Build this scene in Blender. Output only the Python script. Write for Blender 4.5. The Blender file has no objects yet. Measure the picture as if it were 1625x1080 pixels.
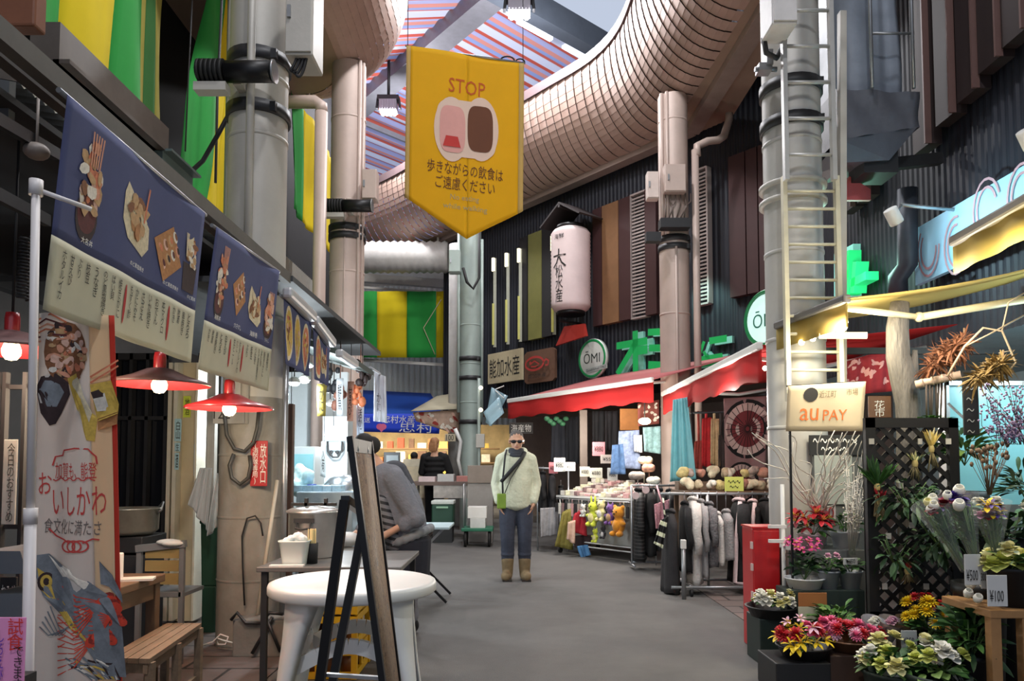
import bpy, bmesh, math, random
from mathutils import Vector, Matrix, Euler
S = bpy.context.scene
COL = S.collection
R = random.Random(7)
PI = math.pi
# ------------------------------------------------------------------ camera
CAMZ, FPX, PITCH, CX, CY = 1.3, 1173.0, math.radians(3.0), 812.5, 677.5
cam_d = bpy.data.cameras.new('camera')
cam_d.sensor_width = 36.0
cam_d.lens = 36.0 * FPX / 1625.0
cam_d.shift_y = (CY - 540.0) / 1625.0
cam_d.clip_start, cam_d.clip_end = 0.05, 200
cam = bpy.data.objects.new('camera', cam_d)
COL.objects.link(cam)
cam.location = (0, 0, CAMZ)
cam.rotation_euler = (PI / 2 + PITCH, 0, 0)
S.camera = cam
vs = S.view_settings
vs.view_transform = 'Standard'
vs.look = 'None'
vs.gamma = 1.0
vs.use_curve_mapping = False
vs.exposure = 0.35
# ------------------------------------------------------------------ sky
W = bpy.data.worlds.new('evening_sky')
S.world = W
W.use_nodes = True
bg = W.node_tree.nodes['Background']
bg.inputs[0].default_value = (0.56, 0.63, 0.78, 1)
bg.inputs[1].default_value = 0.75
def lamp(name, kind, loc, power, col=(1, 1, 1), size=0.2, target=None, parent=None, spot=None, blend=0.6):
	d = bpy.data.lights.new(name, kind)
	d.energy = power
	d.color = col
	if kind == 'AREA':
		d.shape = 'DISK'
		d.size = size
	else:
		d.shadow_soft_size = size
	if kind == 'SPOT':
		d.spot_size = spot or 1.2
		d.spot_blend = blend
	o = bpy.data.objects.new(name, d)
	COL.objects.link(o)
	o.location = loc
	if target is not None:
		o.rotation_euler = (Vector(target) - Vector(loc)).to_track_quat('-Z', 'Y').to_euler()
	if parent is not None:
		o.parent = parent
		o.location = Vector(loc) - parent.location
	return o
# ------------------------------------------------------------------ pixel rays (photo pixel -> world point at a real distance)
_cp, _sp = math.cos(PITCH), math.sin(PITCH)
def ray(px, py):
	u, v = (px - CX) / FPX, (CY - py) / FPX
	return Vector((u, _cp - v * _sp, _sp + v * _cp))
def at(px, py, Y):
	d = ray(px, py)
	t = Y / d.y
	return Vector((d.x * t, Y, CAMZ + d.z * t))
def onx(px, py, X):
	d = ray(px, py)
	t = X / d.x
	return Vector((X, d.y * t, CAMZ + d.z * t))
def onz(px, py, Z):
	d = ray(px, py)
	t = (Z - CAMZ) / d.z
	return Vector((d.x * t, d.y * t, Z))
FD = Vector((0.616, -0.788, 0)).normalized()      # along the angled shop front, towards the camera side
FN = Vector((-0.788, -0.616, 0)).normalized()     # out of that front, into the street
F0 = Vector((-0.4, 17.0, 0))
def fac(s, out, z):
	p = F0 + FD * s + FN * out
	return Vector((p.x, p.y, z))
def onfac(px, py, out=0.0):
	d = ray(px, py)
	o = Vector((0, 0, CAMZ))
	p = F0 + FN * out
	t = (p - o).dot(FN) / d.dot(FN)
	return o + d * t
def facs(px, out=0.0):
	p = onfac(px, 700, out)
	return (p - F0).dot(FD)
# ------------------------------------------------------------------ materials
def lin(c):
	c = c / 255.0
	return c / 12.92 if c <= 0.04045 else ((c + 0.055) / 1.055) ** 2.4
def rgb(r, g, b):
	return (lin(r), lin(g), lin(b), 1)
MC = {}
def mat(name, c, rough=0.6, metal=0.0, var=0.12, scale=6.0, bump=0.0, bscale=None, alpha=None, emit=0.0, trans=0.0, coat=0.0, sheen=0.0, stretch=None):
	"""procedural principled material: colour broken up by noise, optional bump"""
	if name in MC:
		return MC[name]
	m = bpy.data.materials.new(name)
	m.use_nodes = True
	nt = m.node_tree
	b = nt.nodes['Principled BSDF']
	b.inputs['Roughness'].default_value = rough
	b.inputs['Metallic'].default_value = metal
	col = rgb(*c)
	if var > 0 or bump > 0:
		tc = nt.nodes.new('ShaderNodeTexCoord')
		src = tc.outputs['Object']
		if stretch:
			mp = nt.nodes.new('ShaderNodeMapping')
			mp.inputs['Scale'].default_value = stretch
			nt.links.new(src, mp.inputs['Vector'])
			src = mp.outputs['Vector']
		nz = nt.nodes.new('ShaderNodeTexNoise')
		nz.inputs['Scale'].default_value = scale
		nz.inputs['Detail'].default_value = 5
		nz.inputs['Roughness'].default_value = 0.65
		nt.links.new(src, nz.inputs['Vector'])
		rp = nt.nodes.new('ShaderNodeValToRGB')
		rp.color_ramp.elements[0].position = 0.3
		rp.color_ramp.elements[1].position = 0.72
		lo, hi = 1 - var, 1 + var * 0.6
		rp.color_ramp.elements[0].color = [min(1, x * lo) for x in col[:3]] + [1]
		rp.color_ramp.elements[1].color = [min(1, x * hi) for x in col[:3]] + [1]
		nt.links.new(nz.outputs['Fac'], rp.inputs['Fac'])
		nt.links.new(rp.outputs['Color'], b.inputs['Base Color'])
		if bump > 0:
			n2 = nz
			if bscale:
				n2 = nt.nodes.new('ShaderNodeTexNoise')
				n2.inputs['Scale'].default_value = bscale
				n2.inputs['Detail'].default_value = 4
				nt.links.new(src, n2.inputs['Vector'])
			bp = nt.nodes.new('ShaderNodeBump')
			bp.inputs['Strength'].default_value = bump
			bp.inputs['Distance'].default_value = 0.02
			nt.links.new(n2.outputs['Fac'], bp.inputs['Height'])
			nt.links.new(bp.outputs['Normal'], b.inputs['Normal'])
	b.inputs['Base Color'].default_value = col
	if emit > 0:
		b.inputs['Emission Color'].default_value = col
		b.inputs['Emission Strength'].default_value = emit
	if alpha is not None:
		b.inputs['Alpha'].default_value = alpha
	if trans > 0:
		b.inputs['Transmission Weight'].default_value = trans
	if coat > 0:
		b.inputs['Coat Weight'].default_value = coat
	if sheen > 0:
		b.inputs['Sheen Weight'].default_value = sheen
	MC[name] = m
	return m
def glow(name, c, strength):
	if name in MC:
		return MC[name]
	m = bpy.data.materials.new(name)
	m.use_nodes = True
	nt = m.node_tree
	nt.nodes.clear()
	e = nt.nodes.new('ShaderNodeEmission')
	e.inputs[0].default_value = rgb(*c)
	e.inputs[1].default_value = strength
	o = nt.nodes.new('ShaderNodeOutputMaterial')
	nt.links.new(e.outputs[0], o.inputs[0])
	MC[name] = m
	return m
def cloth(name, c, thru=0.35, var=0.1, scale=3.0):
	"""thin fabric: diffuse plus some light shining through"""
	if name in MC:
		return MC[name]
	m = mat(name, c, 0.85, 0, var, scale)
	nt = m.node_tree
	b = nt.nodes['Principled BSDF']
	t = nt.nodes.new('ShaderNodeBsdfTranslucent')
	t.inputs[0].default_value = rgb(*c)
	mx = nt.nodes.new('ShaderNodeMixShader')
	mx.inputs[0].default_value = thru
	nt.links.new(b.outputs[0], mx.inputs[1])
	nt.links.new(t.outputs[0], mx.inputs[2])
	nt.links.new(mx.outputs[0], nt.nodes['Material Output'].inputs[0])
	return m
def stripes(name, axis, cols, width, thru=0.0, rough=0.6, origin=(0, 0, 0)):
	"""bands of flat colour: cols = [(rgb, relative width)...] repeating every `width` metres along a world direction (object space)"""
	m = bpy.data.materials.new(name)
	m.use_nodes = True
	nt = m.node_tree
	b = nt.nodes['Principled BSDF']
	b.inputs['Roughness'].default_value = rough
	tc = nt.nodes.new('ShaderNodeTexCoord')
	d = nt.nodes.new('ShaderNodeVectorMath')
	d.operation = 'DOT_PRODUCT'
	d.inputs[1].default_value = axis
	nt.links.new(tc.outputs['Object'], d.inputs[0])
	q = nt.nodes.new('ShaderNodeMath')
	q.operation = 'DIVIDE'
	q.inputs[1].default_value = width
	nt.links.new(d.outputs['Value'], q.inputs[0])
	fr = nt.nodes.new('ShaderNodeMath')
	fr.operation = 'FRACT'
	nt.links.new(q.outputs[0], fr.inputs[0])
	rp = nt.nodes.new('ShaderNodeValToRGB')
	rp.color_ramp.interpolation = 'CONSTANT'
	tot = sum(w for _, w in cols)
	pos = 0
	els = rp.color_ramp.elements
	while len(els) < len(cols):
		els.new(0.5)
	ps = []
	for c, w in cols:
		ps.append((pos / tot, c))
		pos += w
	for e, (p, c) in zip(els, ps):
		e.position = p
		e.color = rgb(*c)
	nt.links.new(fr.outputs[0], rp.inputs[0])
	nt.links.new(rp.outputs[0], b.inputs['Base Color'])
	if thru > 0:
		t = nt.nodes.new('ShaderNodeBsdfTranslucent')
		nt.links.new(rp.outputs[0], t.inputs[0])
		mx = nt.nodes.new('ShaderNodeMixShader')
		mx.inputs[0].default_value = thru
		nt.links.new(b.outputs[0], mx.inputs[1])
		nt.links.new(t.outputs[0], mx.inputs[2])
		nt.links.new(mx.outputs[0], nt.nodes['Material Output'].inputs[0])
	return m
# ------------------------------------------------------------------ mesh builder
_txt = {}
def text_data(s, vertical=False):
	key = (s, vertical)
	if key in _txt:
		return _txt[key]
	c = bpy.data.curves.new('t', 'FONT')
	c.body = '\n'.join(s) if vertical else s
	c.size = 1
	c.align_x = 'CENTER'
	c.resolution_u = 2
	c.space_line = 0.86 if vertical else 1.0
	o = bpy.data.objects.new('t', c)
	COL.objects.link(o)
	dg = bpy.context.evaluated_depsgraph_get()
	me = bpy.data.meshes.new_from_object(o.evaluated_get(dg))
	vs_ = [(v.co.x, v.co.y) for v in me.vertices]
	fs_ = [tuple(p.vertices) for p in me.polygons]
	bpy.data.objects.remove(o)
	bpy.data.curves.remove(c)
	bpy.data.meshes.remove(me)
	if vs_:
		x0, x1 = min(v[0] for v in vs_), max(v[0] for v in vs_)
		y0, y1 = min(v[1] for v in vs_), max(v[1] for v in vs_)
		w, h = max(x1 - x0, 1e-4), max(y1 - y0, 1e-4)
		vs_ = [((x - x0) / w - 0.5, (y - y0) / h - 0.5) for x, y in vs_]
	else:
		w = h = 1
	_txt[key] = (vs_, fs_, w, h)
	return _txt[key]
def frame_mat(origin, x, y, z):
	m = Matrix((tuple(x) + (0,), tuple(y) + (0,), tuple(z) + (0,), (0, 0, 0, 1))).transposed()
	m.translation = Vector(origin)
	return m
class MB:
	def __init__(s):
		s.v, s.f, s.m, s.sm = [], [], [], []
	def add(s, vs_, fs_, mi=0, smooth=False, M=None):
		b = len(s.v)
		if M is not None:
			s.v += [tuple(M @ Vector(v)) for v in vs_]
		else:
			s.v += [tuple(v) for v in vs_]
		s.f += [tuple(i + b for i in f) for f in fs_]
		s.m += [mi] * len(fs_)
		s.sm += [smooth] * len(fs_)
		return s
	def box(s, c, d, rz=0.0, mi=0, M=None):
		x, y, z = d[0] / 2, d[1] / 2, d[2] / 2
		vs_ = [(-x, -y, -z), (x, -y, -z), (x, y, -z), (-x, y, -z), (-x, -y, z), (x, -y, z), (x, y, z), (-x, y, z)]
		T = Matrix.Translation(c) @ Matrix.Rotation(rz, 4, 'Z')
		if M is not None:
			T = M @ T
		return s.add(vs_, [(0, 3, 2, 1), (4, 5, 6, 7), (0, 1, 5, 4), (1, 2, 6, 5), (2, 3, 7, 6), (3, 0, 4, 7)], mi, False, T)
	def bar(s, p0, p1, w, h, mi=0, up=(0, 0, 1)):
		p0, p1 = Vector(p0), Vector(p1)
		y = (p1 - p0)
		L = y.length
		y.normalize()
		up = Vector(up)
		if abs(y.dot(up)) > 0.98:
			up = Vector((0, 1, 0))
		x = y.cross(up).normalized()
		z = x.cross(y)
		return s.box((0, 0, 0), (w, L, h), 0, mi, frame_mat((p0 + p1) / 2, x, y, z))
	def tube(s, pts, r, n=8, mi=0, caps=True, closed=False, smooth=True):
		pts = [Vector(p) for p in pts]
		k = len(pts)
		rs = r if isinstance(r, (list, tuple)) else [r] * k
		ref = None
		vs_, fs_ = [], []
		for i, p in enumerate(pts):
			a = pts[(i - 1) % k] if (i > 0 or closed) else p
			b = pts[(i + 1) % k] if (i < k - 1 or closed) else p
			t = (b - a)
			if t.length < 1e-9:
				t = Vector((0, 0, 1))
			t.normalize()
			if ref is None:
				ref = Vector((0, 0, 1)) if abs(t.z) < 0.9 else Vector((1, 0, 0))
			x = (ref - t * ref.dot(t))
			if x.length < 1e-6:
				x = t.orthogonal()
			x.normalize()
			ref = x
			y = t.cross(x)
			for j in range(n):
				q = 2 * PI * j / n
				vs_.append(p + (x * math.cos(q) + y * math.sin(q)) * rs[i])
		for i in range(k if closed else k - 1):
			i2 = (i + 1) % k
			for j in range(n):
				j2 = (j + 1) % n
				fs_.append((i * n + j, i * n + j2, i2 * n + j2, i2 * n + j))
		s.add(vs_, fs_, mi, smooth)
		if caps and not closed:
			b = len(s.v) - k * n
			s.f += [tuple(b + j for j in reversed(range(n))), tuple(b + (k - 1) * n + j for j in range(n))]
			s.m += [mi, mi]
			s.sm += [False, False]
		return s
	def cyl(s, p0, p1, r0, r1=None, n=16, mi=0, caps=True):
		return s.tube([p0, p1], [r0, r0 if r1 is None else r1], n, mi, caps)
	def lathe(s, prof, c=(0, 0, 0), n=20, mi=0, M=None, sy=1.0):
		vs_, fs_ = [], []
		k = len(prof)
		for r, z in prof:
			for j in range(n):
				q = 2 * PI * j / n
				vs_.append((c[0] + r * math.cos(q), c[1] + sy * r * math.sin(q), c[2] + z))
		for i in range(k - 1):
			for j in range(n):
				j2 = (j + 1) % n
				fs_.append((i * n + j, i * n + j2, (i + 1) * n + j2, (i + 1) * n + j))
		return s.add(vs_, fs_, mi, True, M)
	def ell(s, c, r, n=10, mi=0, M=None):
		r = (r, r, r) if isinstance(r, (int, float)) else r
		m = max(4, n * 2 // 3)
		vs_, fs_ = [(0, 0, -r[2])], []
		for i in range(1, m):
			a = -PI / 2 + PI * i / m
			for j in range(n):
				q = 2 * PI * j / n
				vs_.append((r[0] * math.cos(a) * math.cos(q), r[1] * math.cos(a) * math.sin(q), r[2] * math.sin(a)))
		vs_.append((0, 0, r[2]))
		e = len(vs_) - 1
		for j in range(n):
			j2 = (j + 1) % n
			fs_.append((0, 1 + j2, 1 + j))
			for i in range(m - 2):
				a = 1 + i * n
				fs_.append((a + j, a + j2, a + n + j2, a + n + j))
			a = 1 + (m - 2) * n
			fs_.append((a + j, a + j2, e))
		T = Matrix.Translation(c)
		if M is not None:
			T = T @ M
		return s.add(vs_, fs_, mi, True, T)
	def prism(s, poly, o, ux, uy, depth, mi=0):
		"""polygon in the (ux, uy) plane at o, thickened by depth along ux x uy"""
		ux, uy, o = Vector(ux), Vector(uy), Vector(o)
		n = ux.cross(uy).normalized()
		k = len(poly)
		a = [o + ux * p[0] + uy * p[1] for p in poly]
		b = [p + n * depth for p in a]
		fs_ = [tuple(reversed(range(k))), tuple(range(k, 2 * k))]
		for i in range(k):
			j = (i + 1) % k
			fs_.append((i, j, k + j, k + i))
		return s.add(a + b, fs_, mi)
	def quad(s, a, b, c, d, mi=0):
		return s.add([a, b, c, d], [(0, 1, 2, 3)], mi)
	def grid(s, fn, nu, nv, mi=0, smooth=True):
		vs_ = [fn(i / nu, j / nv) for i in range(nu + 1) for j in range(nv + 1)]
		w = nv + 1
		fs_ = [(i * w + j, (i + 1) * w + j, (i + 1) * w + j + 1, i * w + j + 1) for i in range(nu) for j in range(nv)]
		return s.add(vs_, fs_, mi, smooth)
	def text(s, t, o, ux, uy, w=None, h=None, mi=0, vertical=False, fn=None):
		"""flat lettering centred on o, running along ux and upright along uy, fitted to w and/or h metres"""
		vs_, fs_, W_, H_ = text_data(t, vertical)
		if w is None:
			w = h * W_ / H_
		if h is None:
			h = w * H_ / W_
		o, ux, uy = Vector(o), Vector(ux).normalized(), Vector(uy).normalized()
		pts = [o + ux * (x * w) + uy * (y * h) for x, y in vs_]
		if fn:
			pts = [fn(p) for p in pts]
		return s.add(pts, fs_, mi)
	def build(s, name, mats, parent=None, bevel=0.0, label=None, solid=0.0, sub=0, kind=None):
		me = bpy.data.meshes.new(name)
		off = Vector((0, 0, 0))
		p = parent
		while p is not None:
			off = off + Vector(p.location)
			p = p.parent
		me.from_pydata([tuple(Vector(v) - off) for v in s.v], [], s.f)
		mats = mats if isinstance(mats, (list, tuple)) else [mats]
		for m in mats:
			me.materials.append(m)
		me.polygons.foreach_set('material_index', s.m)
		me.polygons.foreach_set('use_smooth', s.sm)
		me.update()
		o = bpy.data.objects.new(name, me)
		COL.objects.link(o)
		if parent is not None:
			o.parent = parent
		if solid:
			q = o.modifiers.new('Solidify', 'SOLIDIFY')
			q.thickness = solid
			q.offset = 0
		if sub:
			q = o.modifiers.new('Subdivision', 'SUBSURF')
			q.levels = q.render_levels = sub
		if bevel:
			q = o.modifiers.new('Bevel', 'BEVEL')
			q.width = bevel
			q.segments = 2
			q.limit_method = 'ANGLE'
		if label:
			o['label'] = label
		if kind:
			o['kind'] = kind
		return o
	def solo(s, name, mats, label, cat, group=None, kind=None, **kw):
		"""a thing that is one mesh, its origin at the middle of its base"""
		xs, ys, zs = zip(*s.v)
		c = Vector(((min(xs) + max(xs)) / 2, (min(ys) + max(ys)) / 2, min(zs)))
		s.v = [tuple(Vector(v) - c) for v in s.v]
		o = s.build(name, mats, None, **kw)
		o.location = c
		return tag(o, label, cat, group, kind)
	def struct(s, name, mats, **kw):
		o = s.build(name, mats, None, **kw)
		o['kind'] = 'structure'
		return o
def tag(o, label, cat, group=None, kind=None):
	o['label'] = label
	o['category'] = cat
	if group:
		o['group'] = group
	if kind:
		o['kind'] = kind
	return o
def thing(name, label, cat, loc=(0, 0, 0), group=None, kind=None):
	o = bpy.data.objects.new(name, None)
	o.empty_display_size = 0.1
	COL.objects.link(o)
	o.location = loc
	return tag(o, label, cat, group, kind)
def dup(root, loc, rz=None, label=None, group=None, scale=None, rot=None):
	"""copy of a thing with copies of its parts and sub-parts"""
	r = root.copy()
	COL.objects.link(r)
	r.location = loc
	if rz is not None:
		r.rotation_euler = (0, 0, rz)
	if rot is not None:
		r.rotation_euler = rot
	if scale is not None:
		r.scale = (scale,) * 3 if isinstance(scale, (int, float)) else scale
	if label:
		r['label'] = label
	if group:
		r['group'] = group
	for ch in list(root.children):
		c = ch.copy()
		COL.objects.link(c)
		c.parent = r
		for g in list(ch.children):
			e = g.copy()
			COL.objects.link(e)
			e.parent = c
	return r
def recolour(o, pairs):
	"""give a copy its own mesh with other materials"""
	for q in [o] + list(o.children):
		if q.type == 'MESH':
			q.data = q.data.copy()
			for i, m in enumerate(q.data.materials):
				if m and m.name in pairs:
					q.data.materials[i] = pairs[m.name]
	return o
def fuse(mb, voxel=0.012, smooth=4, name='tmp'):
	"""melt overlapping volumes into one continuous skin; returns (verts, faces)"""
	me = bpy.data.meshes.new(name)
	me.from_pydata(mb.v, [], mb.f)
	o = bpy.data.objects.new(name, me)
	COL.objects.link(o)
	q = o.modifiers.new('Remesh', 'REMESH')
	q.mode = 'VOXEL'
	q.voxel_size = voxel
	if smooth:
		k = o.modifiers.new('Smooth', 'SMOOTH')
		k.iterations = smooth
		k.factor = 0.5
	dg = bpy.context.evaluated_depsgraph_get()
	m2 = bpy.data.meshes.new_from_object(o.evaluated_get(dg))
	out = [tuple(v.co) for v in m2.vertices], [tuple(p.vertices) for p in m2.polygons]
	bpy.data.objects.remove(o)
	bpy.data.meshes.remove(me)
	bpy.data.meshes.remove(m2)
	return out
X3, Y3, Z3 = Vector((1, 0, 0)), Vector((0, 1, 0)), Vector((0, 0, 1))
# ================================================================== SETTING
steel = mat('painted_grey_steel', (176, 172, 164), 0.5, 0.1, 0.10, 3, 0.05, 30)
pinksteel = mat('painted_beige_steel', (190, 170, 160), 0.5, 0.1, 0.10, 3)
greensteel = mat('painted_green_grey_steel', (158, 172, 166), 0.5, 0.1, 0.12, 3)
darksteel = mat('dark_steel', (52, 52, 54), 0.5, 0.4, 0.15, 8)
blackmetal = mat('black_metal', (22, 22, 24), 0.45, 0.3, 0.1, 10)
greymetal = mat('bare_metal', (150, 152, 155), 0.38, 0.7, 0.12, 10)
whitepaint = mat('white_paint', (225, 224, 220), 0.5, 0, 0.06, 6)
blackrubber = mat('black_rubber', (20, 20, 21), 0.7, 0, 0.1, 10)
cable = mat('dark_cable', (38, 38, 40), 0.6, 0, 0.05, 10)
# asphalt street
asph = mat('asphalt', (94, 92, 90), 0.82, 0, 0.22, 1.4, 0.35, 160)
MB().quad((-12, -8, 0), (14, -8, 0), (14, 34, 0), (-12, 34, 0)).struct('floor', asph)
# paved strip in front of the left stalls
tile = bpy.data.materials.new('stone_pavers')
tile.use_nodes = True
nt = tile.node_tree
bk = nt.nodes.new('ShaderNodeTexBrick')
bk.inputs['Color1'].default_value = rgb(112, 98, 92)
bk.inputs['Color2'].default_value = rgb(92, 84, 82)
bk.inputs['Mortar'].default_value = rgb(48, 45, 44)
bk.inputs['Scale'].default_value = 1.0
bk.inputs['Brick Width'].default_value = 0.6
bk.inputs['Row Height'].default_value = 0.3
bk.inputs['Mortar Size'].default_value = 0.012
tc = nt.nodes.new('ShaderNodeTexCoord')
nt.links.new(tc.outputs['Object'], bk.inputs['Vector'])
nt.links.new(bk.outputs['Color'], nt.nodes['Principled BSDF'].inputs['Base Color'])
nt.nodes['Principled BSDF'].inputs['Roughness'].default_value = 0.7
MB().box((-4.0, 8, 0.004), (5.0, 30, 0.008)).struct('trim_1', tile)
paver = MB()
paver.box((2.6, 5.2, 0.004), (1.3, 6.4, 0.008))
paver.struct('trim_2', tile)
# ---- high roof over the crossing: striped translucent sheets on a ridge
R0 = Vector((-2.48, 16.9, 0))
def roofp(s, t, z):
	p = R0 + FD * s - FN * t
	return Vector((p.x, p.y, z))
roofm = stripes('striped_roof_sheets', tuple(FD), [((216, 220, 240), 1.0), ((206, 100, 86), 0.8), ((150, 165, 215), 0.55), ((220, 150, 140), 0.5), ((176, 178, 220), 1.0), ((196, 88, 74), 0.6)], 0.8, 0.5)
ZR = 10.9
def roofsheet(t0, t1, slope, name):
	n = 160
	m = MB()
	def fn(u, v):
		s_ = -13 + u * 16.8
		t = t0 + (t1 - t0) * v
		return roofp(s_, t, ZR - slope * abs(t) + 0.03 * math.sin(s_ * 2 * PI / 0.21 * 0.5))
	m.grid(fn, n * 2, 1)
	m.struct(name, roofm)
roofsheet(0, 9, 0.10, 'ceiling_striped_roof')
roofsheet(0, -6, 0.42, 'ceiling_striped_roof_slope')
bm_ = MB()
bm_.bar(roofp(-13, 0, ZR - 0.25), roofp(3.8, 0, ZR - 0.25), 0.5, 0.35)
for s_ in (-9, -6, -3, 0):
	bm_.bar(roofp(s_, 0, ZR - 0.3), roofp(s_, 9, ZR - 1.15), 0.07, 0.14)
bm_.struct('trim_roof_beams', mat('roof_beam', (120, 120, 128), 0.5, 0.3))
# end of the striped roof: glazed strip, then the dark roof towards the camera
MB().bar(roofp(3.9, -5, ZR - 0.2), roofp(3.9, 8.5, ZR - 0.95), 0.3, 0.5).struct('trim_roof_end', mat('dark_roof', (60, 66, 76), 0.6))
dark = MB()
dark.add([(-14, -9, 11.8), (16, -9, 11.8), (16, 14.6, 11.8), (-14, 14.6, 11.8)], [(0, 1, 2, 3)])
dark.add([roofp(3.9, -9, 11.6), roofp(3.9, 12, 11.6), roofp(16, 12, 11.6), roofp(16, -9, 11.6)], [(0, 1, 2, 3)])
dark.struct('ceiling', mat('dark_roof_deck', (70, 74, 84), 0.7))
tubes = MB()
for k in range(5):
	a, b = 0.6 + k * 1.25, 1.5 + k * 1.25
	tubes.bar(roofp(3.45, a, ZR - 0.55 - 0.06 * a), roofp(3.45, b, ZR - 0.55 - 0.06 * b), 0.10, 0.06)
tubes.solo('strip_light', glow('strip_glow', (240, 248, 255), 5.0), 'row of white tube lights along the end of the striped roof', 'light')
# ---- rounded canopy (soffit with an upturned edge round the roof opening)
def sweep(path, prof, closed=False):
	"""path: 2-D points (street side = left of travel); prof: list of (distance away from the street side, z)"""
	n = len(path)
	out = []
	for i, p in enumerate(path):
		a = Vector(path[max(0, i - 1)])
		b = Vector(path[min(n - 1, i + 1)])
		d = (b - a).normalized()
		nrm = Vector((-d.y, d.x))
		out.append([(p[0] + nrm.x * u, p[1] + nrm.y * u, z) for u, z in prof])
	return out
def rounded(pts, r=0.9, k=9):
	res = [Vector(pts[0])]
	for i in range(1, len(pts) - 1):
		p, a, b = Vector(pts[i]), Vector(pts[i - 1]), Vector(pts[i + 1])
		da, db = (a - p).normalized(), (b - p).normalized()
		for j in range(k + 1):
			t = j / k
			q = (p + da * r) * (1 - t) ** 2 + p * 2 * t * (1 - t) + (p + db * r) * t ** 2
			res.append(q)
	res.append(Vector(pts[-1]))
	fine = [res[0]]
	for a, b in zip(res, res[1:]):
		m = max(1, int((b - a).length / 0.20))
		for j in range(1, m + 1):
			fine.append(a + (b - a) * j / m)
	return fine
def canopy(name, pts, outer, mats, zs=7.0, zc=8.55, a=0.95, r=1.0):
	path = rounded(pts, r)
	prof = []
	nb = 16
	for i in range(nb + 1):
		q = PI / 2 * i / nb
		prof.append((a - a * math.cos(q), zc - 0.18 - (zc - 0.18 - zs) * math.sin(q)))
	rings = sweep(path, prof)
	m = MB()
	# ribbed quarter-round: every panel bulges a little between its seams
	np_ = len(prof)
	vs_, fs_ = [], []
	for i, ring in enumerate(rings):
		for pz in ring:
			vs_.append(pz)
	mid = []
	for i in range(len(rings) - 1):
		for j in range(np_ - 1):
			A, B, C_, D = (Vector(rings[i][j]), Vector(rings[i + 1][j]), Vector(rings[i + 1][j + 1]), Vector(rings[i][j + 1]))
			nn = (B - A).cross(D - A)
			if nn.length > 1e-9:
				nn.normalize()
			# one overlapping plate: lower edge stands proud
			e = nn * -0.016
			k = len(vs_)
			vs_ += [A, B + e, C_ + e * 1.25, D + e * 0.25]
			fs_.append((k, k + 1, k + 2, k + 3))
	m.add(vs_, fs_, 0, False)
	inner = [Vector(r_[-1]) for r_ in rings]
	poly = inner + [Vector((q[0], q[1], zs)) for q in outer]
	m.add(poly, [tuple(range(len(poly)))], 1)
	cap = sweep(path, [(0.02, zc - 0.18), (-0.05, zc - 0.18), (-0.05, zc), (0.35, zc + 0.03)])
	vs_ = [p for ring in cap for p in ring]
	fs_ = [(4 * i + j, 4 * i + 4 + j, 4 * i + 5 + j, 4 * i + 1 + j) for i in range(len(cap) - 1) for j in range(3)]
	m.add(vs_, fs_, 2)
	poly = [Vector((r_[0][0], r_[0][1], zc + 0.02)) for r_ in rings] + [Vector((q[0], q[1], zc + 0.02)) for q in outer]
	m.add(poly, [tuple(reversed(range(len(poly))))], 2)
	return m.struct(name, mats)
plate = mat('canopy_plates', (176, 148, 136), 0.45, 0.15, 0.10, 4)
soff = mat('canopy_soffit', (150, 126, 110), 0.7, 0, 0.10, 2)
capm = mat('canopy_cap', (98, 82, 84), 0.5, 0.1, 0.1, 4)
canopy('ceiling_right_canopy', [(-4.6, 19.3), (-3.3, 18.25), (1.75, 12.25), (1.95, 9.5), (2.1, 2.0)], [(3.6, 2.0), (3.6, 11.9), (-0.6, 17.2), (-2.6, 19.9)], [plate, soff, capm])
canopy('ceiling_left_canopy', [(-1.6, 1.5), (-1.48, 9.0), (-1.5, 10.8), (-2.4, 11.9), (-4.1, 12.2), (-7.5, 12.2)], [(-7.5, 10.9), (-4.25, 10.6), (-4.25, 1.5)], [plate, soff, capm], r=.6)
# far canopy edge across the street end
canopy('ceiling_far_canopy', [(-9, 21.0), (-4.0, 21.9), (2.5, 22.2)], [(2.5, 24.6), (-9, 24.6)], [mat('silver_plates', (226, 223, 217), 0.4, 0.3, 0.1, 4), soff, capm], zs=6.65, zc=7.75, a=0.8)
# ---- gutters under the canopies
gut = MB()
gut.bar(fac(-3.0, 0.25, 7.0), fac(5.9, 0.25, 7.0), 0.22, 0.22)
gut.bar(fac(5.9, 0.25, 7.05), (3.35, 4.0, 7.05), 0.24, 0.34)
gut.struct('trim_gutter', mat('gutter_paint', (150, 132, 124), 0.5, 0.1))
# ---- angled shop front on the right (dark corrugated cladding)
navy = mat('dark_navy_cladding', (30, 32, 42), 0.6, 0.1, 0.15, 3)
def corr(fn3, length, z0, z1, pitch, amp, mb):
	"""corrugated sheet: fn3(distance along, out) -> xy point"""
	n = int(length / pitch * 4)
	def g(u, v):
		q = u * length
		tri = [0, 1, 1, 0][int(round(u * n)) % 4]
		p = fn3(q, amp * tri)
		return (p[0], p[1], z0 + (z1 - z0) * v)
	mb.grid(g, n, 1, 0, False)
wm = MB()
corr(lambda q, o: fac(-2.2 + q, o, 0), 9.7, 2.6, 9.0, 0.10, 0.014, wm)
wm.struct('wall_right_front', navy)
# near right wall, parallel to the street
wm = MB()
corr(lambda q, o: (4.0 - o, 11.6 - q), 14.0, 2.4, 11.6, 0.09, 0.014, wm)
wm.struct('wall_right', navy)
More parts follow.
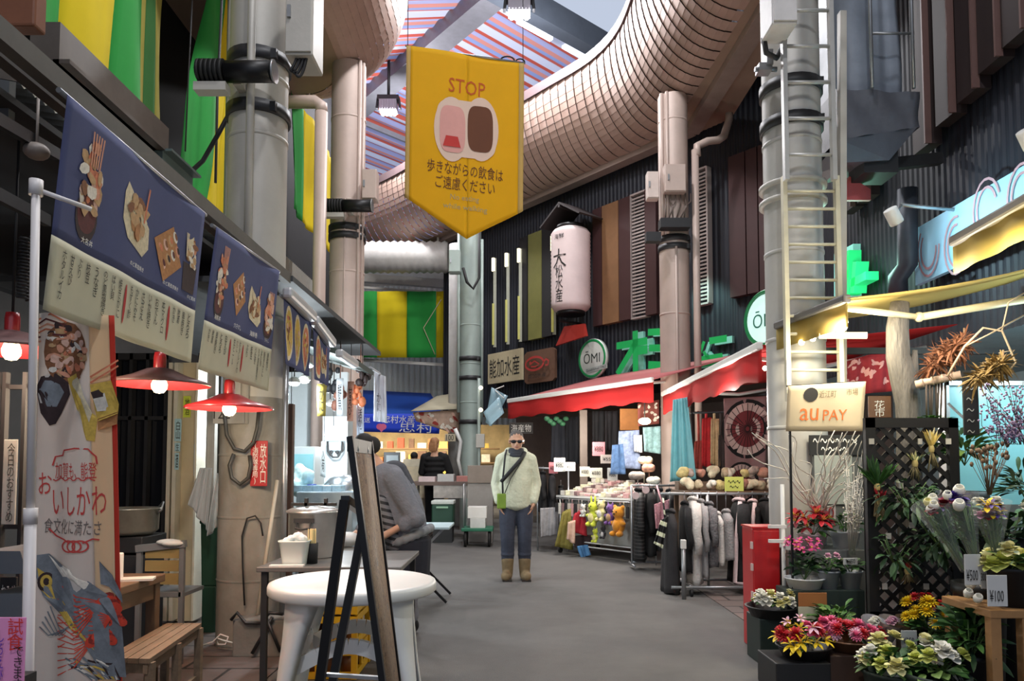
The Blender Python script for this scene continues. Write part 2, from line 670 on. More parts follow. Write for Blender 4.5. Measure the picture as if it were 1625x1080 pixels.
# shop interiors behind the right front
wi = MB()
wi.quad(fac(-2.5, -2.6, 0), fac(9.5, -2.6, 0), fac(9.5, -2.6, 2.7), fac(-2.5, -2.6, 2.7))
wi.quad(fac(-2.5, 0.0, 2.62), fac(9.5, 0.0, 2.62), fac(9.5, -2.6, 2.62), fac(-2.5, -2.6, 2.62))
wi.struct('wall_shop_back', mat('shop_back_wall', (120, 104, 96), 0.8))
wi = MB()
wi.quad((6.2, 12, 0), (6.2, -3, 0), (6.2, -3, 2.5), (6.2, 12, 2.5))
wi.quad((4.0, 12, 2.45), (4.0, -3, 2.45), (6.2, -3, 2.45), (6.2, 12, 2.45))
wi.struct('wall_flower_shop_back', mat('flower_shop_wall', (150, 168, 176), 0.8))
# vertical slats, panes and louvres on the angled front (pixel column -> place along the front)
slat_red = mat('slat_dark_red', (66, 40, 40), 0.6, 0.1, 0.12, 4)
slat_och = mat('slat_ochre', (128, 92, 62), 0.6, 0.05, 0.14, 4)
slat_dark = mat('slat_near_black', (34, 32, 34), 0.6, 0.1, 0.12, 4)
slat_pane = mat('yellowish_pane', (118, 116, 66), 0.35, 0, 0.18, 2)
louv = mat('louvre_grey', (172, 160, 156), 0.5, 0.2, 0.05, 8)
SZ0, SZ1 = 4.0, 6.3
def slat(px0, px1, m, z0=SZ0, z1=SZ1, out=0.12, nm='slat', lab=''):
	s0, s1 = facs(px0, out), facs(px1, out)
	b = MB()
	a = fac((s0 + s1) / 2, out / 2 + 0.03, (z0 + z1) / 2)
	M = frame_mat(a, FD, FN, Z3)
	b.box((0, 0, 0), (abs(s1 - s0), out, z1 - z0), 0, 0, M)
	return b
for i, (a, b, m, lab) in enumerate([
		(826, 838, slat_dark, 'near-black vertical slat left of the yellowish upstairs window pane'),
		(862, 877, slat_dark, 'near-black vertical slat between the yellowish pane and the paper lantern'),
		(944, 958, slat_red, 'dark red vertical slat right beside the paper lantern'),
		(986, 1004, slat_red, 'dark red vertical slat between the ochre panel and the louvre'),
		(1028, 1046, slat_red, 'dark red vertical slat between the grey louvre and the beige pillar'),
		(1164, 1190, slat_red, 'dark red vertical slat farther from the ladder pillar'),
		(1192, 1210, slat_red, 'dark red vertical slat in the middle of the group by the ladder pillar'),
		(1212, 1228, slat_red, 'dark red vertical slat half hidden by the ladder pillar')]):
	slat(a, b, m).solo('wall_slat', m, lab, 'slat', 'vertical slats on the angled shop front')
slat(840, 861, slat_pane).solo('window_pane', slat_pane, 'yellowish tall pane between near-black slats upstairs', 'window', None, 'thing')
slat(959, 985, slat_och).solo('wall_slat', slat_och, 'wide ochre vertical panel right of the paper lantern', 'slat', 'vertical slats on the angled shop front')
for k, (a, b, lab) in enumerate([(1005, 1030, 'grey louvre shutter left of the beige pillar'), (1108, 1129, 'grey louvre shutter right of the beige pillar')]):
	s0, s1 = facs(a, 0.1), facs(b, 0.1)
	t = thing('louvre_shutter', lab, 'louvre', fac((s0 + s1) / 2, 0.05, SZ0), 'louvre shutters upstairs')
	f = MB()
	g = MB()
	n = 34
	for i in range(n):
		z = SZ0 + 0.08 + (SZ1 - SZ0 - 0.16) * i / (n - 1)
		M = frame_mat(fac((s0 + s1) / 2, 0.10, z), FD, FN, Z3)
		g.box((0, 0, 0), (s1 - s0 - 0.04, 0.03, 0.028), 0, 0, M)
	for s_ in (s0, s1):
		f.box((0, 0, 0), (0.03, 0.12, SZ1 - SZ0), 0, 0, frame_mat(fac(s_, 0.08, (SZ0 + SZ1) / 2), FD, FN, Z3))
	for z in (SZ0, SZ1):
		f.box((0, 0, 0), (s1 - s0, 0.12, 0.03), 0, 0, frame_mat(fac((s0 + s1) / 2, 0.08, z), FD, FN, Z3))
	f.build('frame', louv, t)
	g.build('slats', louv, t)
# lit tube strips between the slats left of the lantern
for k, (px, lab) in enumerate([(785, 'leftmost of the upright tube lights on the dark shop front'), (806, 'second upright tube light from the left on the dark shop front'), (826, 'third upright tube light beside the yellowish pane'), (880, 'upright tube light half hidden by the paper lantern')]):
	p = fac(facs(px, 0.16), 0.16, 0)
	t = thing('tube_light', lab, 'light', (p.x, p.y, SZ0), 'upright tube lights upstairs')
	MB().bar((p.x, p.y, SZ0), (p.x, p.y, SZ1 - 0.25), 0.07, 0.05).build('housing', mat('tube_housing', (150, 150, 130), 0.4), t)
	q = p + FN * 0.045
	MB().bar((q.x, q.y, SZ0 + 0.05), (q.x, q.y, SZ0 + 1.0), 0.05, 0.03).build('diffuser', mat('tube_diffuser', (190, 186, 96), 0.5), t, label='yellow lower diffuser')
	MB().cyl((q.x, q.y, SZ1 - 0.55), (q.x, q.y, SZ1 - 0.25), 0.04).build('bulb', glow('tube_bulb', (255, 246, 210), 1.5), t)
# purple-brown fins on the near right wall, stepping up towards the camera
for i, (px, zb) in enumerate([(1360, 4.75), (1385, 4.75), (1482, 4.8), (1522, 4.9), (1560, 4.95), (1598, 5.05), (1640, 5.1)]):
	p = onx(px, 300, 3.93)
	wpx = 0.27
	b = MB()
	b.box((3.88, p.y, (zb + 11) / 2 - 0.35), (0.12, wpx, 11 - zb + 0.4))
	b.box((3.81, p.y - wpx / 2, (zb + 11) / 2 - 0.35), (0.06, 0.02, 11 - zb + 0.4), 0, 1)
	b.solo('wall_fin', [mat('fin_plum', (40, 28, 28), 0.6, 0.1, 0.15, 3), mat('fin_edge', (96, 72, 68), 0.5)],
		   ['dark plum upright wall fin just right of the ladder', 'dark plum upright wall fin behind the wrapped hanging unit', 'dark plum upright wall fin right of the wrapped hanging unit, reaching lowest',
			'second dark plum wall fin right of the wrapped hanging unit', 'third dark plum wall fin right of the wrapped hanging unit', 'fourth dark plum wall fin right of the wrapped hanging unit', 'dark plum upright wall fin at the right edge of the photo'][i], 'wall fin', 'upright fins on the right wall')
# ---- left building: upper wall hidden behind tarpaulins, back wall of the stalls
MB().quad((-4.3, -3, 3.0), (-4.3, 20, 3.0), (-4.3, 20, 11.6), (-4.3, -3, 11.6)).struct('wall_left', mat('left_dark_wall', (22, 22, 26), 0.9))
w = MB()
w.quad((-4.6, -3, 0), (-4.6, 20, 0), (-4.6, 20, 3.1), (-4.6, -3, 3.1))
w.struct('wall_left_stall_back', mat('stall_back', (70, 66, 64), 0.8))
# corrugated white lean-to roof above the left stalls and its dark underside
lean = MB()
def lf(u, v):
	y = 2.0 + u * 7.2
	x = -2.15 - v * 2.2
	return (x, y, 2.98 + 0.35 * v + 0.018 * math.sin(y * 2 * PI / 0.076))
lean.grid(lf, 576, 1, 0, False)
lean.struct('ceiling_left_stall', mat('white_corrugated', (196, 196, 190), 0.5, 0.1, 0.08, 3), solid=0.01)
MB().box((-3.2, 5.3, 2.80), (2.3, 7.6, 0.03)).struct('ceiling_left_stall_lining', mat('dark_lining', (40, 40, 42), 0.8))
m = MB()
corr(lambda q, o: (-4.22 + o, 9.0 + q), 7.0, 3.2, 5.2, .1, .02, m)
m.struct('wall_left_panel', mat('left_grey_panel', (150, 148, 140), .6))
# ================================================================== HIGH-BAY LUMINAIRES, PILLARS
def high_bay(loc, label, power):
	t = thing('high_bay_light', label, 'light', loc, 'high-bay lights hung under the roof')
	x, y, z = loc
	m = MB()
	m.cyl((x, y, z + 0.62), (x, y, z + 1.75), 0.035, n=8)
	m.build('hanger', blackmetal, t)
	m = MB()
	m.box((x, y, z + 0.58), (0.50, 0.22, 0.12))
	for sx in (-1, 1):
		m.bar((x + sx * 0.24, y, z + 0.6), (x + sx * 0.27, y, z + 0.34), 0.05, 0.12)
	m.build('yoke', blackmetal, t, bevel=0.01)
	m = MB()
	m.box((x, y, z + 0.40), (0.40, 0.28, 0.24))
	for k in range(7):
		m.box((x - 0.18 + k * 0.06, y, z + 0.40), (0.012, 0.32, 0.2))
	m.build('lamp_body', mat('lamp_body', (126, 122, 130), 0.4, 0.3), t)
	m = MB()
	for i in range(4):
		for j in range(2):
			m.ell((x - 0.135 + i * 0.09, y - 0.06 + j * 0.12, z + 0.25), (0.045, 0.055, 0.04), 8)
	m.build('lens', glow('high_bay_glow', (250, 252, 255), 9.0), t)
	lamp('high_bay_lamp', 'POINT', (x, y, z + 0.05), power, (0.98, 0.98, 1.0), 0.18, parent=t)
HB = 560
high_bay((0.13, 13.0, 9.2), 'high-bay light hanging at the top of the photo right of the yellow banner', HB)
high_bay((-2.86, 16.7, 9.2), 'smaller high-bay light hanging left of the yellow banner', HB)
high_bay((0.2, 8.2, 9.4), 'high-bay light hung over the street above the yellow banner', HB)
high_bay((0.2, 3.2, 9.4), 'high-bay light hung over the street above the camera', HB)
high_bay((0.2, -2.2, 9.4), 'high-bay light hung over the street behind the camera', HB * 1.3)
def bands(m, x, y, zs, r, h=0.06):
	for z in zs:
		m.lathe([(r + 0.004, -h / 2), (r + 0.022, -h / 2), (r + 0.022, h / 2), (r + 0.004, h / 2)], (x, y, z), 24)
def pillar(x, y, r, top, mm, label, seams, straps, pipes=(), base=0.0):
	t = thing('steel_pillar', label, 'pillar', (x, y, 0), 'round steel pillars carrying the canopy', 'thing')
	m = MB()
	m.lathe([(r, base), (r, top)], (x, y, 0), 32)
	for z in seams:
		m.lathe([(r, z - 0.015), (r + 0.006, z - 0.012), (r + 0.006, z + 0.012), (r, z + 0.015)], (x, y, 0), 32)
	m.build('shaft', mm, t)
	for z in straps:
		b = MB()
		bands(b, x, y, (z,), r, 0.09)
		b.box((x + r * 0.7, y - r * 0.75, z), (0.07, 0.05, 0.07))
		b.build('strap', darksteel, t)
	for (dx, dy, pr, z0, z1) in pipes:
		b = MB()
		b.cyl((x + dx, y + dy, z0), (x + dx, y + dy, z1), pr, n=10)
		b.build('conduit', mm, t)
	return t
def junction_box(c, d, label, m=None, name='junction_box', rz=0.0):
	t = thing(name, label, 'electrical box', (c[0], c[1], c[2] - d[2] / 2))
	m = m or steel
	b = MB()
	b.box(c, d, rz)
	b.build('case', m, t, bevel=0.012)
	M = Matrix.Translation(c) @ Matrix.Rotation(rz, 4, 'Z')
	b = MB()
	b.box((0, -d[1] / 2 - 0.008, 0), (d[0] * 0.92, 0.014, d[2] * 0.94), 0, 0, M)
	dr = b.build('door', m, t, bevel=0.004)
	b = MB()
	b.box((-d[0] * 0.33, -d[1] / 2 - 0.022, 0), (0.025, 0.018, 0.09), 0, 0, M)
	b.build('latch', greymetal, dr)
	return t
def floodlight(c, L, r, label, mount, rot=0.0):
	"""horizontal black cylinder spotlight with a ribbed end and a bracket"""
	t = thing('cylinder_floodlight', label, 'light', c)
	ax = Vector((math.cos(rot), math.sin(rot), 0))
	c = Vector(c)
	m = MB()
	m.cyl(c - ax * L * 0.12, c + ax * L / 2, r, n=20)
	m.build('barrel', blackmetal, t)
	m = MB()
	for k in range(6):
		a = c - ax * (L * 0.14 + k * L * 0.06)
		m.cyl(a, a - ax * L * 0.035, r * 1.15, n=20)
	m.cyl(c - ax * L * 0.14, c - ax * L * 0.5, r * 0.8, n=16)
	m.build('ribbed_housing', blackrubber, t)
	m = MB()
	m.cyl(c + ax * L / 2, c + ax * (L / 2 + 0.015), r * 1.08, n=20)
	m.build('lens_ring', greymetal, t)
	m = MB()
	m.box((c.x - ax.x * L * 0.3, c.y - ax.y * L * 0.3, c.z - r - 0.05), (L * 0.42, 0.1, 0.06), rot)
	m.bar((c.x, c.y + r * .5, c.z - r * .6), (c.x, c.y + mount, c.z - r * .6), .06, .05)
	m.build('bracket', steel, t)
	return t
def hang(a, b, sag, n=12):
	a, b = Vector(a), Vector(b)
	return [a + (b - a) * (i / n) - Z3 * sag * 4 * (i / n) * (1 - i / n) for i in range(n + 1)]
def wire(pts, r, label, m=None, name='cable', parent=None):
	mb = MB()
	mb.tube(pts, r, 6)
	if parent:
		return mb.build(name, m or cable, parent)
	return mb.solo(name, m or cable, label, 'cable')
# --- near left pillar
P1 = (-1.93, 5.5)
t1 = pillar(P1[0], P1[1], 0.215, 7.05, steel, 'thick grey steel pillar behind the second blue food banner', (2.4, 3.75, 4.2), (3.95, 4.35), ((0.02, -0.235, 0.03, 1.6, 7.0), (-0.24, 0.05, 0.02, 2.0, 7.0)))
m = MB()
m.lathe([(0.232, 0), (0.232, 1.75), (0.216, 1.8)], (P1[0], P1[1], 0), 32)
for k in range(4):
	m.lathe([(0.233, 0.45 * k + 0.02), (0.238, 0.45 * k + 0.03), (0.233, 0.45 * k + 0.04)], (P1[0], P1[1], 0), 32)
m.build('sleeve', mat('stained_concrete', (150, 146, 138), 0.85, 0, 0.3, 2.5, 0.15, 14), t1, label='stained concrete sleeve')
m = MB()
m.box((-1.72, 5.16, 0.13), (0.36, 0.16, 0.26))
m.solo('concrete_plinth', mat('plinth_concrete', (120, 116, 110), 0.9, 0, 0.2, 4, 0.2, 20), 'low concrete block at the foot of the left pillar', 'block', bevel=0.015)
# rail bracket on the block
m = MB()
m.tube([(-1.90, 5.06, 0.26), (-1.86, 5.06, 0.31), (-1.80, 5.06, 0.24), (-1.70, 5.06, 0.24), (-1.64, 5.06, 0.31), (-1.55, 5.06, 0.30)], 0.012, 8)
m.tube([(-1.62, 5.06, 0.28), (-1.75, 5.05, 0.04)], 0.012, 8)
m.tube([(-1.66, 5.05, 0.28), (-1.56, 5.05, 0.05)], 0.012, 8)
m.solo('bent_bar_bracket', darksteel, 'bent dark bar bracket on the concrete block', 'bracket')
jb = junction_box((-1.53, 5.30, 4.55), (0.20, 0.30, 0.62), 'large pale box on the left pillar at the top edge of the photo', steel)
floodlight((-1.97, 5.12, 4.10), 0.54, 0.075, 'black cylinder floodlight across the near left pillar', .165)
# cable bundle hanging under the big box
for k in range(4):
	a = at(480 + k * 4, 60, 5.2)
	b = at(470 + k * 3, 112, 5.2)
	wire(hang((a.x, a.y, a.z), (b.x - 0.05, b.y, b.z), 0.05 + 0.03 * k), 0.012, ['outermost', 'second', 'third', 'innermost'][k] + ' dark cable loop under the pale box on the left pillar', parent=jb)
# --- second left pillar (beige)
P2 = (-2.33, 10.3)
pillar(P2[0], P2[1], 0.24, 7.0, pinksteel, 'beige steel pillar under the rounded corner of the left canopy', (3.0, 4.0, 5.0, 6.2), (4.5, 4.62), ((0.19, -0.17, 0.025, 2.6, 7.0), (0.23, -0.1, 0.018, 3.0, 7.0), (0.02, -0.25, 0.008, 1.8, 5.0)))
floodlight((-2.22, 9.88, 4.83), 0.62, 0.085, 'black cylinder floodlight on the beige left pillar', .18)
junction_box(at(588, 296, 10.0), (0.20, 0.2, 0.42), 'small beige box beside the black floodlight on the beige left pillar', pinksteel)
m = MB()
q0, q1 = at(505, 540, 9.6), at(512, 178, 9.6)
m.cyl((q0.x, q0.y, 0), (q0.x, q0.y, q1.z), 0.085, n=14)
m.tube([(q0.x, q0.y, q1.z), (q0.x, q0.y, q1.z + 0.08), (q0.x - 0.08, q0.y, q1.z + 0.14), (q0.x - 0.5, q0.y, q1.z + 0.14)], 0.085, 12)
m.solo('drain_pipe', pinksteel, 'slim beige drain pipe left of the beige left pillar', 'pipe')
# --- grey-green pillar in the distance
P3 = (-0.86, 15.2)
t = pillar(P3[0], P3[1], 0.215, 6.4, greensteel, 'grey-green pillar far down the street, with a green box on it', (2.6, 3.4, 4.2), (3.5, 3.1, 2.2), ((0.24, -0.05, 0.03, 2.2, 6.0), (-0.24, 0.0, 0.04, 2.4, 6.2)))
junction_box(at(722, 416, 14.8), (0.24, 0.22, 0.46), 'green-grey box high on the far grey-green pillar', greensteel)
m = MB()
m.cyl((P3[0] - 0.34, 16.2, 0), (P3[0] - 0.34, 16.2, 6.2), 0.2, n=20)
m.solo('steel_pillar', mat('pale_pillar', (190, 188, 184), 0.6), 'pale pillar just left of the far grey-green pillar', 'pillar', None, 'thing')
a = at(735, 425, 14.6)
wire([a, a + Vector((0.08, -0.05, -0.3)), a + Vector((0.2, 0, -0.42)), a + Vector((0.32, 0, -0.2)), a + Vector((0.32, 0, 1.2))], 0.03, 'dark hose looping beside the green-grey box on the far pillar')
# --- right beige pillar
P4 = (2.49, 11.2)
pillar(P4[0], P4[1], 0.225, 7.0, pinksteel, 'beige steel pillar in front of the grey louvres and green lettering', (2.2, 3.6, 6.6), (4.75, 4.62), ((-0.2, -0.14, 0.03, 4.8, 7.0), (-0.13, -0.2, 0.025, 4.8, 7.0), (-0.02, -0.235, 0.02, 1.0, 4.6)))
jb = junction_box(at(1070, 285, 10.86), (0.32, 0.16, 0.42), 'square beige box on the front of the right beige pillar', pinksteel)
junction_box(at(1035, 296, 11.1), (0.18, 0.16, 0.42), 'narrow pale box left of the square box on the right beige pillar', mat('pale_box', (206, 190, 182), 0.5))
for k in range(6):
	a = at(1056 + k * 8, 307, 10.92)
	b = at(1056 + k * 6, 345, 10.92)
	wire([a, a + Vector((0.0, 0, -0.12)), (a + b) / 2 + Vector((0.05 * math.sin(k * 2.1), -0.03, -0.03)), b], 0.011, ['first', 'second', 'third', 'fourth', 'fifth', 'sixth'][k] + ' thin grey cable from the left under the square box on the right beige pillar', mat('pale_cable', (120, 104, 98), 0.6), parent=jb)
m = MB()
p = at(1070, 356, 10.84)
m.box((p.x, p.y, p.z), (0.44, 0.2, 0.14))
m.box((p.x - 0.32, p.y, p.z - 0.2), (0.22, 0.14, 0.14))
m.solo('cable_tray', darksteel, 'dark tray and lamp clamped round the right beige pillar', 'tray')
m = MB()
p = at(1105, 400, 11.0)
m.cyl((p.x, p.y, 1.2), (p.x, p.y, at(1105, 238, 11.0).z), 0.055, n=12)
a, b, c = at(1106, 232, 11.0), at(1140, 222, 11.2), at(1157, 180, 11.4)
m.tube([a - Z3 * 0.15, a, (a + b) / 2 + Z3 * 0.03, b, b + Vector((0.1, 0.05, 0.08)), c - Z3 * 0.1, c], 0.06, 10)
m.solo('drain_pipe', pinksteel, 'beige drain pipe bending up to the gutter right of the beige pillar', 'pipe')
# --- near right pillar with the ladder
P5 = (2.28, 5.9)
t5 = pillar(P5[0], P5[1], 0.225, 7.05, mat('pale_grey_steel', (178, 176, 172), 0.5, 0.1, 0.12, 3), 'thick pale grey pillar behind the steel ladder', (1.6, 2.3, 3.0, 3.9), (4.05, 4.35), ())
m = MB()
for z in (3.55, 3.42):
	m.lathe([(0.226, -0.02), (0.262, -0.015), (0.262, 0.015), (0.226, 0.02)], (P5[0], P5[1], z), 28)
m.build('ring', steel, t5)
junction_box((1.95, 5.25, 4.75), (0.18, 0.26, 0.60), 'pale grey box beside the ladder at the top edge of the photo', mat('light_box', (196, 194, 194), 0.5))
wire([at(1212, 60, 5.35), at(1216, 84, 5.35), at(1232, 92, 5.4), at(1244, 70, 5.5), at(1248, 20, 5.5)], 0.022, 'thick dark cable looping under the pale box beside the ladder')
m = MB()
p = at(1212, 110, 5.6)
m.box(p, (0.10, 0.1, 0.06))
m.box(p + Vector((0.03, 0, 0.07)), (0.05, 0.12, 0.12))
m.cyl(p + Vector((-0.07, 0, 0)), p + Vector((0.1, 0, 0)), 0.02, n=8)
m.solo('pipe_clamp', greymetal, 'metal clamp on the left side of the ladder pillar', 'clamp')
def ladder(x0, x1, y, z0, z1, step, r, label, m, cage=False):
	t = thing('steel_ladder', label, 'ladder', ((x0 + x1) / 2, y, z0))
	for x in (x0, x1):
		b = MB()
		b.box((x, y, (z0 + z1) / 2), (0.032, 0.05, z1 - z0))
		b.build('rail', m, t)
	k = 0
	z = z0 + step * 0.7
	while z < z1:
		b = MB()
		b.cyl((x0, y, z), (x1, y, z), r, n=8)
		b.build('rung', m, t)
		z += step
	return t
lad = mat('ladder_steel', (182, 182, 180), 0.4, 0.4, 0.1, 10)
xa, xb = at(1248, 300, 5.35).x, at(1324, 300, 5.35).x
ladder(xa, xb, 5.35, at(1290, 286, 5.35).z, 6.2, 0.275, 0.014, 'upper steel ladder in front of the pale grey pillar', lad)
ladder(xa + 0.02, xb + 0.06, 5.45, at(1290, 636, 5.45).z, at(1290, 280, 5.45).z, 0.135, 0.012, 'lower steel ladder section with close rungs, its bottom above the payment banner', mat('ladder_cream', (206, 200, 176), 0.45, 0.2, 0.1, 10))
m = MB()
m.bar(at(1336, 640, 5.7), at(1336, 20, 5.7), 0.05, 0.06)
m.solo('mounting_rail', steel, 'upright mounting rail right of the ladder', 'rail')
# ================================================================== LEFT SIDE: food stalls
class Surf:
	"""a hanging sheet between four corners (top-left, top-right, bottom-left, bottom-right); coordinates in metres from the top left"""
	def __init__(s, tl, tr, bl, br, wave=None):
		s.c = [Vector(v) for v in (tl, tr, bl, br)]
		s.W = ((s.c[1] - s.c[0]).length + (s.c[3] - s.c[2]).length) / 2
		s.H = ((s.c[2] - s.c[0]).length + (s.c[3] - s.c[1]).length) / 2
		s.n = (s.c[1] - s.c[0]).cross(s.c[0] - s.c[2]).normalized()
		s.wave = wave or (lambda u, v: 0.0)
	def uv(s, u, v, off=0.0):
		a = s.c[0].lerp(s.c[1], u)
		b = s.c[2].lerp(s.c[3], u)
		return a.lerp(b, v) + s.n * (off + s.wave(u, v))
	def p(s, a, b, off=0.0):
		return s.uv(a / s.W, b / s.H, off)
	def sheet(s, mb, u0=0, u1=1, v0=0, v1=1, nu=24, nv=24, mi=0):
		mb.grid(lambda i, j: s.uv(u0 + (u1 - u0) * i, v0 + (v1 - v0) * j), nu, nv, mi)
	def poly(s, mb, pts, off=0.003, mi=0):
		k = len(pts)
		ca, cb = sum(p[0] for p in pts) / k, sum(p[1] for p in pts) / k
		fr = (.3, .65, 1) if max(abs(p[0] - ca) for p in pts) > .02 else (1,)
		vs_ = [s.p(ca, cb, off)] + [s.p(ca + (a - ca) * f, cb + (b - cb) * f, off) for f in fr for a, b in pts]
		fs_ = [(0, 1 + i, 1 + (i + 1) % k) for i in range(k)]
		fs_ += [(1 + j * k + i, 1 + (j + 1) * k + i, 1 + (j + 1) * k + (i + 1) % k, 1 + j * k + (i + 1) % k) for j in range(len(fr) - 1) for i in range(k)]
		mb.add(vs_, fs_, mi)
	def text(s, mb, t, a, b, w=None, h=None, mi=0, vertical=False, off=0.004, rot=0.0):
		vs_, fs_, W_, H_ = text_data(t, vertical)
		if w is None:
			w = h * W_ / H_
		if h is None:
			h = w * H_ / W_
		cr, sr = math.cos(rot), math.sin(rot)
		pts = []
		for x, y in vs_:
			X, Y = x * w, -y * h
			pts.append(s.p(a + X * cr - Y * sr, b + X * sr + Y * cr, off))
		mb.add(pts, fs_, mi)
	def blob(s, mb, a, b, ra, rb, off=0.003, mi=0, n=16, rot=0.0, jag=0.0, rnd=None):
		pts = []
		for k in range(n):
			q = 2 * PI * k / n
			j = 1 + (rnd.uniform(-jag, jag) if rnd else 0)
			x, y = math.cos(q) * ra * j, math.sin(q) * rb * j
			pts.append((a + x * math.cos(rot) - y * math.sin(rot), b + x * math.sin(rot) + y * math.cos(rot)))
		s.poly(mb, pts, off, mi)
	def stroke(s, mb, pts, w, off=0.004, mi=0):
		P = [Vector(p) for p in pts]
		L, Rr = [], []
		for i, p in enumerate(P):
			d = (P[min(i + 1, len(P) - 1)] - P[max(0, i - 1)])
			d = d.normalized() if d.length > 0 else Vector((1, 0))
			nn = Vector((-d.y, d.x)) * w / 2
			L.append(p + nn)
			Rr.append(p - nn)
		k = len(P)
		vs_ = [s.p(q.x, q.y, off) for q in L + Rr]
		mb.add(vs_, [(i, i + 1, k + i + 1, k + i) for i in range(k - 1)], mi)
ban_blue = cloth('banner_blue', (78, 84, 124), 0.15, 0.08, 6)
ban_cream = cloth('banner_cream', (206, 202, 178), 0.2, 0.06, 6)
ink = mat('black_ink', (30, 28, 28), 0.8, 0, 0)
redink = mat('red_ink', (170, 34, 34), 0.8, 0, 0)
whiteink = mat('white_ink', (238, 236, 230), 0.8, 0, 0)
F_ = {k: mat('print_' + k, c, 0.8, 0, 0.25, 60) for k, c in dict(plate=(214, 200, 168), wood=(176, 122, 74), salmon=(206, 122, 88), shrimp=(214, 150, 120), brown=(132, 84, 52), dark=(52, 34, 34), tan=(190, 152, 108), pink=(220, 178, 158), red=(150, 50, 40), yellow=(206, 172, 76), maroon=(92, 40, 40), white=(226, 218, 204), green=(96, 110, 60)).items()}
FK = list(F_)
FM = [F_[k] for k in FK]
def fi(k):
	return FK.index(k)
MENU = ['もずく酢', '本マグロ', 'とろろ', 'ホタルイカ', 'のど黒塩焼き', 'かにみそ', 'いわし', '白えび', '甘えび', 'ばい貝', 'さざえ', 'かき', '海鮮丼', 'ぶり', '焼きがに', 'いか焼き', '地酒', '生ビール', '枝豆', '唐揚げ', 'おでん', '串焼き', 'たこ', 'うなぎ']
def food(sf, mb, kind, a, b, w, h, seed, tilt=0.0):
	r = random.Random(seed)
	k = 0.003
	def pieces(n, aa, bb, ra, rb, cols, s0, s1):
		nonlocal k
		for _ in range(n):
			k += 0.00012
			q, d = r.uniform(0, 2 * PI), math.sqrt(r.random())
			sf.blob(mb, aa + math.cos(q) * d * ra, bb + math.sin(q) * d * rb, r.uniform(s0, s1), r.uniform(s0, s1) * 0.6, k, fi(r.choice(cols)), 8, r.uniform(0, PI), 0.2, r)
	if kind == 'bowl':
		sf.blob(mb, a, b + h * 0.28, w * 0.42, h * 0.24, k, fi('dark'))
		sf.blob(mb, a, b + h * 0.26, w * 0.36, h * 0.18, k + 0.0002, fi('maroon'))
		pieces(34, a, b - h * 0.06, w * 0.36, h * 0.36, ['salmon', 'shrimp', 'pink', 'tan', 'white', 'brown', 'salmon'], w * 0.12, w * 0.24)
		for j in range(5):
			sf.stroke(mb, [(a + w * (-0.1 + 0.08 * j), b - h * 0.2), (a + w * (-0.12 + 0.1 * j), b - h * 0.52)], 0.008, k + 0.0004, fi('shrimp'))
	elif kind == 'plate':
		sf.poly(mb, [(a - w * .5, b - h * .25), (a - w * .42, b - h * .4), (a + w * .45, b + h * .02), (a + w * .5, b + h * .3), (a + w * .3, b + h * .45), (a - w * .3, b + h * .32), (a - w * .5, b + h * .1)], k, fi('plate'))
		k += 0.0003
		pieces(26, a, b - h * 0.02, w * 0.33, h * 0.24, ['tan', 'brown', 'wood', 'tan', 'plate'], w * 0.1, w * 0.18)
		sf.stroke(mb, [(a + w * 0.2, b), (a + w * 0.3, b - h * 0.5)], 0.012, k + 0.0003, fi('salmon'))
	elif kind == 'board':
		sf.poly(mb, [(a - w * .5, b - h * .1), (a + w * .1, b - h * .45), (a + w * .5, b + h * .1), (a - w * .1, b + h * .48)], k, fi('wood'))
		k += 0.0003
		for i in range(4):
			for j in range(2):
				aa, bb = a - w * .26 + i * w * .15 + j * w * .12, b - h * .0 - i * h * .1 + j * h * .2
				sf.blob(mb, aa, bb, w * .11, h * .06, k, fi(['shrimp', 'pink', 'tan', 'white'][(i + j) % 4]), 10, 0.9)
				sf.blob(mb, aa + 0.006, bb - 0.004, w * .07, h * .035, k + 0.0003, fi(['salmon', 'maroon', 'brown', 'dark'][(i * 2 + j) % 4]), 10, 0.9)
	elif kind == 'cup':
		sf.poly(mb, [(a - w * .42, b), (a + w * .42, b), (a + w * .36, b + h * .48), (a - w * .34, b + h * .48)], k, fi('dark'))
		k += 0.0003
		pieces(24, a, b - h * 0.18, w * 0.36, h * 0.24, ['plate', 'tan', 'shrimp', 'white', 'brown'], w * 0.1, w * 0.2)
		for j in range(3):
			sf.stroke(mb, [(a - w * .3, b - h * .1), (a - w * (.38 - .06 * j), b - h * .5)], 0.006, k + 0.0003, fi('plate'))
	elif kind == 'disc':
		sf.blob(mb, a, b, w * .5, h * .5, k, fi('plate'), 20)
		sf.blob(mb, a, b, w * .42, h * .42, k + 0.0003, fi(r.choice(['yellow', 'salmon', 'tan'])), 20)
		k += 0.0005
		pieces(16, a, b, w * 0.3, h * 0.3, ['yellow', 'salmon', 'tan', 'brown', 'pink'], w * 0.1, w * 0.2)
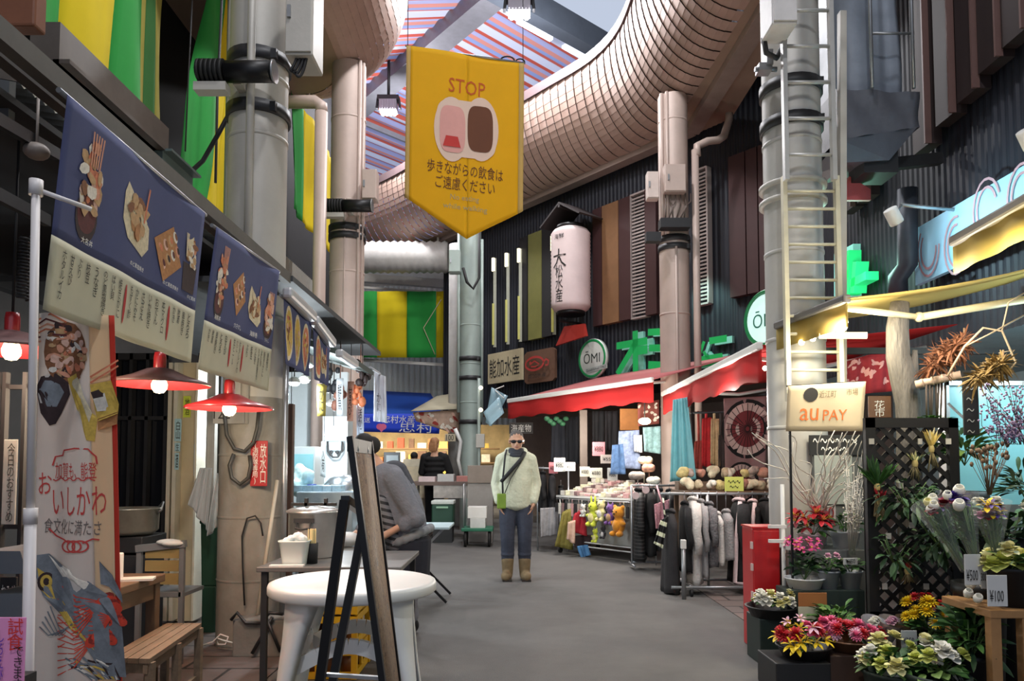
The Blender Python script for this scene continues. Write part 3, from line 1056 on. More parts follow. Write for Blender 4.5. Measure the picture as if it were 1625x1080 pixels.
def food_banner(name, label, pix, foods, caps, ncol, reds, seed, split=0.655, text=True, X=-1.5, group=None):
	(tn, bn, tf, bf) = pix
	yn, yf = onx(tn[0], tn[1], X).y, onx(tf[0], tf[1], X).y
	wv = lambda u, v: 0.008 * math.sin(u * 17 + v * 2) * v + 0.006 * math.sin(u * 5.5 + 1)
	sf = Surf(at(tn[0], tn[1], yn), at(tf[0], tf[1], yf), at(bn[0], bn[1], yn), at(bf[0], bf[1], yf), wv)
	c = (sf.c[2] + sf.c[3]) / 2
	t = thing(name, label, 'banner', (c.x, c.y, c.z), group)
	m = MB()
	sf.sheet(m, 0, 1, 0, split if text else 1, 30, 14, 0)
	if text:
		sf.sheet(m, 0, 1, split, 1, 30, 10, 1)
	m.build('cloth', [ban_blue, ban_cream], t, solid=0.002)
	m = MB()
	a, b = sf.p(-0.03, 0, -0.012), sf.p(sf.W + 0.03, 0, -0.012)
	m.cyl(a, b, 0.010, n=8)
	m.build('top_rod', greymetal, t)
	m = MB()
	for i, (kind, u, v, w, h) in enumerate(foods):
		food(sf, m, kind, u * sf.W, v * sf.H, w, h, seed + i)
	m.build('food_pictures', FM, t)
	m = MB()
	for s_, u, v, w in caps:
		sf.text(m, s_, u * sf.W, v * sf.H, w=w, rot=0.0)
	if caps:
		m.build('captions', whiteink, t, label='white caption lettering')
	if text:
		m = MB()
		r = random.Random(seed)
		for i in range(ncol):
			u = 0.07 + 0.88 * i / (ncol - 1)
			if i in reds:
				sf.blob(m, u * sf.W, sf.H * (split + 1) / 2 - 0.01, 0.011, 0.08, 0.003, 1)
				continue
			s_ = MENU[(i * 5 + seed) % len(MENU)]
			h = min(0.04 * len(s_), sf.H * (1 - split) * 0.82) * r.uniform(0.8, 1)
			sf.text(m, s_, u * sf.W, sf.H * (split + 0.04) + h / 2, h=h, w=0.026, vertical=True)
		m.build('menu_lettering', [ink, redink], t, label='handwritten menu columns in black ink with red marks')
	return t
food_banner('food_banner', 'nearest blue and cream food banner, with four dishes pictured', ((105, 150), (62, 490), (325, 338), (302, 575)),
			[('bowl', 0.16, 0.34, 0.17, 0.38), ('plate', 0.47, 0.33, 0.23, 0.30), ('board', 0.72, 0.40, 0.25, 0.28), ('cup', 0.91, 0.39, 0.17, 0.27)],
			[('大名丼', 0.18, 0.60, 0.075), ('のど黒塩焼き', 0.50, 0.58, 0.125), ('のど黒西京焼き', 0.76, 0.585, 0.14), ('のど黒丼', 0.95, 0.59, 0.08)], 20, (8, 15), 3, group='food banners along the left eave')
food_banner('food_banner', 'second blue and cream food banner, in front of the thick left pillar', ((342, 360), (310, 585), (443, 430), (425, 620)),
			[('bowl', 0.14, 0.35, 0.16, 0.38), ('board', 0.40, 0.35, 0.21, 0.28), ('plate', 0.66, 0.38, 0.20, 0.26), ('bowl', 0.89, 0.40, 0.19, 0.28)],
			[('海鮮丼', 0.15, 0.60, 0.09), ('穴子ずし', 0.42, 0.60, 0.12), ('海鮮巻', 0.68, 0.60, 0.10), ('ちらし', 0.9, 0.60, 0.08)], 17, (5, 9), 11, group='food banners along the left eave')
food_banner('food_banner', 'third food banner on the left, with a yellow round dish, under a grey roller', ((449, 470), (450, 576), (494, 512), (490, 597)),
			[('disc', 0.16, 0.5, 0.2, 0.36), ('disc', 0.5, 0.5, 0.2, 0.36), ('disc', 0.82, 0.52, 0.18, 0.36)], [], 0, (), 21, text=False, group='food banners along the left eave')
food_banner('food_banner', 'fourth food banner on the left, farthest of the row', ((496, 518), (496, 600), (523, 552), (521, 612)),
			[('disc', 0.3, 0.5, 0.18, 0.32), ('plate', 0.7, 0.5, 0.18, 0.28)], [], 0, (), 25, text=False, group='food banners along the left eave')
# eave beam carrying the banners, roller tubes, dark steel gutter beam
m = MB()
m.bar((-1.54, 2.0, 2.60), (-1.54, 5.0, 2.58), 0.05, 0.07)
m.bar((-1.66, 2.0, 2.66), (-1.66, 5.0, 2.64), 0.05, 0.10)
m.solo('eave_beam', mat('weathered_beam', (84, 80, 74), 0.7, 0.1, 0.2, 8), 'weathered grey eave beam from which the blue food banners hang', 'beam')
a, b = onx(72, 40, -2.2), onx(250, 212, -2.2)
m = MB()
m.box((-2.2, (a.y + b.y) / 2, 3.29), (0.14, b.y - a.y, 0.20))
m.box((-2.12, (a.y + b.y) / 2, 3.20), (0.08, b.y - a.y, 0.02))
m.solo('steel_beam', mat('beam_grey', (92, 84, 78), 0.5, 0.2, 0.2, 5), 'grey steel beam at the top left above the first food banner', 'beam')
for i, (p, q, lab) in enumerate([((455, 463), (497, 503), 'light grey roller tube above the third food banner'), ((499, 507), (528, 545), 'light grey roller tube above the fourth food banner'), ((538, 560), (564, 578), 'light grey roller tube under the dark green canopy')]):
	m = MB()
	m.bar(onx(p[0], p[1], -1.46), onx(q[0], q[1], -1.46), 0.07, 0.075)
	m.solo('awning_roller', mat('roller_grey', (188, 188, 190), 0.4, 0.3, 0.05), lab, 'awning roller', 'rollers along the left eave', bevel=0.02)
m = MB()
a, b = onx(545, 556, -1.45), onx(593, 590, -1.45)
m.prism([(0, 0), (-0.5, 0.16), (-0.55, 0.12), (0, -0.05)], (-1.45, a.y, a.z), (1, 0, 0), (0, 0, 1), -(b.y - a.y), 0)
m.solo('small_canopy', mat('dark_green_canopy', (52, 66, 62), 0.6), 'small dark green canopy at the far end of the left stalls', 'canopy')
m = MB()
a = at(595, 592, 8.0)
sfc = Surf(at(594, 590, 8.0), at(612, 597, 8.0), at(593, 668, 8.0), at(614, 670, 8.0), lambda u, v: 0.015 * math.sin(u * 16))
sfc.sheet(m, nu=24, nv=6)
m.cyl(at(603, 593, 8.0), (-1.47, 7.6, at(603, 593, 8.0).z + .02), .012, n=8)
t = m.solo('hanging_cloth', cloth('pale_grey_cloth', (206, 208, 214), 0.3), 'narrow pale hanging cloth with dark writing at the far end of the left stalls', 'banner', solid=0.003)
m = MB()
sfc.text(m, 'かに', sfc.W * 0.4, sfc.H * 0.6, h=0.2, w=0.05, vertical=True)
m.build('lettering', ink, t)
# angle brackets and a box unit under the lean-to roof edge
m = MB()
a = at(262, 262, 4.4)
m.box((-2.12, 4.55, at(262, 262, 4.4).z), (0.05, 0.42, 0.13))
m.box((-2.09, 4.55, at(262, 262, 4.4).z + 0.07), (0.10, 0.42, 0.015))
m.solo('channel_bracket', mat('zinc_green', (96, 112, 110), 0.45, 0.4), 'grey-green channel bracket under the far end of the steel beam', 'bracket')
# ---- green and yellow tarpaulins on the left upper wall
G_, Y_, O_ = (52, 160, 62), (222, 200, 20), (150, 158, 60)
grn, yel = cloth('tarp_green', (44, 158, 66), 0.25, 0.1, 2), cloth('tarp_yellow', (226, 202, 16), 0.25, 0.08, 2)
grn2 = cloth('tarp_olive', (170, 160, 70), 0.25, 0.1, 2)
grn3 = cloth('tarp_dark_green', (58, 120, 54), 0.25, 0.1, 2)
def tarp_wall(label, edges, X, ztop, zbot, mats, group='green and yellow tarpaulins', billow=0.06):
	"""edges: list of (px at the lower rim, px at the upper rim) measured at rows py0 / py1"""
	m = MB()
	for k in range(len(edges) - 1):
		(b0, t0), (b1, t1) = edges[k], edges[k + 1]
		ys = []
		for (pb, pt) in ((b0, t0), (b1, t1)):
			ys.append((onx(pb, 400, X).y, onx(pt, 400, X).y))
		def fn(u, v, ys=ys, k=k):
			yb = ys[0][0] + (ys[1][0] - ys[0][0]) * u
			yt = ys[0][1] + (ys[1][1] - ys[0][1]) * u
			y = yb + (yt - yb) * v
			return (X + billow * math.sin(y * 3.1 + v * 2) + 0.03 * math.sin(y * 11 + 3 * v), y, zbot + (ztop - zbot) * v)
		m.grid(fn, 6, 16, mats[k])
	return m.solo('tarpaulin', [grn, yel, grn2, grn3], label, 'tarpaulin', group, solid=0.004)
# first sheet: runs from the top left to the dark gap
tarp_wall('green and yellow striped tarpaulin at the top left, beside the dark gap', [(60, 75), (95, 99), (157, 170), (203, 222), (213, 226), (233, 238), (246, 266)], -3.4, 6.95, 3.25, [0, 1, 0, 2, 3, 2])
tarp_wall('green and yellow striped tarpaulin between the dark gap and the thick left pillar', [(272, 316), (312, 345), (330, 352), (346, 362), (358, 364), (378, 386), (412, 412)], -3.4, 6.95, 3.25, [0, 1, 1, 0, 1, 0])
# pieces seen between the pillars farther on
tarp_wall('yellow and green tarpaulin piece seen between the thick left pillar and the beige pillar', [(462, 462), (480, 480), (505, 505), (535, 535)], -3.3, 6.97, 5.15, [0, 1, 1], billow=0.03)
def flat_tarp(label, Yd, cols, y0, y1, slant=0):
	m = MB()
	for a, b, c in cols:
		p = [at(a, y0, Yd), at(b, y0 + slant * (b - a) / 100, Yd), at(b, y1, Yd), at(a, y1, Yd)]
		wv = lambda u, v: Vector((0, 0.03 * math.sin(u * 6 + a), 0))
		m.grid(lambda u, v: p[0].lerp(p[1], u).lerp(p[3].lerp(p[2], u), v) + wv(u, v), 8, 6, c)
	return m.solo('tarpaulin', [grn, yel, grn2, grn3], label, 'tarpaulin', 'green and yellow tarpaulins', solid=0.004)
flat_tarp('green and yellow striped tarpaulin across the far end of the street', 19.5, [(515, 566, 0), (566, 598, 0), (598, 646, 1), (646, 692, 0), (692, 712, 1)], 462, 567)
m = MB()
m.tube([at(700, 475, 19.46), at(672, 520, 19.46), at(690, 562, 19.46)], 0.012, 6)
m.solo('rope', mat('pale_rope', (200, 190, 150), 0.8), 'pale slack rope in front of the far striped tarpaulin', 'rope')
# dark upright conduit and grey duct between the tarpaulins and the thick pillar
m = MB()
a, b = at(372, 110, 7.6), at(358, 300, 7.6)
m.cyl((a.x + 0.02, 7.6, 3.3), (a.x + 0.02, 7.6, 6.96), 0.10, n=14)
m.solo('duct_pipe', steel, 'grey upright duct pipe left of the thick left pillar', 'pipe')
m = MB()
a, b, c_ = at(300, 275, 5.6), at(345, 215, 5.6), at(386, 130, 5.6)
m.tube([a, at(322, 255, 5.6), b, at(372, 165, 5.6), c_, at(386, 80, 5.6)], 0.018, 8)
m.solo('cable', cable, 'thick dark cable swinging from the lean-to roof to the thick left pillar', 'cable')
m = MB()
a = at(345, 0, 7.3)
m.tube([at(352, 0, 7.3), at(345, 150, 7.3), at(342, 290, 7.3)], 0.014, 6)
m.solo('cable', cable, 'thin dark cable down the green and yellow tarpaulin', 'cable')
m = MB()
m.tube([at(305, 0, 7.2), at(299, 120, 7.2), at(294, 240, 7.2)], 0.008, 6)
m.solo('rope', cable, 'thin dark cord down the edge of the green tarpaulin stripe', 'rope')
# ---- vertical promotional flag (nobori) on a white pole
pole_m = mat('pole_white', (214, 208, 206), 0.45, 0, 0.05)
a, b = at(57, 300, 2.30), at(45, 1000, 2.30)
t = thing('flag_pole', 'white flag pole at the left edge of the photo, in front of the long flag', 'pole', (b.x, 2.3, 0))
m = MB()
d = (b - a) / (a.z - b.z)
foot = a + d * a.z
mid = a + d * (a.z - 1.12)
m.tube([a, mid], 0.0125, 12)
m.build('upper_tube', pole_m, t)
m = MB()
m.tube([mid + Z3 * 0.02, foot], 0.017, 12)
m.build('lower_tube', pole_m, t)
m = MB()
m.cyl(mid - Z3 * 0.0, mid + Z3 * 0.05, 0.020, n=12)
m.cyl(a - Z3 * 0.02, a + Z3 * 0.03, 0.02, n=12)
m.tube([a + Z3 * 0.0, a + Vector((0.12, 0.1, -0.03))], 0.008, 8)
m.build('clamp', pole_m, t)
m = MB()
m.lathe([(0.0, 0.0), (0.17, 0.0), (0.17, 0.05), (0.12, 0.09), (0.03, 0.10)], (foot.x, 2.3, 0), 20)
m.build('base', mat('base_grey', (120, 120, 122), 0.6), t)
FY = 2.75
flag_white = cloth('flag_white', (214, 206, 198), 0.25, 0.06, 4)
flag_cream = cloth('flag_cream', (220, 196, 160), 0.25, 0.06, 4)
flag_red = cloth('flag_red', (196, 62, 44), 0.25, 0.06, 4)
fwave = lambda u, v: 0.02 * math.sin(u * 4.2 + 0.6) + 0.012 * math.sin(u * 11 + v * 3)
zt, zb = at(100, 498, FY).z, 0.32
sf = Surf(Vector((at(66, 500, FY).x, FY, zt)), Vector((at(174, 500, FY).x, FY, zt)), Vector((at(50, 900, FY).x, FY + 0.05, zb)), Vector((at(190, 900, FY).x, FY + 0.05, zb)), fwave)
t = thing('promotional_flag', 'long white flag with a red border, a fish and red shrimps, at the left', 'flag', (at(120, 900, FY).x, FY, zb))
m = MB()
sf.sheet(m, 0, 0.70, 0, 1, 20, 40, 0)
sf.sheet(m, 0.70, 0.925, 0, 1, 8, 40, 1)
sf.sheet(m, 0.925, 1, 0, 1, 4, 40, 2)
m.build('cloth', [flag_white, flag_cream, flag_red], t, solid=0.002)
def fp(px, py):
	"""photo pixel -> (a, b) on the flag"""
	p = at(px, py, FY)
	v = (zt - p.z) / (zt - zb)
	l = sf.c[0].lerp(sf.c[2], v).x
	r_ = sf.c[1].lerp(sf.c[3], v).x
	return ((p.x - l) / (r_ - l) * sf.W, v * sf.H)
PX = 2.75 / 1173.0
m = MB()
r = random.Random(5)
rnd = r
# bowl of seafood, ladle, golden boxes, chopsticks
sf.blob(m, *fp(108, 560), 34 * PX, 50 * PX, 0.004, fi('brown'))
for i in range(60):
	q, dd = r.uniform(0, 2 * PI), math.sqrt(r.random())
	a_, b_ = fp(108 + math.cos(q) * dd * 28, 560 + math.sin(q) * dd * 44)
	sf.blob(m, a_, b_, r.uniform(5, 11) * PX, r.uniform(3, 6) * PX, 0.0045 + i * 0.00003, fi(r.choice(['shrimp', 'pink', 'tan', 'salmon', 'brown', 'white', 'dark'])), 8, r.uniform(0, PI), 0.2, r)
for i in range(6):
	sf.stroke(m, [fp(66, 508 + 7 * i), fp(84 + r.uniform(-4, 8), 500 + 8 * i), fp(108, 512 + i * 5)], 3 * PX, 0.006, fi(['salmon', 'maroon', 'shrimp'][i % 3]))
sf.poly(m, [fp(60, 615), fp(72, 598), fp(92, 592), fp(108, 606), fp(111, 625), fp(98, 655), fp(90, 672), fp(82, 675), fp(70, 655)], 0.0045, fi('dark'))
sf.poly(m, [fp(68, 618), fp(78, 604), fp(94, 604), fp(102, 622), fp(92, 645), fp(80, 645)], 0.005, len(FM))
sf.poly(m, [fp(107, 600), fp(122, 592), fp(150, 665), fp(146, 700), fp(136, 698)], 0.0045, fi('yellow'))
sf.poly(m, [fp(112, 606), fp(124, 598), fp(144, 655), fp(140, 670)], 0.005, fi('plate'))
sf.poly(m, [fp(142, 610), fp(168, 602), fp(182, 640), fp(180, 655), fp(150, 668)], 0.0045, fi('yellow'))
sf.poly(m, [fp(150, 664), fp(180, 652), fp(178, 672), fp(150, 682)], 0.005, fi('wood'))
sf.poly(m, [fp(144, 625), fp(158, 616), fp(165, 650), fp(150, 652)], 0.0052, fi('white'))
sf.poly(m, [fp(143, 622), fp(158, 614), fp(158, 628), fp(146, 632)], 0.0055, fi('dark'))
for k in (0, 9):
	sf.stroke(m, [fp(143, 598 + k), fp(182, 570 + k)], 3 * PX, 0.0058, fi('salmon'))
# fish
gb = len(FM)
sf.poly(m, [fp(58, 880), fp(75, 878), fp(100, 900), fp(135, 925), fp(160, 950), fp(184, 1000), fp(190, 1080), fp(150, 1080), fp(120, 1010), fp(90, 975), fp(64, 945), fp(56, 915)], 0.0045, gb)
sf.poly(m, [fp(58, 900), fp(70, 910), fp(82, 935), fp(100, 960), fp(120, 1000), fp(140, 1040), fp(110, 1000), fp(80, 960), fp(62, 935)], 0.0048, fi('yellow'))
sf.poly(m, [fp(74, 880), fp(104, 902), fp(140, 930), fp(128, 936), fp(96, 916)], 0.005, fi('white'))
sf.blob(m, *fp(70, 924), 12 * PX, 16 * PX, 0.0052, fi('dark'))
sf.blob(m, *fp(70, 923), 8 * PX, 11 * PX, 0.0055, fi('yellow'))
sf.blob(m, *fp(70, 923), 4 * PX, 6 * PX, 0.0058, fi('dark'))
sf.poly(m, [fp(147, 892), fp(165, 915), fp(184, 945), fp(186, 960), fp(160, 935), fp(148, 930)], 0.005, gb)
for i in range(16):
	x0 = 100 + i * 3
	sf.stroke(m, [fp(x0, 1045 + (i % 4) * 5), fp(x0 + 20, 1060 + (i % 3) * 6), fp(x0 + 35, 1085)], 3 * PX, 0.0056, fi(['dark', 'white', 'yellow'][i % 3]) if i % 2 else gb)
for i in range(5):
	sf.stroke(m, [fp(58 + 4 * i, 995 - 8 * i), fp(70 + 6 * i, 1010), fp(100 + 6 * i, 1000 - 5 * i)], 2 * PX, 0.005, gb)
# red shrimps with feelers
for cx_, cy_, s_ in ((158, 965, 1.0), (150, 1020, 0.9), (172, 990, 0.8)):
	for j in range(7):
		a_, b_ = fp(cx_ + (j - 3) * 5 * s_, cy_ + abs(j - 3) * 5 * s_ - 12)
		sf.blob(m, a_, b_, 9 * PX * s_, 12 * PX * s_, 0.006 + j * 0.0001, fi('red') if j % 2 else len(FM) + 1, 10, 0.5 + 0.2 * j)
	for j in range(9):
		sf.stroke(m, [fp(cx_ - 8, cy_ - 6), fp(cx_ - 40 * s_, cy_ - 18 + 8 * j * s_), fp(cx_ - 72 * s_, cy_ - 40 + 13 * j * s_)], 1.6 * PX, 0.0063, len(FM) + 1)
m.build('pictures', FM + [mat('print_grey_blue', (120, 126, 132), 0.8, 0, 0.3, 30), mat('print_bright_red', (214, 70, 48), 0.8, 0, 0.2, 30)], t)
m = MB()
sf.text(m, '加賀も、能登', *fp(117, 746), w=62 * PX, h=26 * PX, mi=0)
sf.text(m, 'お', *fp(73, 766), w=18 * PX, h=34 * PX, mi=0)
sf.text(m, 'いしかわ', *fp(120, 795), w=76 * PX, h=46 * PX, mi=0)
sf.text(m, '食文化に満たさ', *fp(110, 836), w=80 * PX, h=24 * PX, mi=1, rot=0.08)
sf.stroke(m, [fp(84, 738), fp(88, 724), fp(98, 722), fp(100, 714), fp(118, 711), fp(138, 712), fp(142, 718), fp(147, 724), fp(148, 736)], 2.4 * PX, 0.005, 0)
sf.stroke(m, [fp(84 + i * 3.4, 760 + 2.5 * math.sin(i * 1.5)) for i in range(19)], 2 * PX, 0.005, 0)
sf.stroke(m, [fp(76, 838), fp(86, 850), fp(98, 856), fp(108, 862)], 2.4 * PX, 0.005, 0)
for o_ in (-9, 0, 9):
	sf.stroke(m, [fp(115 + o_ + 11 * math.cos(q * PI / 8), 867 + 9 * math.sin(q * PI / 8)) for q in range(17)], 2.4 * PX, 0.005 + 0.0002 * o_ / 9, 0)
sf.stroke(m, [fp(128, 862), fp(140, 856), fp(148, 858)], 2.4 * PX, 0.005, 0)
m.build('lettering', [mat('flag_red_ink', (196, 66, 62), 0.8, 0, 0), mat('flag_grey_ink', (110, 100, 96), 0.8, 0, 0)], t, label='red brush lettering with a knot and wavy line')
# ---- red enamel pendant lamps
enamel = mat('red_enamel', (168, 40, 44), 0.3, 0, 0.08, 6, coat=0.5)
enamel_top = mat('dusty_enamel_top', (112, 82, 80), 0.5, 0, 0.15, 10)
bulbm = glow('warm_bulb', (255, 226, 170), 14)
def pendant(x, y, z, R_, label, top, dull):
	t = thing('pendant_lamp', label, 'lamp', (x, y, z), 'red enamel pendant lamps')
	m = MB()
	m.lathe([(0.035, 0.075), (0.06, 0.07), (R_ * 0.55, 0.035), (R_, 0.0), (R_ + 0.004, -0.012), (R_ - 0.004, -0.014)], (x, y, z), 36, 1 if dull else 0)
	m.lathe([(R_ - 0.004, -0.014), (R_ * 0.55, 0.025), (0.03, 0.06)], (x, y, z), 36, 0)
	m.build('lamp_shade', [enamel, enamel_top], t)
	m = MB()
	m.lathe([(0.0, 0.16), (0.026, 0.155), (0.03, 0.13), (0.03, 0.075), (0.022, 0.04), (0.0, 0.04)], (x, y, z), 16)
	hd_ = m.build('lamp_holder', enamel, t)
	m = MB()
	m.cyl((x, y, z + 0.15), (x, y, top), 0.006, n=6)
	m.build('cord', blackrubber, t)
	m = MB()
	m.lathe([(0.0, -0.055), (0.022, -0.05), (0.036, -0.03), (0.038, -0.008), (0.028, 0.02), (0.016, 0.045)], (x, y, z), 16)
	m.build('bulb', bulbm, hd_)
	lamp('pendant_light', 'POINT', (x, y, z - 0.10), 16, (1, 0.80, 0.55), 0.04, parent=t)
	return t
p = at(253, 607, 3.75)
pendant(p.x, p.y, p.z, 0.245, 'red enamel pendant lamp just right of the long white flag', 2.75, True)
p = at(364, 645, 4.25)
pendant(p.x, p.y, p.z, 0.24, 'red enamel pendant lamp in front of the thick left pillar', 2.7, False)
p = at(22, 552, 3.2)
pendant(p.x - 0.01, p.y, p.z, 0.25, 'red enamel pendant lamp cut by the left edge of the photo', 2.75, True)
# coiled spring cord over the leftmost lamp
m = MB()
a, b = at(40, 375, 3.15), at(40, 475, 3.15)
m.tube([(a.x + 0.022 * math.cos(k * 1.1), a.y + 0.022 * math.sin(k * 1.1), a.z + (b.z - a.z) * k / 110) for k in range(111)], 0.005, 5)
m.solo('coiled_cord', cable, 'coiled dark cord hanging over the lamp at the left edge', 'cord')
m = MB()
x0, x1, n = -4.28, at(712, 403, 18.2).x, 30
t = thing('corrugated_duct', 'fat silver corrugated duct across the far end above the striped tarpaulin', 'duct', (x0, 18.2, 6.1))
m.tube([(x0 + (x1 - x0) * i / n, 18.2, 6.5) for i in range(n + 1)], [.36 + .045 * (i % 2) for i in range(n + 1)], 22)
m.build('pipe', mat('duct_silver', (206, 203, 198), .45, .1), t)
MB().bar((-1.85, 18.2, 6.8), (-1.85, 18.2, 7.0), .05, .05).build('hanger', steel, t)
# ================================================================== YELLOW STREET BANNER
ya, yb = 5.45, 5.62
sf = Surf(at(645, 73, ya), at(832, 99, yb), at(642, 313, ya), at(831, 333, yb), lambda u, v: 0.012 * math.sin(u * 5 + 0.6) + 0.018 * math.sin(u * 9 + v * 2.2) * (0.2 + v) * u)
t = thing('street_banner', 'large yellow pointed banner reading STOP hanging over the street', 'banner', sf.uv(.515, 1.2))
m = MB()
def yv(u):
	return 1 + (0.235 * u / .515 if u < .515 else 0.235 - 0.235 * (u - .515) / .485)
for u0, u1, n, mi in ((0, .035, 2, 1), (.035, .515, 18, 0), (.515, .955, 18, 0), (.955, 1, 2, 1)):
	m.grid(lambda i, j, u0=u0, u1=u1: sf.uv(u0 + (u1 - u0) * i, yv(u0 + (u1 - u0) * i) * j), n, 30, mi)
m.build('cloth', [cloth('banner_yellow', (238, 186, 14), 0.30, 0.06, 4), cloth('banner_hem', (214, 182, 110), 0.3, 0.05, 4)], t, solid=0.002)
Wb, Hb = sf.W, sf.H
def yq(px, py):
	v0 = 73 + (px - 645) * 26 / 187
	v1 = 313 + (px - 642) * 20 / 189
	return (px - 644) / 187.5 * Wb, (py - v0) / (v1 - v0) * Hb
m = MB()
sf.text(m, 'STOP', *yq(739.5, 139), w=Wb * .31, h=Hb * .095, rot=.02)
m.build('heading', mat('banner_orange_brown', (190, 84, 20), 0.8, 0, 0), t)
m = MB()
sf.text(m, '歩きながらの飲食は', *yq(738, 271), w=Wb * .64, h=Hb * .085, rot=.03)
sf.text(m, 'ご遠慮ください', *yq(738, 294), w=Wb * .50, h=Hb * .085, rot=.03)
m.build('lettering', mat('banner_dark_brown', (92, 50, 24), 0.8, 0, 0), t)
m = MB()
sf.text(m, 'No eating', *yq(737, 316), w=Wb * .24, h=Hb * .045, rot=.03)
sf.text(m, 'while walking', *yq(738, 331), w=Wb * .37, h=Hb * .045, rot=.03)
m.build('small_lettering', mat('banner_grey_ink', (176, 160, 110), 0.8, 0, 0), t)
# plain sticker patch with two rounded colour shapes
m = MB()
cx_, cy_ = yq(739, 206)
pts = []
for k in range(40):
	q = 2 * PI * k / 40
	pts.append((cx_ + Wb * .255 * math.copysign(abs(math.cos(q)) ** .45, math.cos(q)), cy_ + Hb * .19 * math.copysign(abs(math.sin(q)) ** .5, math.sin(q))))
sf.poly(m, pts, .005, 0)
for px in (716, 762):
	sf.blob(m, *yq(px, 206), Wb * .15, Hb * .215, .0055, 0, 32)
for px, r1, r2, mi in ((717, .108, .155, 1), (761, .108, .155, 2)):
	a_, b_ = yq(px, 206)
	sf.poly(m, [(a_ + Wb * r1 * math.copysign(abs(math.cos(q * PI / 16)) ** .5, math.cos(q * PI / 16)), b_ + Hb * r2 * math.copysign(abs(math.sin(q * PI / 16)) ** .6, math.sin(q * PI / 16))) for q in range(32)], .008, mi)
a_, b_ = yq(716, 222)
sf.poly(m, [(a_ - Wb * .05, b_ - Hb * .02), (a_ + Wb * .05, b_ - Hb * .02), (a_ + Wb * .075, b_ + Hb * .05), (a_ - Wb * .075, b_ + Hb * .05)], .011, 3)
m.build('picture_patch', [mat('patch_pale', (226, 196, 176), 0.8, 0, .05), mat('patch_pink', (222, 160, 150), 0.8, 0, .08), mat('patch_brown', (104, 58, 32), 0.8, 0, .08), mat('patch_red', (196, 56, 50), 0.8, 0, .05)], t)
m = MB()
m.cyl(sf.uv(-.01, 0, -.006), sf.uv(1.01, 0, -.006), .008, n=8)
m.build('top_rod', greymetal, t)
for u in (.01, .99):
	a = sf.uv(u, 0)
	MB().cyl(a, (a.x, a.y, 11.8), .003, n=5).build('cord', cable, t)
m = MB()
a = sf.uv(.86, .02, -.03)
m.tube([a + Vector((.055 * math.cos(q * PI / 8), 0, .04 + .035 * math.sin(q * PI / 8))) for q in range(16)], .007, 6, closed=True)
m.tube([a + Vector((.10 + .035 * math.cos(q * PI / 8), 0, .03 + .025 * math.sin(q * PI / 8))) for q in range(16)], .006, 6, closed=True)
m.build('clip', blackmetal, t)
# ================================================================== LEFT SIDE: furniture and stall interiors
def pbox(x0, y0, x1, y1, Y, dep):
	"""centre and size of an upright box whose front fills these photo columns / rows at distance Y"""
	a, b = at((x0 + x1) / 2, y0, Y), at((x0 + x1) / 2, y1, Y)
	w = (x1 - x0) / FPX * Y
	return (a.x, Y + dep / 2, (a.z + b.z) / 2), (abs(w), dep, abs(a.z - b.z))
def pb(mb, x0, y0, x1, y1, Y, dep, mi=0):
	c, d = pbox(x0, y0, x1, y1, Y, dep)
	mb.box(c, d, 0, mi)
	return mb
def solo_box(name, label, cat, m, x0, y0, x1, y1, Y, dep, group=None, bevel=0.006):
	mb = pb(MB(), x0, y0, x1, y1, Y, dep)
	return mb.solo(name, m, label, cat, group, bevel=bevel)
def sign(name, label, cat, x0, y0, x1, y1, Y, m, texts, dep=0.012, group=None, border=None):
	"""flat board with lettering: texts = [(string, cx, cy, width_px, height_px, material, vertical)]"""
	c, d = pbox(x0, y0, x1, y1, Y, dep)
	t = thing(name, label, cat, (c[0], c[1], c[2] - d[2] / 2), group)
	MB().box(c, d).build('board', m, t, bevel=0.003)
	if border:
		b = MB()
		k = d[0] * 0.05
		for sx in (-1, 1):
			b.box((c[0] + sx * (d[0] / 2 - k), Y - 0.002, c[2]), (k, 0.004, d[2] * 0.96))
			b.box((c[0], Y - 0.002, c[2] + sx * (d[2] / 2 - k)), (d[0] * 0.96, 0.004, k))
		b.build('border', border, t)
	by = {}
	for s_, cx_, cy_, w, h, mm, ver in texts:
		p = at(cx_, cy_, Y - 0.006)
		by.setdefault(mm.name, (MB(), mm))[0].text(s_, (p.x, Y - 0.006, p.z), X3, Z3, w / FPX * Y if w else None, h / FPX * Y if h else None, 0, ver)
	for q, mm in by.values():
		q.build('lettering', mm, t)
	return t
glass_dark = mat('dark_glass', (16, 20, 30), 0.12, 0, 0.2, 2)
alu = mat('aluminium', (176, 178, 180), 0.35, 0.7, 0.06, 10)
cream = mat('cream_frame', (206, 192, 160), 0.55, 0, 0.1, 3)
# dark glazed partition at the back of the first stall
m = MB()
pb(m, 150, 560, 268, 985, 6.3, 0.05)
m.struct('window_1', glass_dark)
m = MB()
for x in (150, 182, 206, 232, 262):
	pb(m, x, 560, x + 5, 985, 6.22, 0.07)
pb(m, 150, 660, 268, 666, 6.22, 0.07)
pb(m, 150, 560, 268, 570, 6.22, 0.07)
m.struct('trim_window', darksteel)
m = MB()
pb(m, 284, 575, 312, 985, 6.2, 0.3)
m.struct('door_1', cream)
m = MB()
pb(m, 268, 575, 274, 985, 6.15, 0.3)
pb(m, 277, 575, 283, 985, 6.1, 0.3)
pb(m, 312, 575, 315, 985, 6.1, 0.2)
m.struct('trim_door', mat('door_trim', (220, 214, 196), 0.5))
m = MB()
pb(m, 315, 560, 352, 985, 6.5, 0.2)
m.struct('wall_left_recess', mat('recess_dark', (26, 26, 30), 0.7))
m = MB()
pb(m, 330, 575, 343, 985, 5.95, 0.06)
m.solo('post', mat('pale_post', (168, 164, 156), 0.6, 0, 0.2, 4), 'pale upright post left of the thick left pillar', 'post')
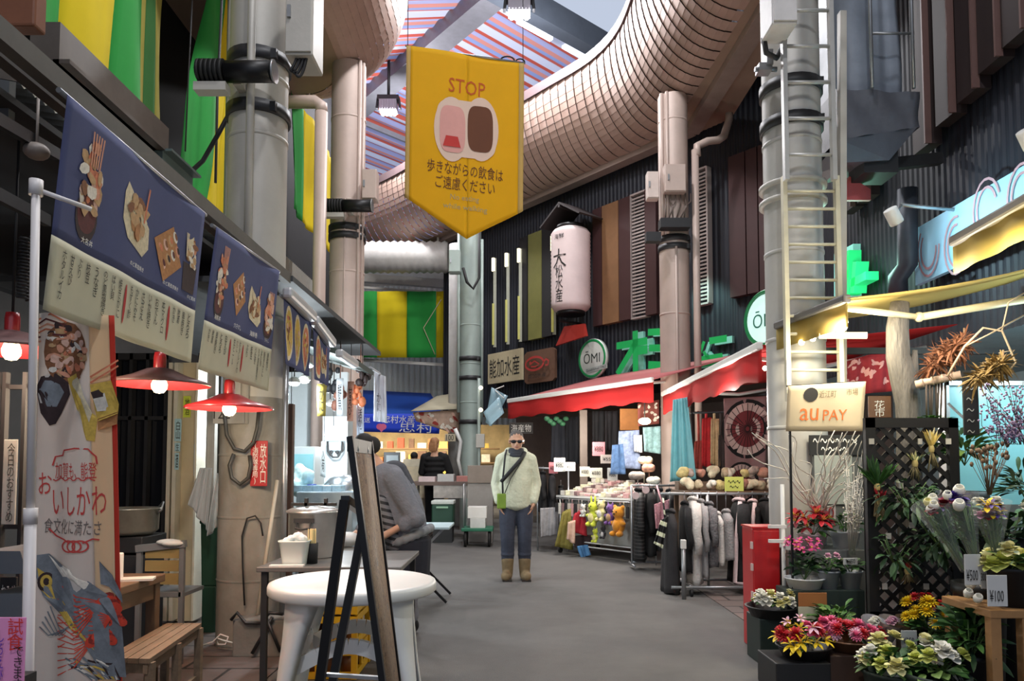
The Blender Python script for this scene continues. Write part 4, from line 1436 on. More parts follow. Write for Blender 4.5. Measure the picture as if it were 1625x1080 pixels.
for (x0, y0, x1, y1, c, lab, s_, YY) in [(291, 628, 303, 662, (206, 224, 80), 'yellow-green paper strip at the top of the cream door frame', '地酒', 6.19), (277, 664, 288, 700, (176, 212, 220), 'pale blue paper strip on the cream door frame', '白山', 6.09),
									 (277, 702, 286, 716, (216, 200, 70), 'small yellow sticker on the cream door frame', '生', 6.09), (277, 718, 284, 745, (176, 206, 216), 'small pale blue sticker low on the cream door frame', '酒', 6.09),
									 (313, 645, 322, 700, (196, 206, 216), 'upper white paper strip in the dark recess left of the thick pillar', '本日', 6.49), (308, 704, 318, 755, (200, 212, 224), 'lower white paper strip in the dark recess left of the thick pillar', 'おすすめ', 6.19)]:
	sign('paper_strip', lab, 'paper sign', x0, y0, x1, y1, YY - .005, mat('paper_%d' % x0, c, 0.8, 0, 0.05), [(s_, (x0 + x1) / 2, (y0 + y1) / 2, (x1 - x0) * 0.6, (y1 - y0) * 0.8, ink, True)], 0.004)
sign('number_plate', 'grey plate reading 12L on the thick left pillar', 'sign', 338, 640, 388, 672, 5.22, mat('plate_grey', (140, 138, 134), 0.6), [('12L', 352, 656, 26, 16, ink, False)])
# red fire-brigade sign on the pillar sleeve
fs = mat('fire_sign_red', (178, 34, 40), 0.45, 0, 0.05)
t = sign('fire_hydrant_sign', 'red sign with white upright lettering on the thick left pillar', 'sign', 398, 699, 425, 771, 5.235, fs,
		 [('放水口', 417.5, 735, 10, 62, whiteink, True), ('(消防隊専用)', 405, 735, 9, 66, whiteink, True)], 0.006)
# hoses on the pillar
hose = mat('dark_hose', (60, 60, 58), 0.5)
t = thing('hose', 'dark hose looping down the front of the thick left pillar, left of the red sign', 'hose', at(385, 735, 5.2))
for pts in ([(356, 655), (360, 690), (372, 712), (388, 716), (402, 702), (408, 680), (411, 650)], [(371, 720), (364, 738), (368, 758), (381, 768), (394, 758), (398, 738), (396, 722)]):
	MB().tube([at(a, b, 5.2) for a, b in pts], 0.014, 8).build('loop', hose, t)
wire([at(x, y, 5.24) for x, y in [(388, 960), (385, 900), (384, 850), (392, 822), (405, 818), (414, 830), (417, 850)]], 0.006, 'thin black cord looping on the concrete sleeve below the red sign')
wire([at(x, y, 5.2) for x, y in [(320, 1024), (338, 1018), (350, 1006), (362, 1010), (358, 1022), (346, 1022), (344, 1012), (356, 1016), (372, 1020), (378, 1008)]], 0.006, 'white cord looped on the ground at the foot of the thick left pillar', whitepaint)
m = MB()
m.tube([at(409, 975, 5.0), at(440, 762, 5.3)], 0.014, 8)
m.solo('wooden_pole', mat('pale_wood_pole', (176, 168, 150), 0.6), 'pale pole leaning against the thick left pillar', 'pole')
m = MB()
a = at(453, 640, 5.4)
m.cyl((a.x, 5.4, 0.0), (a.x, 5.4, 2.3), 0.022, n=12)
m.solo('steel_post', alu, 'shiny steel post right of the thick left pillar', 'post')
solo_box('wooden_post', 'brown wooden post of the fish stall, right of the shiny steel post', 'post', mat('brown_wood_post', (84, 58, 44), 0.6, 0, 0.25, 8), 457, 640, 465, 1017, 5.5, 0.06)
# green bin, apron, plastic bag
m = MB()
c, d = pbox(318, 828, 346, 930, 5.8, 0.2)
m.add([(c[0] + sx * d[0] / 2 * k, c[1] + sy * 0.1 * k, c[2] + z) for z, k in ((-d[2] / 2, 0.85), (d[2] / 2, 1)) for sx, sy in ((-1, -1), (1, -1), (1, 1), (-1, 1))], [(0, 3, 2, 1), (4, 5, 6, 7), (0, 1, 5, 4), (1, 2, 6, 5), (2, 3, 7, 6), (3, 0, 4, 7)])
m.box((c[0], c[1], c[2] + d[2] / 2), (d[0] * 1.08, 0.22, 0.03))
m.box((c[0], c[1], (c[2] - d[2] / 2) / 2), (d[0] * 0.8, 0.16, c[2] - d[2] / 2))
m.solo('bin', mat('dark_green_plastic', (28, 64, 46), 0.5), 'dark green bin in the recess left of the thick pillar', 'bin', bevel=0.01)
def drape(pix, Y, amp, freq, off=0.0, nu=30, nv=20, gather=0.0):
	"""hanging cloth between four photo pixels at distance Y with vertical folds"""
	tl, tr, bl, br = [at(a, b, Y) for a, b in pix]
	return Surf(tl, tr, bl, br, lambda u, v: amp * math.sin(u * freq + v * 1.7 + off) * (0.3 + 0.7 * v) + amp * 0.4 * math.sin(u * freq * 2.3 + 1))
m = MB()
drape(((318, 742), (336, 742), (300, 800), (330, 842)), 5.6, 0.02, 12).sheet(m)
m.cyl(at(327, 742, 5.6), Vector((at(327, 742, 5.6).x, 5.6, 2.79)), .003, n=5)
m.solo('apron', cloth('grey_white_apron', (176, 180, 182), 0.2), 'pale apron hanging beside the thick left pillar', 'apron', solid=0.004)
m = MB()
drape(((345, 750), (356, 752), (330, 850), (352, 830)), 5.45, 0.03, 9, 1).sheet(m)
m.solo('plastic_bag', mat('clear_bag', (196, 204, 208), 0.25, 0, 0.2, 6, alpha=0.6), 'crumpled clear plastic bag hanging beside the pale apron', 'bag', solid=0.003)
# big steel pot on a stove
steelpot = mat('pot_aluminium', (168, 166, 156), 0.35, 0.75, 0.15, 12)
p = at(205, 826, 5.2)
t = thing('cooking_pot', 'wide aluminium pot with a handle behind the long flag', 'pot', (p.x, 5.2, p.z - 0.09))
m = MB()
m.lathe([(0, -0.09), (0.16, -0.09), (0.19, -0.06), (0.195, 0.08), (0.205, 0.085), (0.205, 0.09), (0.19, 0.09), (0.185, -0.05), (0, -0.07)], (p.x, 5.2, p.z), 36)
m.build('bowl', steelpot, t)
m = MB()
m.tube([(p.x + 0.195, 5.2, p.z + 0.05), (p.x + 0.24, 5.17, p.z + 0.08), (p.x + 0.235, 5.2, p.z + 0.13), (p.x + 0.20, 5.22, p.z + 0.10)], 0.008, 8)
m.build('handle', greymetal, t)
zst = p.z - 0.095
m = MB()
m.box((p.x - 0.05, 5.25, zst - 0.06), (0.42, 0.36, 0.11))
m.box((p.x - 0.05, 5.25, (zst - 0.13) / 2), (0.40, 0.34, zst - 0.13))
m.solo('stove', darksteel, 'dark stove under the wide aluminium pot', 'stove', bevel=0.008)
# wooden table and bench
wood = mat('dark_wood', (104, 82, 62), 0.55, 0, 0.3, 3, 0.1, 40, stretch=(1, 0.2, 1))
wood2 = mat('weathered_wood', (126, 108, 88), 0.6, 0, 0.35, 4, 0.15, 50, stretch=(6, 0.6, 6))
t = thing('wooden_table', 'brown wooden table behind the long flag, with a soy bottle on it', 'table', (-2.2, 3.8, 0))
m = MB()
m.box((-2.28, 3.75, 0.675), (0.66, 0.90, 0.045))
m.build('tabletop', wood, t, bevel=0.006)
for sx in (-2.52, -1.99):
	for sy in (3.36, 4.14):
		MB().box((sx, sy, 0.325), (0.055, 0.055, 0.65)).build('leg', wood, t, bevel=0.004)
m = MB()
m.box((-1.985, 3.75, 0.61), (0.025, 0.72, 0.08))
m.build('apron_board', wood, t)
def flat_on(c, w, h, name, label, cat, m, rz=0.0, th=0.006):
	mb = MB()
	mb.box((c[0], c[1], c[2] + th / 2), (w, h, th), rz)
	return mb.solo(name, m, label, cat)
zt_ = 0.6975
flat_on((-1.98, 3.95, zt_), 0.16, 0.10, 'paper_napkin', 'white paper napkins lying on the brown wooden table', 'napkin', whitepaint, 0.3, 0.012)
t = thing('soy_bottle', 'black soy sauce bottle on the brown wooden table', 'bottle', (-2.06, 3.75, zt_))
m = MB()
m.lathe([(0, 0), (0.033, 0), (0.035, 0.09), (0.02, 0.115), (0.018, 0.125), (0, 0.125)], (-2.06, 3.75, zt_), 16)
m.build('body', blackrubber, t)
MB().cyl((-2.06, 3.75, zt_ + 0.125), (-2.06, 3.75, zt_ + 0.145), 0.02).build('cap', darksteel, t)
m = MB()
m.box((-2.08, 3.88, zt_ + 0.075), (0.09, 0.06, 0.15))
m.solo('napkin_box', whitepaint, 'white napkin box behind the soy bottle', 'box', bevel=0.006)
m = MB()
m.box((-2.17, 3.80, zt_ + 0.10), (0.07, 0.05, 0.20))
m.solo('menu_stand', mat('menu_paper', (206, 196, 176), 0.6), 'upright menu card left of the soy bottle', 'menu')
t = thing('bench', 'weathered wooden slat bench under the red lamps', 'bench', (-1.82, 3.85, 0))
A, B_, C_, D_ = Vector((-1.875, 3.45, 0.42)), Vector((-1.655, 3.43, 0.42)), Vector((-1.94, 4.2, 0.42)), Vector((-1.74, 4.2, 0.42))
for k in range(4):
	u0, u1 = k / 4 + 0.01, (k + 1) / 4 - 0.01
	q = [A.lerp(B_, u0), A.lerp(B_, u1), C_.lerp(D_, u1), C_.lerp(D_, u0)]
	m = MB()
	m.add([p_ - Z3 * 0.022 for p_ in q] + q, [(0, 3, 2, 1), (4, 5, 6, 7), (0, 1, 5, 4), (1, 2, 6, 5), (2, 3, 7, 6), (3, 0, 4, 7)])
	m.build('slat', wood2, t)
for p_ in (A, B_, C_, D_, (B_ + D_) / 2):
	c = (A + D_) / 2
	q = p_.lerp(Vector((c.x, c.y, p_.z)), 0.07)
	MB().box((q.x, q.y, 0.199), (0.035, 0.035, 0.398)).build('leg', wood2, t)
m = MB()
for z in (0.37, 0.12):
	m.bar(B_.lerp(A, 0.1) + Z3 * (z - 0.42), D_.lerp(C_, 0.1) + Z3 * (z - 0.42), 0.02, 0.04)
m.bar(A.lerp(B_, 0.05) + Vector((0, 0.03, -0.05)), B_.lerp(A, 0.05) + Vector((0, 0.03, -0.05)), 0.02, 0.045)
m.build('stretcher', wood2, t)
# grey folding chair with a white cloth on its back
t = thing('folding_chair', 'grey metal chair frame with a white cloth over its top rail', 'chair', (at(255, 920, 4.9).x, 4.9, 0))
a, b = at(222, 870, 4.9), at(290, 862, 4.9)
for q in (a, b):
	m = MB()
	m.bar((q.x, 4.9, 0), (q.x, 4.9, q.z), 0.03, 0.03)
	m.build('leg', mat('grey_frame', (126, 128, 130), 0.5, 0.4), t)
m = MB()
m.bar((a.x - 0.02, 4.9, a.z), (b.x + 0.02, 4.9, b.z), 0.045, 0.045)
m.build('top_rail', MC['grey_frame'], t)
m = MB()
m.bar((a.x, 4.9, 0.46), (b.x, 4.9, 0.46), 0.03, 0.03)
m.box(((a.x + b.x) / 2, 5.08, 0.45), (b.x - a.x, 0.34, 0.025))
m.build('seat', MC['grey_frame'], t)
for k in range(3):
	m = MB()
	m.box(((a.x + b.x) / 2 + 0.02, 4.9, 0.56 + 0.085 * k), (abs(b.x - a.x) * 0.86, 0.015, 0.07))
	m.build('back_slat', mat('ochre_slat', (142, 122, 76), 0.6), t)
m = MB()
c = at(268, 860, 4.9)
m.ell((c.x, 4.9, c.z + 0.0), (0.085, 0.05, 0.022), 12)
m.ell((c.x + 0.03, 4.89, c.z - 0.005), (0.08, 0.05, 0.024), 12)
m.solo('white_cloth', cloth('white_cloth', (206, 208, 206), 0.1), 'white folded cloth on the grey chair frame', 'cloth')
# left edge: dark lattice, boards with brush lettering, grey hood, pink card
m = MB()
for x in (0, 10, 42):
	pb(m, x - 6, 590, x, 985, 3.4, 0.03)
for y in (610, 832, 868):
	pb(m, -20, y, 52, y + 7, 3.42, 0.03)
m.solo('timber_lattice', mat('dark_timber', (30, 28, 30), 0.6, 0, 0.2, 8), 'dark timber frame behind the white flag pole at the left edge', 'frame')
sign('name_board', 'upright dark board with pale brush lettering at the left edge', 'sign', 6, 697, 27, 832, 3.3, mat('board_grey', (150, 148, 144), 0.7, 0, 0.2, 6), [('今日のおすすめ', 16, 765, 12, 124, ink, True)])
sign('name_board', 'black board with white brush lettering above the pink card', 'sign', 0, 915, 26, 970, 3.2, mat('board_black', (24, 24, 26), 0.6), [('おみせ', 13, 940, 22, 24, whiteink, False)])
m = MB()
c, d = pbox(-30, 874, 44, 910, 2.9, 0.3)
m.prism([(-d[0] / 2, 0), (d[0] / 2, 0), (d[0] / 2 - 0.03, d[2]), (-d[0] / 2, d[2])], (c[0], 2.9, c[2] - d[2] / 2), X3, Z3, -0.3)
m.box((c[0], 3.05, 0.4), (d[0] * 0.9, 0.26, 0.8))
m.solo('stall_counter', mat('counter_grey', (84, 90, 98), 0.5), 'grey hooded counter at the left edge below the dark frame', 'counter')
pink = mat('pink_card', (232, 150, 196), 0.7, 0, 0.04)
t = sign('pink_card', 'pink handwritten card at the bottom left corner of the photo', 'sign', -20, 979, 41, 1090, 2.05, pink,
		 [('試食', 24, 1006, 24, 50, mat('card_red', (214, 50, 40), 0.8, 0, 0), True), ('できます', 28, 1060, 15, 66, ink, True), ('しろえび', 0, 1040, 12, 80, mat('card_violet', (110, 60, 170), 0.8, 0, 0), True)], 0.004)
m = MB()
c = at(10, 1085, 2.06)
m.box((c.x - 0.06, 2.13, c.z / 2), (0.12, 0.12, c.z))
m.solo('sample_stand', mat('stand_dark', (46, 44, 46), 0.6), 'dark stand holding the pink card at the bottom left', 'stand')
# ceiling clutter at the top left
m = MB()
pb(m, -30, -20, 58, 40, 3.0, 0.08)
m.solo('signboard', mat('brown_sign', (122, 74, 50), 0.6, 0, 0.2, 4), 'brown signboard end at the top left corner of the photo', 'sign', bevel=0.01)
m = MB()
pb(m, -10, 60, 18, 186, 3.0, 0.04)
m.solo('dust_sheet', mat('panel_grey', (104, 106, 108), 0.5, 0, 0.2, 5, alpha=0.8), 'dull grey sheet hanging under the brown signboard', 'sheet')
m = MB()
for (x0, y0, x1, y1) in ((-20, 180, 90, 245), (-20, 300, 75, 350), (-20, 110, 80, 130)):
	m.bar(at(x0, y0, 2.7), at(x1, y1, 3.2), 0.03, 0.05)
m.solo('ceiling_frame', darksteel, 'dark steel bars under the stall roof at the top left', 'frame')
m = MB()
c = at(58, 240, 3.0)
m.ell(c, (0.05, 0.05, 0.035), 14)
m.cyl(c, c + Z3 * 0.25, 0.006, n=6)
m.solo('ceiling_fixture', mat('fixture_grey', (140, 130, 122), 0.5), 'dull round fixture hanging under the dark stall roof', 'fixture')
solo_box('fabric_tag', 'orange-brown tag clipped under the steel beam at the top left', 'tag', mat('tag_orange', (178, 120, 84), 0.7), 76, 118, 100, 148, 2.7, 0.02)
# ---- white plastic table
plast = mat('white_plastic', (226, 228, 226), 0.35, 0, 0.05, 3)
TX, TY, TZ = at(561, 924, 3.9).x, 3.9, 0.70
t = thing('plastic_table', 'round white plastic table behind the tilted sign board', 'table', (TX, TY, 0))
m = MB()
m.lathe([(0, 0.0), (0.39, 0.0), (0.405, 0.006), (0.425, 0.0), (0.43, -0.012), (0.43, -0.045), (0.42, -0.055), (0.40, -0.05), (0.38, -0.02), (0, -0.02)], (TX, TY, TZ), 56)
m.build('tabletop', plast, t)
for k in range(4):
	q = PI / 4 + k * PI / 2 + 0.12
	dx, dy = math.cos(q), math.sin(q)
	m = MB()
	ring = []
	n = 10
	for i in range(n + 1):
		v = i / n
		z = TZ - 0.05 - v * (TZ - 0.05)
		rr = 0.31 + 0.15 * v
		w = 0.10 - 0.055 * min(1, v * 1.5) + 0.05 * max(0, 0.25 - v) * 4 * 0.6
		dth = 0.05 - 0.02 * v
		c = Vector((TX + dx * rr, TY + dy * rr, z))
		tx = Vector((-dy, dx, 0))
		nx = Vector((dx, dy, 0))
		ring.append([c - tx * w - nx * 0.0, c - tx * w * 0.6 + nx * dth, c + tx * w * 0.6 + nx * dth, c + tx * w, c + tx * w * 0.55 + nx * (dth - 0.02), c - tx * w * 0.55 + nx * (dth - 0.02)])
	vs_ = [p_ for r_ in ring for p_ in r_]
	fs_ = [(i * 6 + j, i * 6 + (j + 1) % 6, (i + 1) * 6 + (j + 1) % 6, (i + 1) * 6 + j) for i in range(n) for j in range(6)]
	fs_ += [tuple(range(6)), tuple(n * 6 + j for j in reversed(range(6)))]
	m.add(vs_, fs_, 0, True)
	m.build('leg', plast, t)
m = MB()
for k in range(4):
	q0 = PI / 4 + k * PI / 2 + 0.12
	q1 = q0 + PI / 2
	pts = []
	for i in range(11):
		v = i / 10
		a = Vector((math.cos(q0), math.sin(q0), 0)) * 0.36
		b = Vector((math.cos(q1), math.sin(q1), 0)) * 0.36
		p_ = a.lerp(b, v)
		p_ *= 1 - 0.10 * math.sin(v * PI)
		pts.append((TX + p_.x, TY + p_.y, 0.33 + 0.09 * math.sin(v * PI)))
	for a, b in zip(pts, pts[1:]):
		m.bar(a, b, 0.035, 0.07)
m.build('apron_ring', plast, t)
# ---- A-frame sign seen almost edge-on
t = thing('a_frame_sign', 'tall tilted A-frame sign board with a mottled brown face, in front of the white table', 'sign', (-0.45, 2.9, 0))
Tn, Tf = Vector((-0.575, 2.62, 1.375)), Vector((-0.600, 3.12, 1.375))
Bn, Bf = Vector((-0.372, 2.62, 0.0)), Vector((-0.420, 3.12, 0.0))
sfb = Surf(Tn, Tf, Bn, Bf)
board = bpy.data.materials.new('mottled_board')
board.use_nodes = True
nt = board.node_tree
tc = nt.nodes.new('ShaderNodeTexCoord')
mp = nt.nodes.new('ShaderNodeMapping')
mp.inputs['Scale'].default_value = (6, 6, 3.2)
nz = nt.nodes.new('ShaderNodeTexNoise')
nz.inputs['Scale'].default_value = 5
nz.inputs['Detail'].default_value = 8
nz.inputs['Roughness'].default_value = 0.75
nz.inputs['Distortion'].default_value = 1.2
rp = nt.nodes.new('ShaderNodeValToRGB')
for pos, c in ((0.38, (30, 22, 20)), (0.44, (100, 74, 56)), (0.48, (146, 120, 96)), (0.515, (60, 40, 34)), (0.56, (164, 138, 106)), (0.60, (50, 34, 28))):
	e = rp.color_ramp.elements.new(pos)
	e.color = rgb(*c)
nt.links.new(tc.outputs['Object'], mp.inputs[0])
nt.links.new(mp.outputs[0], nz.inputs['Vector'])
nt.links.new(nz.outputs['Fac'], rp.inputs[0])
nt.links.new(rp.outputs[0], nt.nodes['Principled BSDF'].inputs['Base Color'])
nt.nodes['Principled BSDF'].inputs['Roughness'].default_value = 0.6
m = MB()
sfb.sheet(m, 0.04, 0.96, 0.02, 0.97, 2, 2)
m.build('panel', board, t, solid=0.012)
m = MB()
dn = Vector((-0.02, 0, 0))
m.bar(Tn + Z3 * 0.03, Bn, 0.024, 0.022, up=(1, 0, 0))
m.bar(Tf + Z3 * 0.03, Bf, 0.014, 0.022, up=(1, 0, 0))
m.bar(Tn, Tf, 0.02, 0.05)
m.bar(sfb.uv(0, 0.97), sfb.uv(1, 0.97), 0.03, 0.04)
m.build('front_frame', blackmetal, t)
for i, (top, bot) in enumerate([((-0.592, 2.63, 1.18), (-0.76, 2.72, 0)), ((-0.612, 3.10, 1.10), (-0.80, 3.02, 0))]):
	MB().bar(top, bot, 0.032, 0.032, up=(1, 0, 0)).build('back_leg', blackmetal, t)
m = MB()
m.bar((-0.592, 2.63, 1.18), (-0.612, 3.10, 1.10), 0.03, 0.03)
m.bar((-0.72, 2.70, 0.34), (-0.755, 3.03, 0.34), 0.03, 0.03)
m.build('back_bar', blackmetal, t)
m = MB()
m.bar((-0.45, 2.66, 0.55), (-0.69, 2.71, 0.55), 0.018, 0.012)
m.build('brace', alu, t, label='bright metal brace')
for k in (0.25, 0.75):
	q = sfb.uv(k, 0.01, -0.012)
	m = MB()
	m.tube([q + Vector((0.0, 0, 0.04)), q + Vector((0.015, 0, 0.03)), q + Vector((0.02, 0, 0.0)), q + Vector((0.008, 0, -0.025)), q + Vector((0.022, 0, -0.02))], 0.005, 6)
	m.build('hook', alu, t)
# ---- steel side table with pots, behind the plastic table
t = thing('steel_side_table', 'dark steel side table carrying the stock pot and the white tub', 'table', (-1.15, 4.85, 0))
ZS = 0.70
m = MB()
m.box((-1.09, 4.86, ZS - 0.015), (0.86, 0.86, 0.03))
m.build('tabletop', mat('dull_steel_top', (120, 118, 116), 0.4, 0.5, 0.2, 8), t, bevel=0.004)
for sx in (-1.48, -0.70):
	for sy in (4.47, 5.25):
		MB().box((sx, sy, (ZS - 0.03) / 2), (0.035, 0.035, ZS - 0.03)).build('leg', darksteel, t)
p = at(497, 880, 4.95)
t = thing('stock_pot', 'tall aluminium stock pot with a lid on the steel side table', 'pot', (p.x, 4.95, ZS))
alup = mat('stock_pot_aluminium', (196, 196, 194), 0.32, 0.7, 0.12, 10)
m = MB()
m.lathe([(0, 0), (0.155, 0), (0.162, 0.01), (0.162, 0.285), (0.172, 0.29), (0.172, 0.298), (0.155, 0.298)], (p.x, 4.95, ZS), 40)
m.build('body', alup, t)
m = MB()
m.lathe([(0.178, 0.296), (0.178, 0.305), (0.14, 0.322), (0.05, 0.332), (0, 0.333)], (p.x, 4.95, ZS), 40)
m.build('lid', alup, t)
m = MB()
m.box((p.x, 4.95, ZS + 0.345), (0.30, 0.03, 0.02))
m.box((p.x - 0.05, 4.95, ZS + 0.36), (0.02, 0.03, 0.05))
m.box((p.x + 0.08, 4.95, ZS + 0.36), (0.02, 0.03, 0.05))
m.build('lid_handle', blackrubber, t)
for sx in (-1, 1):
	q = 1.25 * PI + sx * 0.55
	c = Vector((p.x + 0.165 * math.cos(-PI / 2 + sx * 0.35), 4.95 + 0.165 * math.sin(-PI / 2 + sx * 0.35), ZS + 0.25))
m = MB()
c = Vector((p.x - 0.02, 4.95 - 0.168, ZS + 0.235))
m.tube([c + Vector((-0.045, 0, 0.0)), c + Vector((-0.045, -0.02, -0.035)), c + Vector((0.0, -0.03, -0.04)), c + Vector((0.045, -0.02, -0.035)), c + Vector((0.045, 0, 0.0))], 0.007, 8)
m.box(c + Vector((0, 0.006, 0.012)), (0.13, 0.012, 0.03))
m.build('handle', darksteel, t)
p = at(468, 885, 4.55)
t = thing('white_tub', 'translucent white tub with a crumpled plastic bag in it, on the steel side table', 'tub', (p.x, 4.55, ZS))
m = MB()
hw = 0.085
for k in range(1):
	vs_, fs_ = [], []
	prof = [(0.066, 0.0), (0.086, 0.135), (0.092, 0.14), (0.092, 0.148), (0.082, 0.145), (0.062, 0.008)]
	for w, z in prof:
		for j in range(20):
			q = 2 * PI * j / 20
			cx_, sx_ = math.cos(q), math.sin(q)
			e = 0.35
			vs_.append((p.x + w * math.copysign(abs(cx_) ** e, cx_), 4.55 + w * 0.8 * math.copysign(abs(sx_) ** e, sx_), ZS + z))
	for i in range(len(prof) - 1):
		for j in range(20):
			fs_.append((i * 20 + j, i * 20 + (j + 1) % 20, (i + 1) * 20 + (j + 1) % 20, (i + 1) * 20 + j))
	fs_.append(tuple(range(100, 120)))
	m.add(vs_, fs_, 0, True)
m.build('tub', mat('tub_plastic', (206, 214, 210), 0.4, 0, 0.05), t)
m = MB()
for i in range(14):
	m.ell((p.x + R.uniform(-.055, .055), 4.55 + R.uniform(-.045, .045), ZS + 0.13 + R.uniform(0, .045)), (R.uniform(.02, .035), R.uniform(.02, .03), R.uniform(.02, .03)), 8)
v, f = fuse(m, 0.006, 2)
MB().add(v, f, 0, True).build('bag', mat('white_bag', (226, 232, 232), 0.35, 0, 0.06, 20, 0.3, 60), t)
flat_on((p.x - 0.02, 4.46, ZS), 0.20, 0.05, 'paper_napkin', 'white paper lying in front of the white tub', 'napkin', whitepaint, 0.05, 0.01)
p = at(495, 880, 4.6)
t = thing('chopstick_cup', 'black cup of pale chopsticks beside the white tub', 'cup', (p.x, 4.6, ZS))
MB().lathe([(0, 0), (0.034, 0), (0.038, 0.125), (0.033, 0.125), (0.03, 0.01), (0, 0.01)], (p.x, 4.6, ZS), 18).build('cup', blackrubber, t)
for i in range(26):
	q, d_ = R.uniform(0, 6.28), R.uniform(0, 0.026)
	x, y = p.x + math.cos(q) * d_, 4.6 + math.sin(q) * d_
	MB().box((x, y, ZS + 0.11), (0.006, 0.006, 0.20 + R.uniform(-.004, .004)), q).build('chopstick', mat('chopstick_wood', (222, 204, 150), 0.6), t)
# yellow drink crates under the side table
crate_y = mat('crate_yellow', (214, 166, 24), 0.4, 0, 0.12, 6)
crate_in = mat('crate_label_brown', (120, 76, 40), 0.5, 0, 0.3, 20)
for i, (z, lab) in enumerate([(0.0, 'yellow plastic crate at the bottom of the stack under the side table'), (0.195, 'yellow plastic crate in the middle of the stack under the side table'), (0.39, 'yellow plastic crate on top of the stack under the side table')]):
	x0 = at(517, 1000, 4.55).x
	t = thing('plastic_crate', lab, 'crate', (x0, 4.78, z), 'yellow crates under the side table')
	m = MB()
	w, d_, h = 0.34, 0.40, 0.19
	y0 = 4.78
	for zz, hh in ((0.025, 0.04), (0.165, 0.04)):
		m.box((x0, y0 - d_ / 2, z + zz), (w, 0.016, hh))
		m.box((x0, y0 + d_ / 2, z + zz), (w, 0.016, hh))
		m.box((x0 - w / 2, y0, z + zz), (0.016, d_, hh))
		m.box((x0 + w / 2, y0, z + zz), (0.016, d_, hh))
	for sx in (-1, 1):
		for sy in (-1, 1):
			m.box((x0 + sx * w / 2, y0 + sy * d_ / 2, z + 0.095), (0.035, 0.035, 0.18))
		m.box((x0 + sx * w / 2, y0, z + 0.095), (0.014, 0.05, 0.18))
		m.box((x0 + sx * 0.06, y0 - d_ / 2, z + 0.095), (0.02, 0.014, 0.18))
	m.box((x0, y0, z + 0.008), (w, d_, 0.012))
	m.build('frame', crate_y, t)
	m = MB()
	for sx in (-1, 0, 1):
		for sy in (-1, 0, 1):
			m.cyl((x0 + sx * 0.105, y0 + sy * 0.12, z + 0.016), (x0 + sx * 0.105, y0 + sy * 0.12, z + 0.15), 0.036, n=12)
	m.build('bottles', crate_in, t)
# ---- fish stall farther left: bright, cool white
white_wall = mat('stall_white', (206, 214, 216), 0.5, 0, 0.08, 4)
cyan = mat('cooler_cyan', (150, 210, 220), 0.35, 0, 0.12, 3)
m = MB()
pb(m, 440, 590, 552, 905, 9.8, 0.1)
m.struct('wall_fish_stall_back', white_wall)
MB().box((-2.55, 6.7, 2.58), (2.1, 3.4, .04)).struct('ceiling_fish_stall', mat('stall_ceiling', (60, 62, 64), .7))
m = MB()
pb(m, 470, 780, 560, 990, 6.4, 1.0)
m.solo('fish_counter', mat('counter_steel', (170, 186, 196), 0.3, 0.5, 0.15, 6), 'steel fish counter with ice trays in the bright left stall', 'counter', bevel=0.01)
zc_ = at(500, 780, 6.4).z
t = thing('cooler_cabinet', 'pale cyan glass-fronted cooler at the left of the bright fish stall', 'cooler', pbox(463, 708, 500, 775, 7.6, 0.4)[0])
pb(MB(), 463, 708, 500, 775, 7.6, 0.4).build('case', white_wall, t, bevel=0.01)
pb(MB(), 466, 720, 497, 770, 7.58, 0.02).build('door', cyan, t, bevel=0.004)
pb(MB(), 463, 775, 500, 940, 7.6, 0.4).build('plinth', white_wall, t)
solo_box('cabinet', 'grey-white cabinet behind the bright lamp in the fish stall', 'cabinet', mat('cab_grey', (176, 186, 190), 0.5, 0, 0.1), 512, 660, 552, 909, 9.0, 0.3)
t = thing('wall_meter', 'grey meter with a dark hose loop under the bright lamp of the fish stall', 'meter', at(530, 725, 8.9))
c, d = pbox(519, 700, 543, 715, 8.85, 0.1)
MB().box(c, d).build('case', mat('meter_grey', (150, 160, 166), 0.5), t, bevel=0.02)
MB().tube([at(x, y, 8.83) for x, y in [(520, 700), (521, 716), (528, 725), (536, 725), (542, 716), (543, 700)]], 0.012, 8).build('hose', blackrubber, t)
c = at(527, 717, 8.84)
for dx in (-0.03, 0.04):
	MB().ell((c.x + dx + 0.02, 8.84, c.z), (0.022, 0.015, 0.022), 10).build('dial', blackrubber, t)
coolglow = glow('cool_lamp_glow', (226, 244, 255), 12)
def spot_lamp(px, py, Y, r_, label, power):
	p_ = at(px, py, Y)
	t = thing('stall_lamp', label, 'lamp', p_, 'bright lamps in the fish stall')
	MB().lathe([(r_, 0), (r_ * 0.9, r_ * 0.5), (r_ * 0.4, r_ * 0.9), (0, r_)], p_, 16).build('lamp_shade', whitepaint, t)
	MB().ell(p_ - Z3 * r_ * 0.1, (r_ * 0.85, r_ * 0.85, r_ * 0.45), 12).build('bulb', coolglow, t)
	MB().cyl(p_ + Z3 * r_, Vector((p_.x, p_.y, 2.57)), 0.005, n=6).build('cord', cable, t)
	if power:
		lamp('stall_light', 'POINT', p_ - Z3 * 0.12, power, (0.86, 0.95, 1.0), 0.06, parent=t)
	return t
spot_lamp(467, 607, 6.5, 0.055, 'left lamp of the bright pair under the far food banners', 22)
spot_lamp(483, 603, 6.8, 0.055, 'right lamp of the bright pair under the far food banners', 22)
spot_lamp(491, 580, 7.2, 0.04, 'small bright lamp over the pair of lamps in the fish stall', 0)
spot_lamp(529, 690, 8.3, 0.10, 'broad bright lamp hanging over the grey meter in the fish stall', 60)
spot_lamp(524, 640, 8.0, 0.05, 'small bright lamp beside the yellow hanging tag', 25)
